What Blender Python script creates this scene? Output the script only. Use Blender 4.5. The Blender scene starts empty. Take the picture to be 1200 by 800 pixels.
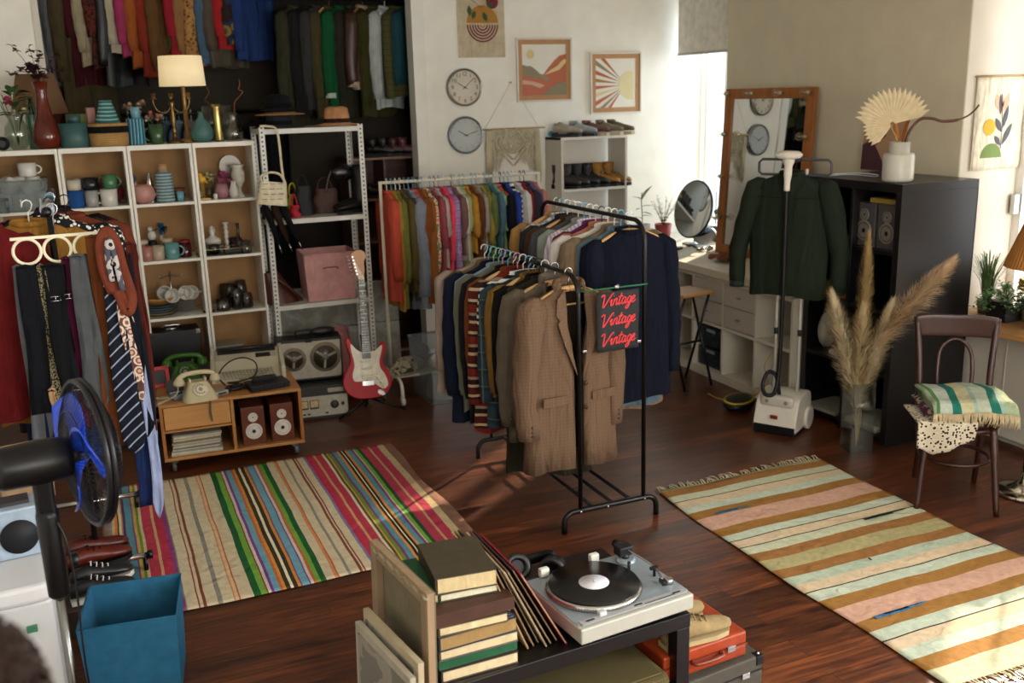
import bpy, math, random
from math import sin, cos, pi, radians as R_, sqrt, atan2
from mathutils import Matrix, Vector
random.seed(7)
SC = bpy.context.scene
COL = SC.collection
# ------------------------------------------------------------------ camera
RX = (0.9183, 0.1210, -0.3770); RY = (-0.3950, 0.2140, -0.8934); RZ = (-0.0274, 0.9693, 0.2443)
def _norm():
    F = 1150.0; hy = 290.0; roll = 0.028; v2 = -510.0
    d = F*F/hy
    up = -Vector((sin(roll)*d, -cos(roll)*d, -F)).normalized()
    v = Vector((v2, -(up[0]*v2 + up[2]*(-F))/up[1], -F)).normalized()
    return v.cross(up), v, up
AX, AY, AZ = _norm()
CAM = Vector((0, 0, 2.1)); FPX = 1150.0
cam = bpy.data.cameras.new('camera'); camo = bpy.data.objects.new('camera', cam); COL.objects.link(camo)
cam.sensor_width = 36; cam.lens = FPX/1200*36; cam.clip_start = 0.05; cam.clip_end = 200
camo.matrix_world = Matrix(((AX[0], AX[1], AX[2], 0), (AY[0], AY[1], AY[2], 0), (AZ[0], AZ[1], AZ[2], 2.1), (0, 0, 0, 1)))
SC.camera = camo
cam.dof.use_dof = True; cam.dof.focus_distance = 3.9; cam.dof.aperture_fstop = 3.2
def ray(px, py):
    c = Vector((px-600, 400-py, -FPX)); return Vector((AX.dot(c), AY.dot(c), AZ.dot(c)))
def at_z(px, py, z=0.0):
    r = ray(px, py); return CAM + r*((z-2.1)/r.z)
def at_y(px, py, y):
    r = ray(px, py); return CAM + r*(y/r.y)
def at_x(px, py, x):
    r = ray(px, py); return CAM + r*(x/r.x)
# ------------------------------------------------------------------ light and exposure
SC.view_settings.view_transform = 'Standard'; SC.view_settings.look = 'None'
SC.view_settings.gamma = 1; SC.view_settings.exposure = 0.12; SC.view_settings.use_curve_mapping = False
SC.cycles.use_denoising = True
SC.cycles.max_bounces = 8; SC.cycles.diffuse_bounces = 4; SC.cycles.glossy_bounces = 4
SC.cycles.transparent_max_bounces = 16; SC.cycles.transmission_bounces = 6
SC.cycles.sample_clamp_indirect = 6; SC.cycles.caustics_reflective = False; SC.cycles.caustics_refractive = False
W = bpy.data.worlds.new('world'); SC.world = W; W.use_nodes = True
W.node_tree.nodes['Background'].inputs[0].default_value = (0.92, 0.96, 1.0, 1)
W.node_tree.nodes['Background'].inputs[1].default_value = 1.5
def area(name, loc, target, sx, sy, power, col=(1, 1, 1)):
    l = bpy.data.lights.new(name, 'AREA'); l.shape = 'RECTANGLE'; l.size = sx; l.size_y = sy; l.energy = power; l.color = col
    o = bpy.data.objects.new(name, l); COL.objects.link(o); o.location = loc
    d = Vector(target)-Vector(loc); o.rotation_euler = d.to_track_quat('-Z', 'Y').to_euler(); return o
sun = bpy.data.lights.new('sun', 'SUN'); sun.energy = 8.0; sun.angle = R_(1.2); sun.color = (1.0, 0.80, 0.58)
so = bpy.data.objects.new('sun', sun); COL.objects.link(so)
so.rotation_euler = Vector((-0.80, -0.60, -0.50)).to_track_quat('-Z', 'Y').to_euler()
area('daylight_alcove_window', (5.75, 7.2, 1.9), (4.8, 7.1, 1.7), 1.0, 2.0, 36, (0.60, 0.79, 1.0))
area('daylight_sill_window', (5.95, 3.2, 1.9), (4.0, 3.3, 1.2), 2.2, 2.0, 20, (1.0, 0.93, 0.82))
area('daylight_near_window', (5.95, .1, 1.9), (3.5, 1.2, .9), 2.2, 1.9, 430, (0.97, 0.97, 1.0))
area('added_rear_fill', (1.6, -1.75, 2.0), (1.6, 3.0, 1.4), 3.0, 1.7, 125, (1.0, 0.96, 0.88))  # added fill light from behind the camera
# ------------------------------------------------------------------ materials
def new_mat(name):
    m = bpy.data.materials.new(name); m.use_nodes = True; return m, m.node_tree.nodes, m.node_tree.links, m.node_tree.nodes['Principled BSDF']
_mc = {}
def lin(c):
    if isinstance(c, str):
        c = c.lstrip('#'); c = [int(c[i:i+2], 16)/255 for i in (0, 2, 4)]
        c = [x/12.92 if x <= .04045 else ((x+.055)/1.055)**2.4 for x in c]
    return (c[0], c[1], c[2], 1)
def mix(c, k):
    c = lin(c); return (c[0]*k, c[1]*k, c[2]*k, 1)
def mat(c, rough=.5, metal=0, var=.12, scale=30, bump=.0, bscale=200, kind='', spec=.5, sheen=0, folds=0):
    key = (str(c), rough, metal, var, scale, bump, bscale, kind, spec, sheen, folds)
    if key in _mc: return _mc[key]
    m, N, L, B = new_mat('mat_%d' % len(_mc)); _mc[key] = m
    B.inputs['Roughness'].default_value = rough; B.inputs['Metallic'].default_value = metal
    B.inputs['Specular IOR Level'].default_value = spec
    if sheen: B.inputs['Sheen Weight'].default_value = sheen
    tc = N.new('ShaderNodeTexCoord')
    no = N.new('ShaderNodeTexNoise'); no.inputs['Scale'].default_value = scale; no.inputs['Detail'].default_value = 4
    L.new(tc.outputs['Object'], no.inputs['Vector'])
    rp = N.new('ShaderNodeValToRGB'); rp.color_ramp.elements[0].position = .3; rp.color_ramp.elements[1].position = .7
    rp.color_ramp.elements[0].color = mix(c, 1-var); rp.color_ramp.elements[1].color = mix(c, 1+var)
    L.new(no.outputs['Fac'], rp.inputs['Fac']); L.new(rp.outputs['Color'], B.inputs['Base Color'])
    if bump:
        n2 = N.new('ShaderNodeTexNoise'); n2.inputs['Scale'].default_value = bscale; n2.inputs['Detail'].default_value = 2
        L.new(tc.outputs['Object'], n2.inputs['Vector'])
        bp = N.new('ShaderNodeBump'); bp.inputs['Strength'].default_value = bump; bp.inputs['Distance'].default_value = .002
        L.new(n2.outputs['Fac'], bp.inputs['Height']); L.new(bp.outputs['Normal'], B.inputs['Normal'])
        if folds: add_folds(N, L, bp, tc, folds)
    return m
def add_folds(N, L, bp, tc, k):
    mp = N.new('ShaderNodeMapping'); mp.inputs['Scale'].default_value = (13, 13, 3.2); L.new(tc.outputs['Object'], mp.inputs[0])
    n3 = N.new('ShaderNodeTexNoise'); n3.inputs['Scale'].default_value = 1; n3.inputs['Detail'].default_value = 2.5; n3.inputs['Distortion'].default_value = .5; L.new(mp.outputs[0], n3.inputs['Vector'])
    b2 = N.new('ShaderNodeBump'); b2.inputs['Strength'].default_value = .8; b2.inputs['Distance'].default_value = .045*k; L.new(n3.outputs['Fac'], b2.inputs['Height']); L.new(b2.outputs['Normal'], bp.inputs['Normal'])
def cloth(c, **k): return mat(c, rough=.88, var=.13, scale=14, bump=.5, bscale=450, spec=.15, folds=1, **k)
def plastic(c, r=.35): return mat(c, rough=r, var=.03, scale=5, spec=.3)
def paint(c, r=.5): return mat(c, rough=r, var=.04, scale=6, bump=.08, bscale=120)
def ceramic(c, r=.22):
    q = lin(c)[:3]; g = sum(q)/3; sat = max(q)-min(q); k = .92 if sat < .12 else .82
    return mat(tuple(round((x*.86+g*.14)*k, 5) for x in q), rough=r, var=.06, scale=12)
def chrome(c='c8c8c8', r=.2): return mat(c, rough=r, metal=1, var=.05, scale=8)
def leather(c, r=.4): return mat(c, rough=r, var=.18, scale=25, bump=.35, bscale=260)
def wood(c, r=.4, axis='X', var=.3, sc=1.0):
    key = ('wood', str(c), r, axis, var, sc)
    if key in _mc: return _mc[key]
    m, N, L, B = new_mat('wood_%d' % len(_mc)); _mc[key] = m
    tc = N.new('ShaderNodeTexCoord'); mp = N.new('ShaderNodeMapping'); L.new(tc.outputs['Object'], mp.inputs[0])
    s = [22*sc]*3; s['XYZ'.index(axis)] = 1.6*sc; mp.inputs['Scale'].default_value = s
    no = N.new('ShaderNodeTexNoise'); no.inputs['Scale'].default_value = 1.5; no.inputs['Detail'].default_value = 6; no.inputs['Distortion'].default_value = .6
    L.new(mp.outputs[0], no.inputs['Vector']); rp = N.new('ShaderNodeValToRGB')
    rp.color_ramp.elements[0].position = .32; rp.color_ramp.elements[1].position = .68
    rp.color_ramp.elements[0].color = mix(c, 1-var); rp.color_ramp.elements[1].color = mix(c, 1+var*.6)
    L.new(no.outputs['Fac'], rp.inputs['Fac']); L.new(rp.outputs['Color'], B.inputs['Base Color']); B.inputs['Roughness'].default_value = r
    return m
def glassy(c='ffffff', f=.12, tint=.9, milk=0):
    f = f*.45; tint = min(1, tint**.5); key = ('glass', c, f, tint, milk)
    if key in _mc: return _mc[key]
    m, N, L, B = new_mat('glass_%d' % len(_mc)); _mc[key] = m
    N.remove(B); out = N['Material Output']; t = N.new('ShaderNodeBsdfTransparent'); g = N.new('ShaderNodeBsdfGlossy')
    cc = lin(c); t.inputs[0].default_value = (cc[0]**.35*tint, cc[1]**.35*tint, cc[2]**.35*tint, 1); g.inputs['Roughness'].default_value = .05
    fr = N.new('ShaderNodeLayerWeight'); fr.inputs[0].default_value = .5; pw = N.new('ShaderNodeMath'); pw.operation = 'POWER'; pw.inputs[1].default_value = 3.5; L.new(fr.outputs['Facing'], pw.inputs[0])
    ad = N.new('ShaderNodeMath'); ad.operation = 'MULTIPLY_ADD'; ad.use_clamp = True; ad.inputs[1].default_value = .4
    ad.inputs[2].default_value = f; L.new(pw.outputs[0], ad.inputs[0])
    x = N.new('ShaderNodeMixShader'); L.new(ad.outputs[0], x.inputs[0]); L.new(t.outputs[0], x.inputs[1]); L.new(g.outputs[0], x.inputs[2]); L.new(x.outputs[0], out.inputs[0])
    if milk:
        df = N.new('ShaderNodeBsdfDiffuse'); df.inputs[0].default_value = cc; tr = N.new('ShaderNodeBsdfTranslucent'); tr.inputs[0].default_value = cc
        dm = N.new('ShaderNodeMixShader'); L.new(df.outputs[0], dm.inputs[1]); L.new(tr.outputs[0], dm.inputs[2]); y = N.new('ShaderNodeMixShader'); y.inputs[0].default_value = milk
        L.new(x.outputs[0], y.inputs[1]); L.new(dm.outputs[0], y.inputs[2]); L.new(y.outputs[0], out.inputs[0])
    return m
def stripes(cols, axis='X', period=1.0, rough=.9, wob=.0, space='Object', noise=.1, off=0.0):
    """cols: list of (width, colour) repeated over the period"""
    key = ('str', str(cols), axis, period, rough, wob, off)
    if key in _mc: return _mc[key]
    m, N, L, B = new_mat('stripe_%d' % len(_mc)); _mc[key] = m
    tc = N.new('ShaderNodeTexCoord'); sp = N.new('ShaderNodeSeparateXYZ'); L.new(tc.outputs[space], sp.inputs[0])
    val = sp.outputs['XYZ'.index(axis)]
    if wob:
        n3 = N.new('ShaderNodeTexNoise'); n3.inputs['Scale'].default_value = 2.5; L.new(tc.outputs[space], n3.inputs['Vector'])
        ma = N.new('ShaderNodeMath'); ma.operation = 'MULTIPLY_ADD'; ma.inputs[1].default_value = wob; L.new(n3.outputs['Fac'], ma.inputs[0]); L.new(val, ma.inputs[2]); val = ma.outputs[0]
    dv = N.new('ShaderNodeMath'); dv.operation = 'DIVIDE'; dv.inputs[1].default_value = period; L.new(val, dv.inputs[0])
    if off:
        oa = N.new('ShaderNodeMath'); oa.inputs[1].default_value = off; L.new(dv.outputs[0], oa.inputs[0]); dv = oa
    fr = N.new('ShaderNodeMath'); fr.operation = 'FRACT'; L.new(dv.outputs[0], fr.inputs[0])
    tot = sum(w for w, c in cols); res = None; pos = 0
    chunks = [cols[i:i+28] for i in range(0, len(cols), 28)]
    for ci, ch in enumerate(chunks):
        rp = N.new('ShaderNodeValToRGB'); rp.color_ramp.interpolation = 'CONSTANT'; L.new(fr.outputs[0], rp.inputs[0]); start = pos
        for i, (w, c) in enumerate(ch):
            e = rp.color_ramp.elements[0] if i == 0 else rp.color_ramp.elements[1] if i == 1 else rp.color_ramp.elements.new(min(.9999, pos/tot))
            e.position = 0 if i == 0 else min(.9999, pos/tot); e.color = lin(c); pos += w
        if res is None: res = rp.outputs[0]
        else:
            gt = N.new('ShaderNodeMath'); gt.operation = 'GREATER_THAN'; gt.inputs[1].default_value = start/tot; L.new(fr.outputs[0], gt.inputs[0])
            mx = N.new('ShaderNodeMix'); mx.data_type = 'RGBA'; L.new(gt.outputs[0], mx.inputs[0]); L.new(res, mx.inputs[6]); L.new(rp.outputs[0], mx.inputs[7]); res = mx.outputs[2]
    no = N.new('ShaderNodeTexNoise'); no.inputs['Scale'].default_value = 40; no.inputs['Detail'].default_value = 5; L.new(tc.outputs[space], no.inputs['Vector'])
    mr = N.new('ShaderNodeMapRange'); mr.inputs[1].default_value = .3; mr.inputs[2].default_value = .7; mr.inputs[3].default_value = 1-noise; mr.inputs[4].default_value = 1+noise; L.new(no.outputs['Fac'], mr.inputs[0])
    mu = N.new('ShaderNodeVectorMath'); mu.operation = 'SCALE'; L.new(res, mu.inputs[0]); L.new(mr.outputs[0], mu.inputs['Scale'])
    L.new(mu.outputs[0], B.inputs['Base Color']); B.inputs['Roughness'].default_value = rough; B.inputs['Specular IOR Level'].default_value = .2
    bp = N.new('ShaderNodeBump'); bp.inputs['Strength'].default_value = .4; bp.inputs['Distance'].default_value = .003
    n2 = N.new('ShaderNodeTexNoise'); n2.inputs['Scale'].default_value = 250; L.new(tc.outputs[space], n2.inputs['Vector']); L.new(n2.outputs['Fac'], bp.inputs['Height']); L.new(bp.outputs[0], B.inputs['Normal']); add_folds(N, L, bp, tc, .35)
    return m
def plaid(base, c1, c2, s=9, rough=.9):
    key = ('plaid', base, c1, c2, s)
    if key in _mc: return _mc[key]
    m, N, L, B = new_mat('plaid_%d' % len(_mc)); _mc[key] = m
    tc = N.new('ShaderNodeTexCoord'); res = None
    rgb = N.new('ShaderNodeRGB'); rgb.outputs[0].default_value = lin(base); res = rgb.outputs[0]
    sp = N.new('ShaderNodeSeparateXYZ'); L.new(tc.outputs['Object'], sp.inputs[0])
    for ax, c, f, th in ((0, c1, s, .7), (2, c1, s, .7), (0, c2, s*1.0, .93), (2, c2, s*1.0, .93)):
        ml = N.new('ShaderNodeMath'); ml.operation = 'MULTIPLY'; ml.inputs[1].default_value = f; L.new(sp.outputs[ax], ml.inputs[0])
        fr = N.new('ShaderNodeMath'); fr.operation = 'FRACT'; L.new(ml.outputs[0], fr.inputs[0])
        gt = N.new('ShaderNodeMath'); gt.operation = 'GREATER_THAN'; gt.inputs[1].default_value = th; L.new(fr.outputs[0], gt.inputs[0])
        h = N.new('ShaderNodeMath'); h.operation = 'MULTIPLY'; h.inputs[1].default_value = .6; L.new(gt.outputs[0], h.inputs[0])
        mx = N.new('ShaderNodeMix'); mx.data_type = 'RGBA'; L.new(h.outputs[0], mx.inputs[0]); L.new(res, mx.inputs[6]); mx.inputs[7].default_value = lin(c); res = mx.outputs[2]
    L.new(res, B.inputs['Base Color']); B.inputs['Roughness'].default_value = rough; B.inputs['Specular IOR Level'].default_value = .2
    bp = N.new('ShaderNodeBump'); bp.inputs['Strength'].default_value = 0; L.new(bp.outputs[0], B.inputs['Normal'])
    if s < 80: add_folds(N, L, bp, tc, 1)
    return m
def blotch(cols, scale=12, rough=.85, kind='voronoi'):
    key = ('blotch', str(cols), scale, kind)
    if key in _mc: return _mc[key]
    m, N, L, B = new_mat('print_%d' % len(_mc)); _mc[key] = m
    tc = N.new('ShaderNodeTexCoord')
    if kind == 'voronoi': t = N.new('ShaderNodeTexVoronoi'); o = t.outputs['Distance']
    else: t = N.new('ShaderNodeTexNoise'); t.inputs['Detail'].default_value = 3; o = t.outputs['Fac']
    t.inputs['Scale'].default_value = scale; L.new(tc.outputs['Object'], t.inputs['Vector'])
    rp = N.new('ShaderNodeValToRGB'); rp.color_ramp.interpolation = 'CONSTANT'; n = len(cols)
    for i, c in enumerate(cols):
        p = 0 if i == 0 else ((.38+.28*i/n) if kind != 'voronoi' else .75*i/n)
        e = rp.color_ramp.elements[i] if i < 2 else rp.color_ramp.elements.new(p); e.position = p; e.color = lin(c)
    L.new(o, rp.inputs[0]); L.new(rp.outputs[0], B.inputs['Base Color']); B.inputs['Roughness'].default_value = rough; B.inputs['Specular IOR Level'].default_value = .25
    return m
# ------------------------------------------------------------------ mesh builder
class MB:
    def __init__(s): s.v = []; s.f = []; s.sm = []
    def add(s, vs, fs, smooth=True, mx=None):
        o = len(s.v)
        if mx is not None: vs = [tuple(mx @ Vector(p)) for p in vs]
        s.v += [tuple(p) for p in vs]; s.f += [tuple(o+i for i in f) for f in fs]; s.sm += [smooth]*len(fs); return s
    def box(s, c, d, rz=0, mx=None, taper=1.0):
        x, y, z = d[0]/2, d[1]/2, d[2]/2; t = taper
        vs = [(-x, -y, -z), (x, -y, -z), (x, y, -z), (-x, y, -z), (-x*t, -y*t, z), (x*t, -y*t, z), (x*t, y*t, z), (-x*t, y*t, z)]
        m = Matrix.Translation(c) @ Matrix.Rotation(rz, 4, 'Z')
        if mx is not None: m = mx @ m
        return s.add(vs, [(0, 3, 2, 1), (4, 5, 6, 7), (0, 1, 5, 4), (1, 2, 6, 5), (2, 3, 7, 6), (3, 0, 4, 7)], False, m)
    def box2(s, a, b, mx=None): return s.box([(a[i]+b[i])/2 for i in range(3)], [abs(b[i]-a[i]) for i in range(3)], mx=mx)
    def lathe(s, prof, c=(0, 0, 0), n=24, mx=None, smooth=True, sx=1, sy=1):
        vs = []; fs = []
        for r, z in prof:
            for k in range(n): a = 2*pi*k/n; vs.append((r*cos(a)*sx, r*sin(a)*sy, z))
        for j in range(len(prof)-1):
            for k in range(n): fs.append((j*n+k, j*n+(k+1) % n, (j+1)*n+(k+1) % n, (j+1)*n+k))
        disc = len(prof) == 2 and prof[1][0] < 1e-5 and abs(prof[0][1]-prof[1][1]) < .001
        nf = len(fs)
        if prof[0][0] > 1e-5 and not disc: fs.append(tuple(range(n-1, -1, -1)))
        if prof[-1][0] > 1e-5: fs.append(tuple((len(prof)-1)*n+k for k in range(n)))
        m = Matrix.Translation(c)
        if mx is not None: m = mx @ m
        s.add(vs, fs, smooth and not disc, m)
        for i in range(len(fs)-nf): s.sm[-1-i] = False
        return s
    def shell(s, prof, t=.003, c=(0, 0, 0), n=24, mx=None, sx=1, sy=1):
        p = list(prof)+[(max(r-t, .0005), z+(t if i == 0 else 0)) for i, (r, z) in reversed(list(enumerate(prof)))]
        vs = []; fs = []
        for r, z in p:
            for k in range(n): a = 2*pi*k/n; vs.append((r*cos(a)*sx, r*sin(a)*sy, z))
        for j in range(len(p)-1):
            for k in range(n): fs.append((j*n+k, j*n+(k+1) % n, (j+1)*n+(k+1) % n, (j+1)*n+k))
        fs.append(tuple(range(n-1, -1, -1))); fs.append(tuple((len(p)-1)*n+k for k in range(n)))
        m = Matrix.Translation(c)
        if mx is not None: m = mx @ m
        return s.add(vs, fs, True, m)
    def cyl(s, a, b, r, r2=None, n=12, mx=None): return s.tube([a, b], [r, r if r2 is None else r2], n, mx=mx)
    def tube(s, pts, r, n=8, closed=False, mx=None, flat=1.0, up=None, cap=True):
        pts = [Vector(p) for p in pts]; k = len(pts)
        rs = list(r) if isinstance(r, (list, tuple)) else [r]*k
        vs = []; fs = []; prev = None
        for i, p in enumerate(pts):
            a = pts[(i-1) % k] if (closed or i > 0) else pts[i]; b = pts[(i+1) % k] if (closed or i < k-1) else pts[i]
            t = (b-a); t = t.normalized() if t.length > 1e-9 else Vector((0, 0, 1))
            if up is not None: u = Vector(up); u = (u-t*u.dot(t))
            elif prev is None:
                u = Vector((0, 0, 1)) if abs(t.z) < .9 else Vector((1, 0, 0)); u = u-t*u.dot(t)
            else: u = prev-t*prev.dot(t)
            u = u.normalized() if u.length > 1e-6 else t.orthogonal().normalized(); prev = u; w = t.cross(u)
            for j in range(n): an = 2*pi*(j+.5)/n; vs.append(p+u*cos(an)*rs[i]*flat+w*sin(an)*rs[i])
        for i in range(k if closed else k-1):
            for j in range(n): fs.append((i*n+j, i*n+(j+1) % n, ((i+1) % k)*n+(j+1) % n, ((i+1) % k)*n+j))
        if not closed and cap: fs.append(tuple(range(n-1, -1, -1))); fs.append(tuple((k-1)*n+j for j in range(n)))
        return s.add(vs, fs, n > 4, mx)
    def prism(s, poly, z0, z1, mx=None, smooth=False):
        n = len(poly); vs = [(x, y, z0) for x, y in poly]+[(x, y, z1) for x, y in poly]
        fs = [tuple(range(n-1, -1, -1)), tuple(range(n, 2*n))]+[(i, (i+1) % n, n+(i+1) % n, n+i) for i in range(n)]
        return s.add(vs, fs, smooth, mx)
    def grid(s, fn, nu, nv, mx=None, closed_u=False, smooth=True):
        vs = [fn(i/(nu if closed_u else nu-1), j/(nv-1)) for j in range(nv) for i in range(nu)]; fs = []
        for j in range(nv-1):
            for i in range(nu if closed_u else nu-1): fs.append((j*nu+i, j*nu+(i+1) % nu, (j+1)*nu+(i+1) % nu, (j+1)*nu+i))
        return s.add(vs, fs, smooth, mx)
    def ball(s, c, r, n=14, m=8, mx=None, sq=(1, 1, 1)):
        pr = [(max(sin(pi*j/m), 1e-6)*r, -cos(pi*j/m)*r) for j in range(m+1)]
        M = Matrix.Translation(c) @ Matrix.Diagonal((sq[0], sq[1], sq[2], 1))
        if mx is not None: M = mx @ M
        return s.lathe(pr, (0, 0, 0), n, M)
    def build(s, name, m, parent=None, bevel=0, solid=0, sub=0, loc=None, rz=0):
        me = bpy.data.meshes.new(name); me.from_pydata(s.v, [], s.f)
        me.polygons.foreach_set('use_smooth', s.sm); me.materials.append(m); me.update()
        o = bpy.data.objects.new(name, me); COL.objects.link(o)
        if parent is not None: o.parent = parent
        if loc is not None: o.location = loc; o.rotation_euler = (0, 0, rz)
        if solid: d = o.modifiers.new('solid', 'SOLIDIFY'); d.thickness = solid; d.offset = 0
        if bevel: d = o.modifiers.new('bevel', 'BEVEL'); d.width = bevel; d.segments = 2; d.limit_method = 'ANGLE'; d.angle_limit = R_(40)
        if sub: d = o.modifiers.new('sub', 'SUBSURF'); d.levels = sub; d.render_levels = sub
        return o
def T(x=0, y=0, z=0): return Matrix.Translation((x, y, z))
def RZm(a): return Matrix.Rotation(a, 4, 'Z')
def RXm(a): return Matrix.Rotation(a, 4, 'X')
def RYm(a): return Matrix.Rotation(a, 4, 'Y')
def tag(o, label, cat, group=None, kind=None):
    o['label'] = label; o['category'] = cat
    if group: o['group'] = group
    if kind: o['kind'] = kind
    return o
def thing(name, label, cat, loc=(0, 0, 0), rz=0, group=None, rot=None):
    o = bpy.data.objects.new(name, None); COL.objects.link(o); o.empty_display_size = .05
    o.location = loc; o.rotation_euler = rot if rot else (0, 0, rz)
    return tag(o, label, cat, group)
def struct(name, mb, m, bevel=0):
    o = mb.build(name, m, bevel=bevel); o['kind'] = 'structure'; return o
def copy_tree(o, loc=None, rz=None, label=None, group=None, parent=None):
    c = o.copy(); COL.objects.link(c); c.parent = parent
    if loc is not None: c.location = loc
    if rz is not None: c.rotation_euler = (0, 0, rz)
    if label: c['label'] = label
    if group: c['group'] = group
    for ch in list(o.children): copy_tree(ch, parent=c)
    return c
def recolor(root, name, m):
    for ch in root.children:
        if ch.name.split('.')[0] == name: ch.data = ch.data.copy(); ch.data.materials[0] = m
def smoothpts(p, n=6, closed=False):
    P = [Vector(q) for q in p]; k = len(P); out = []
    rng = range(k) if closed else range(k-1)
    for i in rng:
        a = P[(i-1) % k] if (closed or i > 0) else P[i]; b = P[i]; c = P[(i+1) % k]; d = P[(i+2) % k] if (closed or i < k-2) else c
        for j in range(n):
            t = j/n; out.append(.5*((2*b)+(c-a)*t+(2*a-5*b+4*c-d)*t*t+(3*b-a-3*c+d)*t**3))
    if not closed: out.append(P[-1])
    return out
def arc(c, r, a0, a1, n=10, plane='XZ'):
    out = []
    for i in range(n+1):
        a = a0+(a1-a0)*i/n; u, w = r*cos(a), r*sin(a)
        out.append((c[0]+u, c[1], c[2]+w) if plane == 'XZ' else (c[0], c[1]+u, c[2]+w) if plane == 'YZ' else (c[0]+u, c[1]+w, c[2]))
    return out
M_white = paint('e9e6dc', .45); M_black = plastic('0c0c0d', .4); M_bmetal = mat('0b0b0c', .35, .3, .1); M_chrome = chrome()
# ------------------------------------------------------------------ the room
def floor_mat():
    m, N, L, B = new_mat('floor_planks'); tc = N.new('ShaderNodeTexCoord')
    mp = N.new('ShaderNodeMapping'); L.new(tc.outputs['Object'], mp.inputs[0])
    br = N.new('ShaderNodeTexBrick'); L.new(mp.outputs[0], br.inputs[0]); br.offset = .37; br.squash = 1; br.inputs['Scale'].default_value = 1
    br.inputs['Brick Width'].default_value = 1.15; br.inputs['Row Height'].default_value = .125; br.inputs['Mortar Size'].default_value = .0014
    br.inputs['Color1'].default_value = (0, 0, 0, 1); br.inputs['Color2'].default_value = (1, 1, 1, 1); br.inputs['Mortar'].default_value = (.3, .3, .3, 1); br.inputs['Bias'].default_value = 0
    m2 = N.new('ShaderNodeMapping'); m2.inputs['Scale'].default_value = (2.2, 26, 26); L.new(tc.outputs['Object'], m2.inputs[0])
    ad = N.new('ShaderNodeVectorMath'); L.new(m2.outputs[0], ad.inputs[0]); L.new(br.outputs['Color'], ad.inputs[1])
    no = N.new('ShaderNodeTexNoise'); no.inputs['Scale'].default_value = 1.2; no.inputs['Detail'].default_value = 7; no.inputs['Distortion'].default_value = 1.2; L.new(ad.outputs[0], no.inputs['Vector'])
    rp = N.new('ShaderNodeValToRGB'); L.new(no.outputs['Fac'], rp.inputs[0]); e = rp.color_ramp.elements
    e[0].position = .3; e[0].color = lin('2e160c'); e[1].position = .72; e[1].color = lin('74401f'); k = e.new(.5); k.color = lin('522a18')
    r2 = N.new('ShaderNodeMapRange'); r2.inputs[3].default_value = .62; r2.inputs[4].default_value = 1.35; L.new(br.outputs['Color'], r2.inputs[0])
    mu = N.new('ShaderNodeVectorMath'); mu.operation = 'SCALE'; L.new(rp.outputs[0], mu.inputs[0]); L.new(r2.outputs[0], mu.inputs['Scale'])
    mx = N.new('ShaderNodeMix'); mx.data_type = 'RGBA'; L.new(br.outputs['Fac'], mx.inputs[0]); L.new(mu.outputs[0], mx.inputs[6]); mx.inputs[7].default_value = lin('1a0d08')
    L.new(mx.outputs[2], B.inputs['Base Color'])
    rr = N.new('ShaderNodeMapRange'); rr.inputs[3].default_value = .25; rr.inputs[4].default_value = .42; L.new(no.outputs['Fac'], rr.inputs[0]); L.new(rr.outputs[0], B.inputs['Roughness'])
    bp = N.new('ShaderNodeBump'); bp.inputs['Strength'].default_value = .12; bp.inputs['Distance'].default_value = .002; L.new(no.outputs['Fac'], bp.inputs['Height']); L.new(bp.outputs[0], B.inputs['Normal'])
    return m
FX0, FX1, FY0, FY1, CZ = -1.3, 5.45, -1.6, 8.6, 3.15
struct('floor', MB().box2((FX0-.1, FY0-.1, -.1), (FX1, FY1+.1, 0)), floor_mat())
struct('ceiling', MB().box2((FX0-.1, FY0-.1, CZ), (FX1+.3, FY1+.1, CZ+.1)), paint('eeeade', .8))
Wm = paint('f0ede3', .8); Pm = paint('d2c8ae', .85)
YW = 7.65
w = MB(); w.box2((FX0, YW, 0), (-.17, YW+.12, CZ)); w.box2((-.17, YW, 2.98), (2.54, YW+.12, CZ)); w.box2((2.54, YW, 0), (5.15, YW+.12, CZ)); struct('wall_back', w, Wm)
w = MB(); w.box2((2.46, YW-.02, 0), (2.56, YW, 2.98)); w.box2((2.46, YW, 0), (2.54, YW+.13, 2.98)); struct('trim_1', w, paint('e9e7dd', .5))
w = MB(); w.box2((-.2, YW-.012, 0), (-.16, YW, 2.98)); struct('trim_2', w, paint('cfcabb', .5))
struct('baseboard_back', MB().box2((2.56, YW-.015, 0), (4.7, YW, .09)), paint('e5e2d8', .5))
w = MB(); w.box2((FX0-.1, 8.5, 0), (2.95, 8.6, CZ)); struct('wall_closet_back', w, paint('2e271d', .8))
w = MB(); w.box2((2.82, YW+.12, 0), (2.86, 8.5, CZ)); struct('wall_closet_right', w, wood('5a2c17', .5, 'Z'))
w = MB(); w.box2((-.50, YW+.12, 0), (-.46, 8.5, CZ)); struct('wall_closet_left', w, paint('7c735a', .8))
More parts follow.
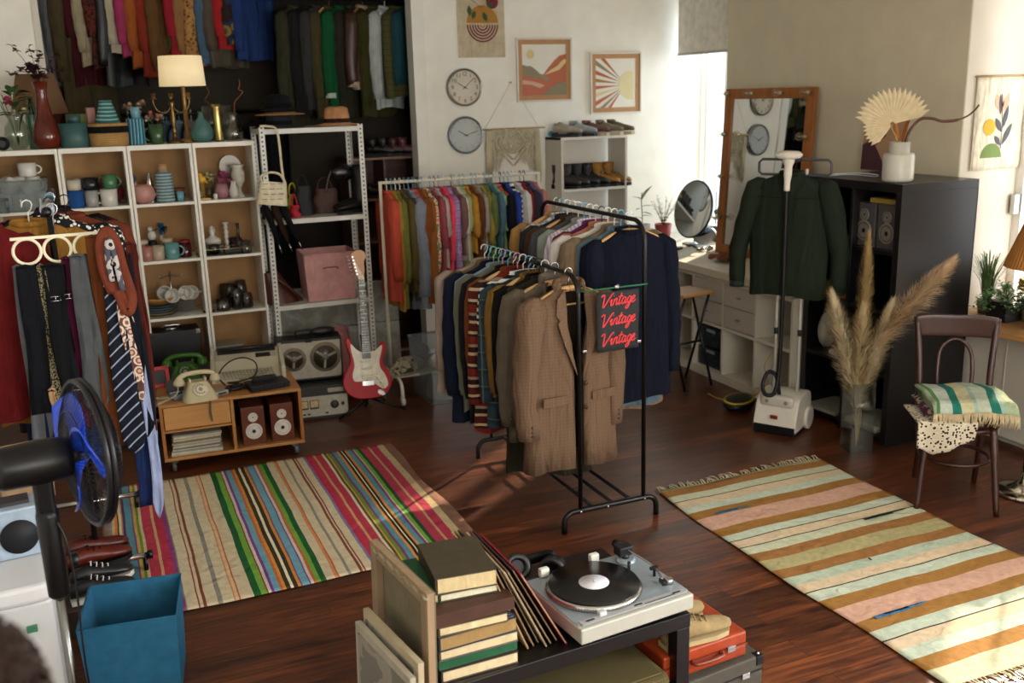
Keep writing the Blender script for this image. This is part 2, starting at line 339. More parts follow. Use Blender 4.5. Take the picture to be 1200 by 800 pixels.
# right wall: window piers
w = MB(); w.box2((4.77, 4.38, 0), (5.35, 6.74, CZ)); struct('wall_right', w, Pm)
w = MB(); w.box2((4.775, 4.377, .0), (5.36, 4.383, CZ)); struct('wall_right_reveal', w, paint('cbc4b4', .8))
w = MB(); w.box2((5.02, 6.74, 0), (5.35, YW, .84)); w.box2((5.02, 6.74, 2.75), (5.35, YW, CZ)); w.box2((4.77, 6.74, 2.95), (5.02, YW, CZ)); struct('wall_right_alcove', w, Wm)
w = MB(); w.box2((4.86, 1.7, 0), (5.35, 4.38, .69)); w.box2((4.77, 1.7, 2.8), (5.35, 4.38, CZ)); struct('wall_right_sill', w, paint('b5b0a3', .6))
w = MB(); w.box2((4.77, 1.25, 0), (5.35, 1.7, CZ)); w.box2((4.77, FY0, 0), (5.35, -1.0, CZ)); w.box2((4.86, -1.0, 0), (5.35, 1.25, .69)); w.box2((4.77, -1.0, 2.8), (5.35, 1.25, CZ)); struct('wall_right_pier', w, Wm)
struct('wall_left', MB().box2((FX0-.1, FY0, 0), (FX0, 8.6, CZ)), Wm)
w = MB(); w.box2((FX0, FY0-.1, 0), (4.8, FY0, 1.0)); w.box2((FX0, FY0-.1, 2.8), (4.8, FY0, CZ)); w.box2((FX0, FY0-.1, 1.0), (0, FY0, 2.8)); w.box2((3.2, FY0-.1, 1.0), (4.8, FY0, 2.8)); struct('wall_front', w, Wm)
# window 1 (alcove, beyond the pier)
wf = paint('f1f0ea', .4)
def window(n, x, y0, y1, z0, z1, mull, trans=()):
    b = MB(); f = .055
    b.box2((x-.03, y0, z0), (x+.03, y0+f, z1)); b.box2((x-.03, y1-f, z0), (x+.03, y1, z1)); b.box2((x-.03, y0, z0), (x+.03, y1, z0+f)); b.box2((x-.03, y0, z1-f), (x+.03, y1, z1))
    for m_, wd in mull: b.box2((x-.035, m_-wd/2, z0), (x+.035, m_+wd/2, z1))
    for z in trans: b.box2((x-.012, y0, z-.012), (x+.012, y1, z+.012))
    fr = struct('window_%d' % n, b, wf)
    MB().box2((x-.003, y0+f, z0+f), (x+.003, y1-f, z1-f)).build('pane', glassy('ffffff', .0, 1.0), fr)
    return fr
fr = window(1, 5.2, 6.74, YW, .84, 2.75, [(7.27, .11)], ())
w2 = window(2, 5.28, 1.7, 4.377, .72, 2.8, [(3.0, .1)], ())
window(4, 5.28, -1.0, 1.25, .69, 2.8, [(.1, .1)], ())
hg = MB(); hg.box2((5.2, 4.33, 1.3), (5.25, 4.36, 1.42)); hg.build('hinge', chrome('b8b8b4', .3), w2)
b = MB(); b.box2((.0, FY0-.06, 1.0), (3.2, FY0-.02, 1.05)); b.box2((.0, FY0-.06, 2.75), (3.2, FY0-.02, 2.8)); b.box2((1.55, FY0-.06, 1.0), (1.65, FY0-.02, 2.8)); struct('window_3', b, wf)  # unseen rear window, added so fill light can enter behind the camera
# roller blind
bt = thing('roller_blind', 'pale grey roller blind half drawn over the bright alcove window', 'blind', (4.86, 7.2, 2.4))
MB().box2((-.002, -.40, 0), (.002, .39, .62)).build('blind_fabric', cloth('dcd8cc'), bt); MB().box2((-.008, -.40, -.02), (.008, .39, .0)).build('bottom_rail', plastic('a9a598'), bt)
MB().cyl((0, -.42, .58), (0, .4, .58), .03).build('roller', plastic('d5d3ca'), bt)
bt = thing('roller_blind', 'pale grey roller blind added to block sun at the ledge window, beyond the right edge', 'blind', (5.18, 2.72, .95))  # unseen blind added to keep direct sun off the flatweave rug
MB().box((0, 0, .92), (.004, 1.9, 1.84)).build('blind_fabric', cloth('dcd8cc'), bt); MB().box((0, 0, 0), (.016, 1.9, .02)).build('bottom_rail', plastic('a9a598'), bt); MB().cyl((0, -.95, 1.82), (0, .95, 1.82), .03).build('roller', plastic('d5d3ca'), bt)
# wooden sill with its panel below
s = MB(); s.box2((4.60, 1.9, .70), (5.22, 4.36, .735)); tag(s.build('window_sill', wood('b98a55', .4, 'Y'), bevel=.004), 'pale wooden ledge under the right window carrying the potted plants', 'ledge')
s = MB(); s.box2((4.80, 1.9, .05), (4.855, 4.36, .69)); s.box2((4.795, 3.95, .06), (4.80, 3.955, .68)); s.box2((4.795, 3.2, .06), (4.80, 3.205, .68)); struct('trim_3', s, paint('c2bcae', .5))
# concrete panel behind the metal shelf
s = MB(); s.box2((1.0, 7.2, 0.0), (2.1, 7.24, .42)); s.box2((1.0, 7.2, .425), (2.1, 7.24, .74)); tag(s.build('panel', blotch(['8d8a80', '9c998e', 'a8a498', '97948a'], 6, .8, 'noise'), bevel=.004), 'weathered grey board wall panel leaning behind the tape recorders', 'panel')
# plants etc. outside are blown out by the light
# ------------------------------------------------------------------ large furniture
def bookcase(x0, y0, y1, ztop, label, w=.4, t=.018, lev=(.03, .35, .72, 1.09, 1.46)):
    t_ = thing('bookcase', label, 'bookcase', (x0+w/2, (y0+y1)/2, 0), 0, 'white open bookcases along the closet')
    h = w/2-.002; d = (y1-y0)/2; M = paint('e3dfd2', .45)
    for sx in (-1, 1): MB().box2((sx*h, -d, 0), (sx*(h-t), d, ztop)).build('side_panel', M, t_, bevel=.0015)
    MB().box2((-h+t, -d, ztop-t-.012), (h-t, d, ztop)).build('top_board', M, t_)
    for z in lev: MB().box2((-h+t, -d+.004, z-t), (h-t, d-.006, z)).build('shelf_board', M, t_)
    MB().box2((-h+.004, d-.006, .03), (h-.004, d, ztop-.01)).build('back_panel', mat('a0794e', .8, 0, .12, 8), t_)
    return t_
SX = [-.545, -.145, .255, .655]; SY0, SY1 = 6.8, 7.12; ST = 1.845
SL = {1: 1.47, 2: 1.095, 3: .71, 4: .34}
for x, l in zip(SX, ['leftmost white bookcase with the plastic tub of white cups in it', 'white bookcase holding stacked mugs, partly behind the tie rack', 'white bookcase holding the plates, pink teapot and black case', 'rightmost white bookcase holding candle holders and pale vases']):
    bookcase(x, SY0, SY1, ST, l, lev=(.03, SL[4], SL[3], SL[2], SL[1]))
# metal shelving with perforated angle posts
def perforated():
    m, N, L, B = new_mat('perforated_metal'); tc = N.new('ShaderNodeTexCoord'); sp = N.new('ShaderNodeSeparateXYZ'); L.new(tc.outputs['Object'], sp.inputs[0])
    res = []
    ml = N.new('ShaderNodeMath'); ml.operation = 'MULTIPLY'; ml.inputs[1].default_value = 34; L.new(sp.outputs[2], ml.inputs[0])
    fr = N.new('ShaderNodeMath'); fr.operation = 'FRACT'; L.new(ml.outputs[0], fr.inputs[0]); sb = N.new('ShaderNodeMath'); sb.operation = 'SUBTRACT'; sb.inputs[1].default_value = .5; L.new(fr.outputs[0], sb.inputs[0])
    ab = N.new('ShaderNodeMath'); ab.operation = 'ABSOLUTE'; L.new(sb.outputs[0], ab.inputs[0]); lt = N.new('ShaderNodeMath'); lt.operation = 'LESS_THAN'; lt.inputs[1].default_value = .2; L.new(ab.outputs[0], lt.inputs[0])
    mins = []
    for ax in (0, 1):
        a = N.new('ShaderNodeMath'); a.operation = 'ABSOLUTE'; L.new(sp.outputs[ax], a.inputs[0]); s_ = N.new('ShaderNodeMath'); s_.operation = 'SUBTRACT'; s_.inputs[1].default_value = .018; L.new(a.outputs[0], s_.inputs[0])
        a2 = N.new('ShaderNodeMath'); a2.operation = 'ABSOLUTE'; L.new(s_.outputs[0], a2.inputs[0]); l2 = N.new('ShaderNodeMath'); l2.operation = 'LESS_THAN'; l2.inputs[1].default_value = .0055; L.new(a2.outputs[0], l2.inputs[0]); mins.append(l2)
    mx = N.new('ShaderNodeMath'); mx.operation = 'MAXIMUM'; L.new(mins[0].outputs[0], mx.inputs[0]); L.new(mins[1].outputs[0], mx.inputs[1])
    an = N.new('ShaderNodeMath'); an.operation = 'MULTIPLY'; L.new(mx.outputs[0], an.inputs[0]); L.new(lt.outputs[0], an.inputs[1])
    x = N.new('ShaderNodeMix'); x.data_type = 'RGBA'; L.new(an.outputs[0], x.inputs[0]); x.inputs[6].default_value = lin('c9c8bf'); x.inputs[7].default_value = lin('15140f'); L.new(x.outputs[2], B.inputs['Base Color']); B.inputs['Roughness'].default_value = .4
    return m
def metal_shelving():
    x0, x1, y0, y1 = 1.075, 1.775, 6.70, 7.06
    t = thing('metal_shelving', 'perforated white metal shelving unit with hats on top and pink box below', 'shelf', ((x0+x1)/2, (y0+y1)/2, 0))
    hx, hy = (x1-x0)/2, (y1-y0)/2; P = perforated(); M = paint('c9c8bf', .4)
    for sx in (-1, 1):
        for sy in (-1, 1):
            b = MB(); L_ = .036; th = .002
            b.box2((0, 0, 0), (-sx*L_, -sy*th, 1.93)); b.box2((0, 0, 0), (-sx*th, -sy*L_, 1.93))
            b.build('post', P, t, loc=(sx*hx, sy*hy, 0))
    for z in (.13, .73, 1.32, 1.92):
        b = MB(); b.box2((-hx+.003, -hy+.003, z-.035), (hx-.003, -hy+.006, z)); b.box2((-hx+.003, hy-.006, z-.035), (hx-.003, hy-.003, z)); b.box2((-hx+.003, -hy+.003, z-.003), (hx-.003, hy-.003, z))
        b.box2((-hx+.003, -hy+.003, z-.035), (-hx+.006, hy-.003, z)); b.box2((hx-.006, -hy+.003, z-.035), (hx-.003, hy-.003, z)); b.build('shelf', M, t)
    return t
metal_shelving()
# shoe shelf
def shoe_shelf():
    t = thing('shoe_shelf', 'tall white open shelf holding boots and sneakers against the back wall', 'shelf', (3.895, 7.48, 0)); M = paint('dfdcd2', .5)
    for sx in (-1, 1): MB().box2((sx*.31, -.15, 0), (sx*.288, .15, 1.74)).build('side_panel', paint('cfc9bb', .5), t)
    MB().box2((-.31, -.152, 1.72), (.31, .15, 1.742)).build('top_board', M, t)
    for z in (.12, .52, .92, 1.32): MB().box2((-.288, -.148, z-.022), (.288, .145, z)).build('shelf_board', M, t)
    return t
shoe_shelf()
# black double rack
def rail_rack():
    t = thing('garment_rack', 'black metal double garment rack with arched feet standing on the floor', 'clothes rack', (2.2, 4.6, 0)); M = M_bmetal
    ya, yb = -.60, .56
    for y, nm in ((ya, 'foot'), (yb, 'foot')):
        pts = [(-.255, y, .0), (-.255, y, .045)]+arc((-.20, y, .05), .055, pi, pi/2, 6)[1:]+arc((.21, y, .05), .055, pi/2, 0, 6)+[(.265, y, 0)]
        MB().tube(pts, .0145, 10).build(nm, M, t)
    for x, z in ((-.165, 1.27), (.19, 1.50)):
        r = .10; b = MB()
        pts = [(x, ya, .10)]+[(x, ya+.0, z-r)]+[(x, ya+r-r*cos(a), z-r+r*sin(a)) for a in [pi/2*i/8 for i in range(1, 9)]]
        pts += [(x, yb-r+r*sin(a), z-r+r*cos(a)) for a in [pi/2*i/8 for i in range(0, 9)]]+[(x, yb, .10)]
        b.tube(pts, .0115, 10); b.build('rail_frame', M, t)
    for x in (-.09, .02, .12): MB().cyl((x, ya, .105), (x, yb, .105), .009).build('floor_bar', M, t)
    for x in (-.17, -.02, .19):
        MB().ball((x, ya-.014, .104), .007).build('screw', M_chrome, t)
    return t
rail_rack()
# white rack with the colourful row
def white_rack():
    t = thing('garment_rack', 'cream metal garment rack on casters carrying the colourful row of clothes', 'clothes rack', (2.45, 6.62, 0)); M = paint('d9d3be', .4)
    h = .60; z = 1.53
    for sx in (-1, 1):
        MB().tube([(sx*h, 0, z), (sx*h, 0, .12)], .012, 10).build('post', M, t)
        pts = [(sx*h, -.26, .06), (sx*h, -.26, .10)]+arc((sx*h, -.19, .10), .07, pi, pi/2, 6, 'YZ')[1:]+arc((sx*h, .19, .10), .07, pi/2, 0, 6, 'YZ')+[(sx*h, .26, .06)]
        MB().tube(pts, .012, 10).build('foot', M, t)
        for y in (-.26, .26):
            b = MB(); b.cyl((sx*h-.012, y, .03), (sx*h+.012, y, .03), .03, n=18); b.build('caster', ceramic('d8d2c0'), t)
    MB().tube([(-h-.012, 0, z), (h+.012, 0, z)], .011, 10).build('rail', M, t)
    MB().box2((-h, -.12, .16), (h, .12, .175)).build('lower_shelf', M, t)
    return t
white_rack()
# counter
def counter():
    x0, x1 = 4.10, 4.49; M = paint('cfc8b6', .5); y = 6.54; t_ = .018
    for k, lab in ((0, 'white cube storage unit with four small drawers under the counter top'),):
        t = thing('drawer_unit', lab, 'cabinet', (4.295, 5.78, 0)); hx = .195
        ys = [y-.383*i-5.78 for i in range(5)]
        for i, yy in enumerate(ys): MB().box2((-hx, yy-t_/2, .04), (hx, yy+t_/2, .765)).build('side_panel' if i in (0, 4) else 'divider', M, t)
        MB().box2((-hx, ys[-1]-.009, .0), (hx-.02, ys[0]+.009, .04)).build('plinth', M, t)
        for z in (.05, .41, .75): MB().box2((-hx+.001, ys[-1], z-.009), (hx, ys[0], z+.012)).build('shelf_board', M, t)
        MB().box2((hx-.004, ys[-1], .04), (hx, ys[0], .765)).build('back_panel', M, t)
        for ci in (1, 2):
            ya, yb = ys[ci]-.012, ys[ci+1]+.012
            for z0, z1 in ((.43, .582), (.588, .738)):
                d = MB().box2((-hx+.002, yb, z0), (hx-.03, ya, z1)).build('drawer', paint('b9b2a3', .5), t, bevel=.002)
                MB().box2((-hx-.012, (ya+yb)/2-.018, (z0+z1)/2-.004), (-hx+.002, (ya+yb)/2+.018, (z0+z1)/2+.006)).build('knob', paint('8d877a', .4), d, bevel=.002)
    s = MB(); s.box2((4.07, 5.0, .775), (4.762, 6.732, .83)); s.box2((4.215, 6.732, .775), (4.762, 7.64, .83)); s.box2((4.762, 6.75, .775), (5.01, 7.64, .83)); tag(s.build('counter_top', paint('d2cab6', .45), bevel=.003), 'long cream counter top along the right wall under the bulb mirror', 'counter')
    l = MB()
    t = thing('trestle', 'white trestle leg holding the far end of the counter top', 'table leg', (4.3, 7.3, 0))
    for x in (-.15, .4): MB().box2((x-.02, -.02, 0), (x+.02, .02, .775)).build('leg', M, t)
    MB().box2((-.15, -.01, .3), (.4, .01, .34)).build('brace', M, t)
counter()
# black cabinet
def black_cabinet():
    t = thing('media_cabinet', 'tall black open cabinet holding two bookshelf speakers', 'cabinet', (4.46, 4.595, 0)); M = mat('100e10', .32, 0, .1, 5); hx, hy = .29, .39
    MB().box2((-hx, -hy, 1.50), (hx, hy, 1.55)).build('top_board', M, t, bevel=.002)
    for y in (-hy, -.012, hy-.045): MB().box2((-hx, y, 0), (hx, y+(.045 if abs(y) > .1 else .022), 1.50)).build('side_panel' if abs(y) > .1 else 'divider', M, t, bevel=.002)
    for a, b_ in ((-hy+.045, -.012), (.01, hy-.045)):
        for z in (.05, .43, .80, 1.15): MB().box2((-hx+.003, a, z-.011), (hx-.01, b_, z+.011)).build('shelf_board', M, t)
    MB().box2((hx-.008, -hy, 0), (hx, hy, 1.50)).build('back_panel', M, t)
    return t
black_cabinet()
# low wooden media cabinet on casters
RZC = -.045; CC = (.635, 5.955)
def tv_stand():
    t = thing('record_cabinet', 'low orange-brown wooden cabinet on casters with drawer and two speakers', 'cabinet', (CC[0], CC[1], 0), RZC); M = wood('b07a42', .35, 'X', .16); hx, hy = .405, .225; z0, z1 = .075, .42
    MB().box2((-hx, -hy, z1-.018), (hx, hy, z1)).build('top_board', M, t, bevel=.002); MB().box2((-hx, -hy, z0), (hx, hy, z0+.018)).build('bottom_board', M, t, bevel=.002)
    for x in (-hx, hx-.018): MB().box2((x, -hy, z0+.018), (x+.018, hy, z1-.018)).build('side_panel', wood('9a622f', .4, 'Z', .16), t)
    MB().box2((-.009, -hy+.004, z0+.018), (.009, hy-.01, z1-.018)).build('divider', M, t); MB().box2((-hx+.018, hy-.008, z0+.018), (hx-.018, hy, z1-.018)).build('back_panel', mat('2a1a10', .7), t)
    MB().box2((-hx+.022, -hy+.002, .265), (-.013, hy-.06, z1-.022)).build('drawer', wood('c08b4f', .4, 'X', .12), t, bevel=.003)
    MB().box2((-hx+.018, -hy+.01, .245), (-.009, hy-.01, .258)).build('shelf_board', M, t)
    for x in (-hx+.05, hx-.05):
        for y in (-hy+.04, hy-.04):
            c = MB().box((x, y, .066), (.05, .05, .016)).build('caster', chrome('9a9a98'), t)
            MB().cyl((x-.011, y, .032), (x+.011, y, .032), .032, n=18).build('wheel', plastic('5d6570' if x > 0 else '55524c'), c)
    return t
tv_stand()
# front table
TC = (1.165, 2.675); TRZ = R_(3.6)
def front_table():
    t = thing('coffee_table', 'low black rectangular table holding the turntable, books and records', 'table', (TC[0], TC[1], 0), TRZ); M = mat('0d0c0d', .33, 0, .15, 4); hx, hy = .45, .275
    MB().box2((-hx, -hy, .40), (hx, hy, .45)).build('table_top', M, t, bevel=.002)
    for sx in (-1, 1):
        for sy in (-1, 1): MB().box((sx*(hx-.026), sy*(hy-.026), .2), (.05, .05, .4)).build('leg', M, t, bevel=.002)
    return t
front_table()
# ---- rugs
R1 = [(10,'9a8a7a'),(3,'c9b48c'),(4,'d98a3c'),(3,'3a2a1a'),(3,'d8cdb0'),(3,'c4862f'),(4,'4a3a6a'),(9,'5b8f9b'),(3,'7a3f7a'),(4,'c9a35c'),(4,'6f8a2c'),(3,'c7b792'),(14,'b23a4c'),(5,'c9a070'),(12,'b5344c'),(5,'8a3f78'),(3,'7d7a72'),
 (14,'cdbf9f'),(2,'8a4a34'),(4,'cdbf9f'),(3,'7d4430'),(16,'cbbd9d'),(5,'8b887c'),(14,'cdbf9f'),(3,'c98a5a'),(3,'d2b48a'),(2,'b8623a'),(18,'c9bb9a'),
 (8,'1e5a2e'),(8,'6ea03c'),(2,'8f3a2c'),(5,'c9c0b4'),(3,'7a3f8a'),(9,'6ba0b0'),(4,'b86a3c'),(4,'cf8a42'),(6,'3c3318'),(3,'e0d8c0'),(6,'3c3318'),(5,'cf8a42'),(2,'7a3f7a'),(10,'6ba0b0'),(2,'7a3f8a'),(5,'c9c0b4'),(3,'b8623a'),(7,'6ea03c'),(7,'1e5a2e'),
 (13,'c9bb9a'),(3,'c98a5a'),(2,'b8623a'),(13,'cbbd9d'),(4,'8b887c'),(12,'cbbd9d'),(3,'7d4430'),(3,'cdbf9f'),(3,'8a4a34'),(10,'cdbf9f'),(4,'7a7aa0'),(14,'b5344c'),(5,'c79a6a'),(12,'b23a4c'),(4,'d8cdb0'),(3,'5a4a2a'),(4,'c9a35c'),(5,'6f8a2c'),(4,'7a3f7a'),(9,'5b8f9b'),(4,'cf8a42'),(3,'2a2414'),(3,'e0d8c0'),(3,'2a2414'),(4,'cf8a42'),(9,'5b8f9b'),(3,'7a3f7a'),(3,'c9b79a'),(5,'6ea03c'),(6,'1e4a2a'),(14,'a8384c'),(5,'b39468'),(13,'a8344a'),(12,'b5a47c'),(20,'7d5a48'),(4,'94705a')]
def rug(name, x0, x1, y0, y1, m, label, seed=1, amp=.004, fringe=None, fm=None):
    t = thing(name, label, 'rug', ((x0+x1)/2, (y0+y1)/2, 0))
    rnd = random.Random(seed); hx, hy = (x1-x0)/2, (y1-y0)/2; ph = [rnd.random()*6 for _ in range(6)]
    def z(x, y): return .006+amp*(sin(x*9+ph[0])*sin(y*7+ph[1])+.6*sin(x*17+y*5+ph[2]))*.5+amp*.5
    def f(u, v):
        x = -hx+2*hx*u; y = -hy+2*hy*v; wx = .007*sin(y*8+ph[3]) if abs(u-.5) > .49 else 0
        return (x+wx+.012*sin(y*3+ph[4]), y+.008*sin(x*6+ph[5]), z(x, y))
    b = MB().grid(f, 40, 60); o = b.build('weave', m, t, solid=.004)
    if fringe:
        for sy, n in fringe:
            g = MB()
            for i in range(n):
                x = -hx+.01+(2*hx-.02)*i/(n-1); y = sy*hy; l = .045+rnd.random()*.03; bx = rnd.uniform(-.03, .03)
                p0 = f((x+hx)/(2*hx), 1 if sy > 0 else 0); g.tube(smoothpts([(p0[0], p0[1]-sy*.004, .006), (p0[0]+bx*.4, p0[1]+sy*l*.5, .007+rnd.random()*.012), (p0[0]+bx, p0[1]+sy*l, .004)], 3), [.003]*6+[.0015], 5)
            g.build('fringe', fm or cloth('cfc3a4'), t)
    return t
rm1 = stripes(R1, 'X', 1.69, wob=.02, off=.49)
rug('striped_rug', -.125, 1.545, 4.035, 5.64, rm1, 'long multicoloured rug with narrow red, green, blue and beige stripes', 3)
R2 = []
for k in range(4):
    R2 += [(5,'b9b98c'),(9,'94683a'),(8,'bcc0a2'),(.7,'3a3528'),(8,'cdb898'),(.7,'3a3528'),(8,'b9c3ae'),(9,'966c36'),(15,'c49c86'),(9,'966c36'),(8,'b9c3ae'),(.7,'3a3528'),(8,'cdb898'),(.7,'3a3528'),(8,'bcc0a2'),(9,'94683a'),(12,'a89f72'),(9,'94683a'),(8,'aebba4'),(.7,'3a3528'),(8,'cdb898'),(.7,'3a3528'),(8,'b9c3ae'),(9,'966c36'),(14,'c49c86'),(9,'966c36'),(8,'b9c3ae'),(.7,'3a3528')]
    break
R2 += [(8,'cdb898'),(.7,'3a3528'),(8,'b9c3ae'),(9,'966c36'),(12,'b0b294')]
R2 = R2[::-1]
rm2 = stripes(R2, 'Y', 2.0, wob=.02, off=.49)
rg2 = rug('flatweave_rug', 2.60, 3.68, 2.24, 4.22, rm2, 'fringed flat rug with pale mint, pink and ochre cross stripes', 5, .005, [(1, 60), (-1, 60)])
for (x, y, l, c) in ((-.43, .60, .20, '3f6680'), (-.44, -.52, .26, '3f6f95'), (.18, .22, .26, '26342c'), (-.1, -.12, .01, '26342c')):
    b = MB(); b.box((x+l*.35, y, 0), (l*.7, .018, .002)); b.box((x+l*.6, y+.006, 0), (l*.8, .010, .002)); b.box((x+l*.85, y+.01, 0), (l*.5, .003, .002))
    b.build('woven_motif', cloth(c), rg2, loc=(0, 0, .0185))
# ------------------------------------------------------------------ clothes
def hanger_mesh(kind):
    b = MB(); hk = MB()
    hook = [(0, 0, -.085), (0, 0, -.035), (.012, 0, -.026)]+[(.020*cos(a), 0, -.004+.020*sin(a)) for a in [R_(x) for x in (-40, 0, 45, 90, 135, 175, 200)]]
    hk.tube(hook, .0022 if kind != 'plastic' else .003, 6)
    if kind == 'wood':
        for sx in (-1, 1):
            b.tube(smoothpts([(0, 0, -.082), (sx*.07, 0, -.092), (sx*.15, -.008, -.125), (sx*.205, -.014, -.165)], 4), [.014]*3+[.013]*6+[.012]*3+[.009], 8, flat=1.1, up=(0, 0, 1))
        b.cyl((-.185, -.010, -.158), (.185, -.010, -.158), .0045, n=8)
    else:
        r = .0042
        b.tube(smoothpts([(0, 0, -.083), (.06, 0, -.098), (.16, 0, -.135), (.2, 0, -.158), (.19, 0, -.166), (0, 0, -.166), (-.19, 0, -.166), (-.2, 0, -.158), (-.16, 0, -.135), (-.06, 0, -.098)], 3, True), r, 6, closed=True)
    return b, hk
_hp = {}
def hanger(kind, cname, col, loc, rz, what, group=None, s=1.0):
    key = (kind, col)
    mt = wood(col, .4, 'X', .12) if kind == 'wood' else plastic(col, .3)
    if key not in _hp:
        b, hk = hanger_mesh(kind); t = thing('clothes_hanger', 'x', 'hanger', loc, rz)
        b.build('shoulder_bar', mt, t); hk.build('hook', M_chrome if kind == 'wood' else mt, t); _hp[key] = t
    else: t = copy_tree(_hp[key], loc, rz)
    t.location = loc; t.rotation_euler = (0, 0, rz); t.scale = (s, s, 1)
    t['label'] = '%s %s hanger inside the %s' % (cname, 'wooden' if kind == 'wood' else 'plastic', what)
    return t
def body_fn(W_, D, L, flare, ph, fold, hemv=.02, nk=.065, waist=1.0):
    rows = [(-.078, nk, .6), (-.086, nk+.02, .62), (-.100, .115, .68), (-.122, W_*.36, .72), (-.145, W_*.45, .8), (-.18, W_*.49, .95)]
    zs = [-.25, -.33, -.42, -.52, -.62, -.72, -.82, -.92, -1.02, -1.12]
    bot = -.08-L; zs = [z for z in zs if z > bot+.04]+[bot]
    for z in zs:
        t = (z+.18)/(bot+.18); wv = 1-(1-waist)*math.exp(-((z+.42)/.14)**2)
        rows.append((z, W_*.5*(1+(flare-1)*t)*wv, 1.0+.1*t))
    def pt(i, u):
        z, hw, dd = rows[i]; a = 2*pi*u; t = max(0, (-z-.2)/L)
        ca, sa = cos(a), sin(a); x = hw*(abs(ca)**.85)*(1 if ca > 0 else -1); y = D*dd*(abs(sa)**.9)*(1 if sa > 0 else -1)
        f = fold*t*(sin(x*38+ph)+.5*sin(x*71+ph*2.3)); y += D*f*.8*abs(sa)**.5; x *= 1+.02*sin(z*11+ph)
        zz = z+(hemv*sin(a*3+ph) if i == len(rows)-1 else 0)*.5
        return (x, y, zz)
    return rows, pt
def add_body(b, W_, D, L, flare=1.05, ph=0, fold=.5, nu=30, gap=None, **k):
    rows, pt = body_fn(W_, D, L, flare, ph, fold, **k); n = len(rows)
    if gap is None:
        b.grid(lambda u, v: pt(round(v*(n-1)), u), nu, n, closed_u=True)
    else:
        c, g = gap  # opening centred on the front (u=.75), g(row) half-width as a fraction
        b.grid(lambda u, v: pt(round(v*(n-1)), (.75+g(v)+u*(1-2*g(v))) % 1), nu, n)
    return rows
def add_sleeve(b, s, W_, D, sl, ph, r0=.068, r1=.046, out=.02, fwd=0):
    pts = [(s*(W_*.5-.085), 0, -.128), (s*(W_*.5-.055), 0, -.140), (s*(W_*.5-.030), 0, -.160)]; rs = [r0*.25, r0*.55, r0*.86]; k = 8
    for i in range(1, k+1):
        t = i/k; x = s*(W_/2-.030+out*min(1, t*1.6)+.010*sin(ph+t*3)); y = fwd*t+.010*sin(ph*2+t*5)*t
        pts.append((x, y, -.165-sl*t)); rs.append((r0+(r1-r0)*t)*(1+.06*sin(t*23+ph)))
    b.tube(pts, rs, 10, flat=min(1.0, D/.055), up=(0, 1, 0))
    return pts[-1], rs[-1]
def garment(kind, m, label, cat, loc, rz, L=.68, W_=.42, D=.035, sl=.52, flare=1.05, seed=0, collar=None, cuff=None, group=None, fold=.5, name=None, hang=None, lean=0, out=.02, r0=.068, r1=.046):
    rnd = random.Random(seed*7+3); ph = rnd.random()*6
    t = thing(name or kind, label, cat, loc, rz, group)
    if kind == 'trousers':
        b = MB()
        for s in (-1, 1):
            b.grid(lambda u, v: (.10*(abs(cos(2*pi*u))**.8)*(1 if cos(2*pi*u) > 0 else -1)+.06*s+.01*sin(v*6+ph), D*.8*sin(2*pi*u)*(1+.3*sin(v*9+ph))+.006*s, -.16-L*v), 18, 9, closed_u=True)
        b.build('legs', m, t); MB().tube([(.17*cos(a), D*sin(a), -.163) for a in [2*pi*i/20 for i in range(20)]], .012, 6, closed=True).build('waistband', m, t)
        return t
    b = MB(); add_body(b, W_, D, L, flare, ph, fold, waist=.93 if kind == 'dress' else 1); b.build('body', m, t)
    if sl:
        for s in (-1, 1):
            q = MB(); e, r = add_sleeve(q, s, W_, D, sl, ph+s, out=out, r0=r0, r1=r1); q.build('sleeve', m, t)
            if cuff: MB().tube([(e[0], e[1], e[2]+.035), (e[0], e[1], e[2]-.004)], r*1.04, 10, flat=min(1, D/.055), up=(0, 1, 0)).build('cuff', cuff, t)
    q = MB(); q.tube([(.070*cos(a), D*.66*sin(a), -.078+.006*sin(a)) for a in [2*pi*i/18 for i in range(18)]], .012 if collar else .008, 8, closed=True, flat=1.7, up=(0, 0, 1)); q.build('collar', collar or m, t)
    return t
HC = {'b': ('light blue', '5fa3c7'), 'k': ('black', '141416'), 'w': ('white', 'e4e2da'), 'g': ('grey', '8a8c90'), 'p': ('pink', 'd79bb0'), 'm': ('mint', '7ec2a8'), 'W': ('light', 'c79a62')}
def rack_row(items, pos, rz, D, where, group, seed=0, zr=0):
    """items: (kind, short description, material, length, width, sleeve, hanger, extra)"""
    n = len(items)
    for i, it in enumerate(items):
        kind, desc, m, L, W_, sl, h = it[:7]; ex = it[7] if len(it) > 7 else {}
        p = pos(i, n); ex_ = it[7] if len(it) > 7 else {}; p = (p[0]+ex_.get('dx', 0), p[1]+ex_.get('dy', 0), p[2]); rnd = random.Random(seed+i); a = rz+rnd.uniform(-.07, .07)+ex.get('rot', 0)
        cat = {'shirt': 'shirt', 'dress': 'dress', 'jacket': 'jacket', 'sweater': 'sweater', 'trousers': 'trousers', 'vest': 'vest', 'coat': 'coat', 'blouse': 'blouse', 'hoodie': 'sweater', 'cardigan': 'sweater'}[kind]
        garment(kind, m, '%s %s %s' % (desc, kind, where), cat, p, a, L=L, W_=W_, D=ex.get('D', D), sl=sl, flare=ex.get('flare', 1.06), seed=seed+i, collar=ex.get('collar'), cuff=ex.get('cuff'), group=group, fold=ex.get('fold', .65), out=ex.get('out', .02))
        if h:
            nm, c = HC[h]; hanger('wood' if h == 'W' else 'plastic', nm, c, p, a, '%s %s' % (desc, kind)+' '+where.split(' on ')[-1].join(['on ', '']) if ' on ' in where else '%s %s' % (desc, kind), s=min(1, W_/.43))
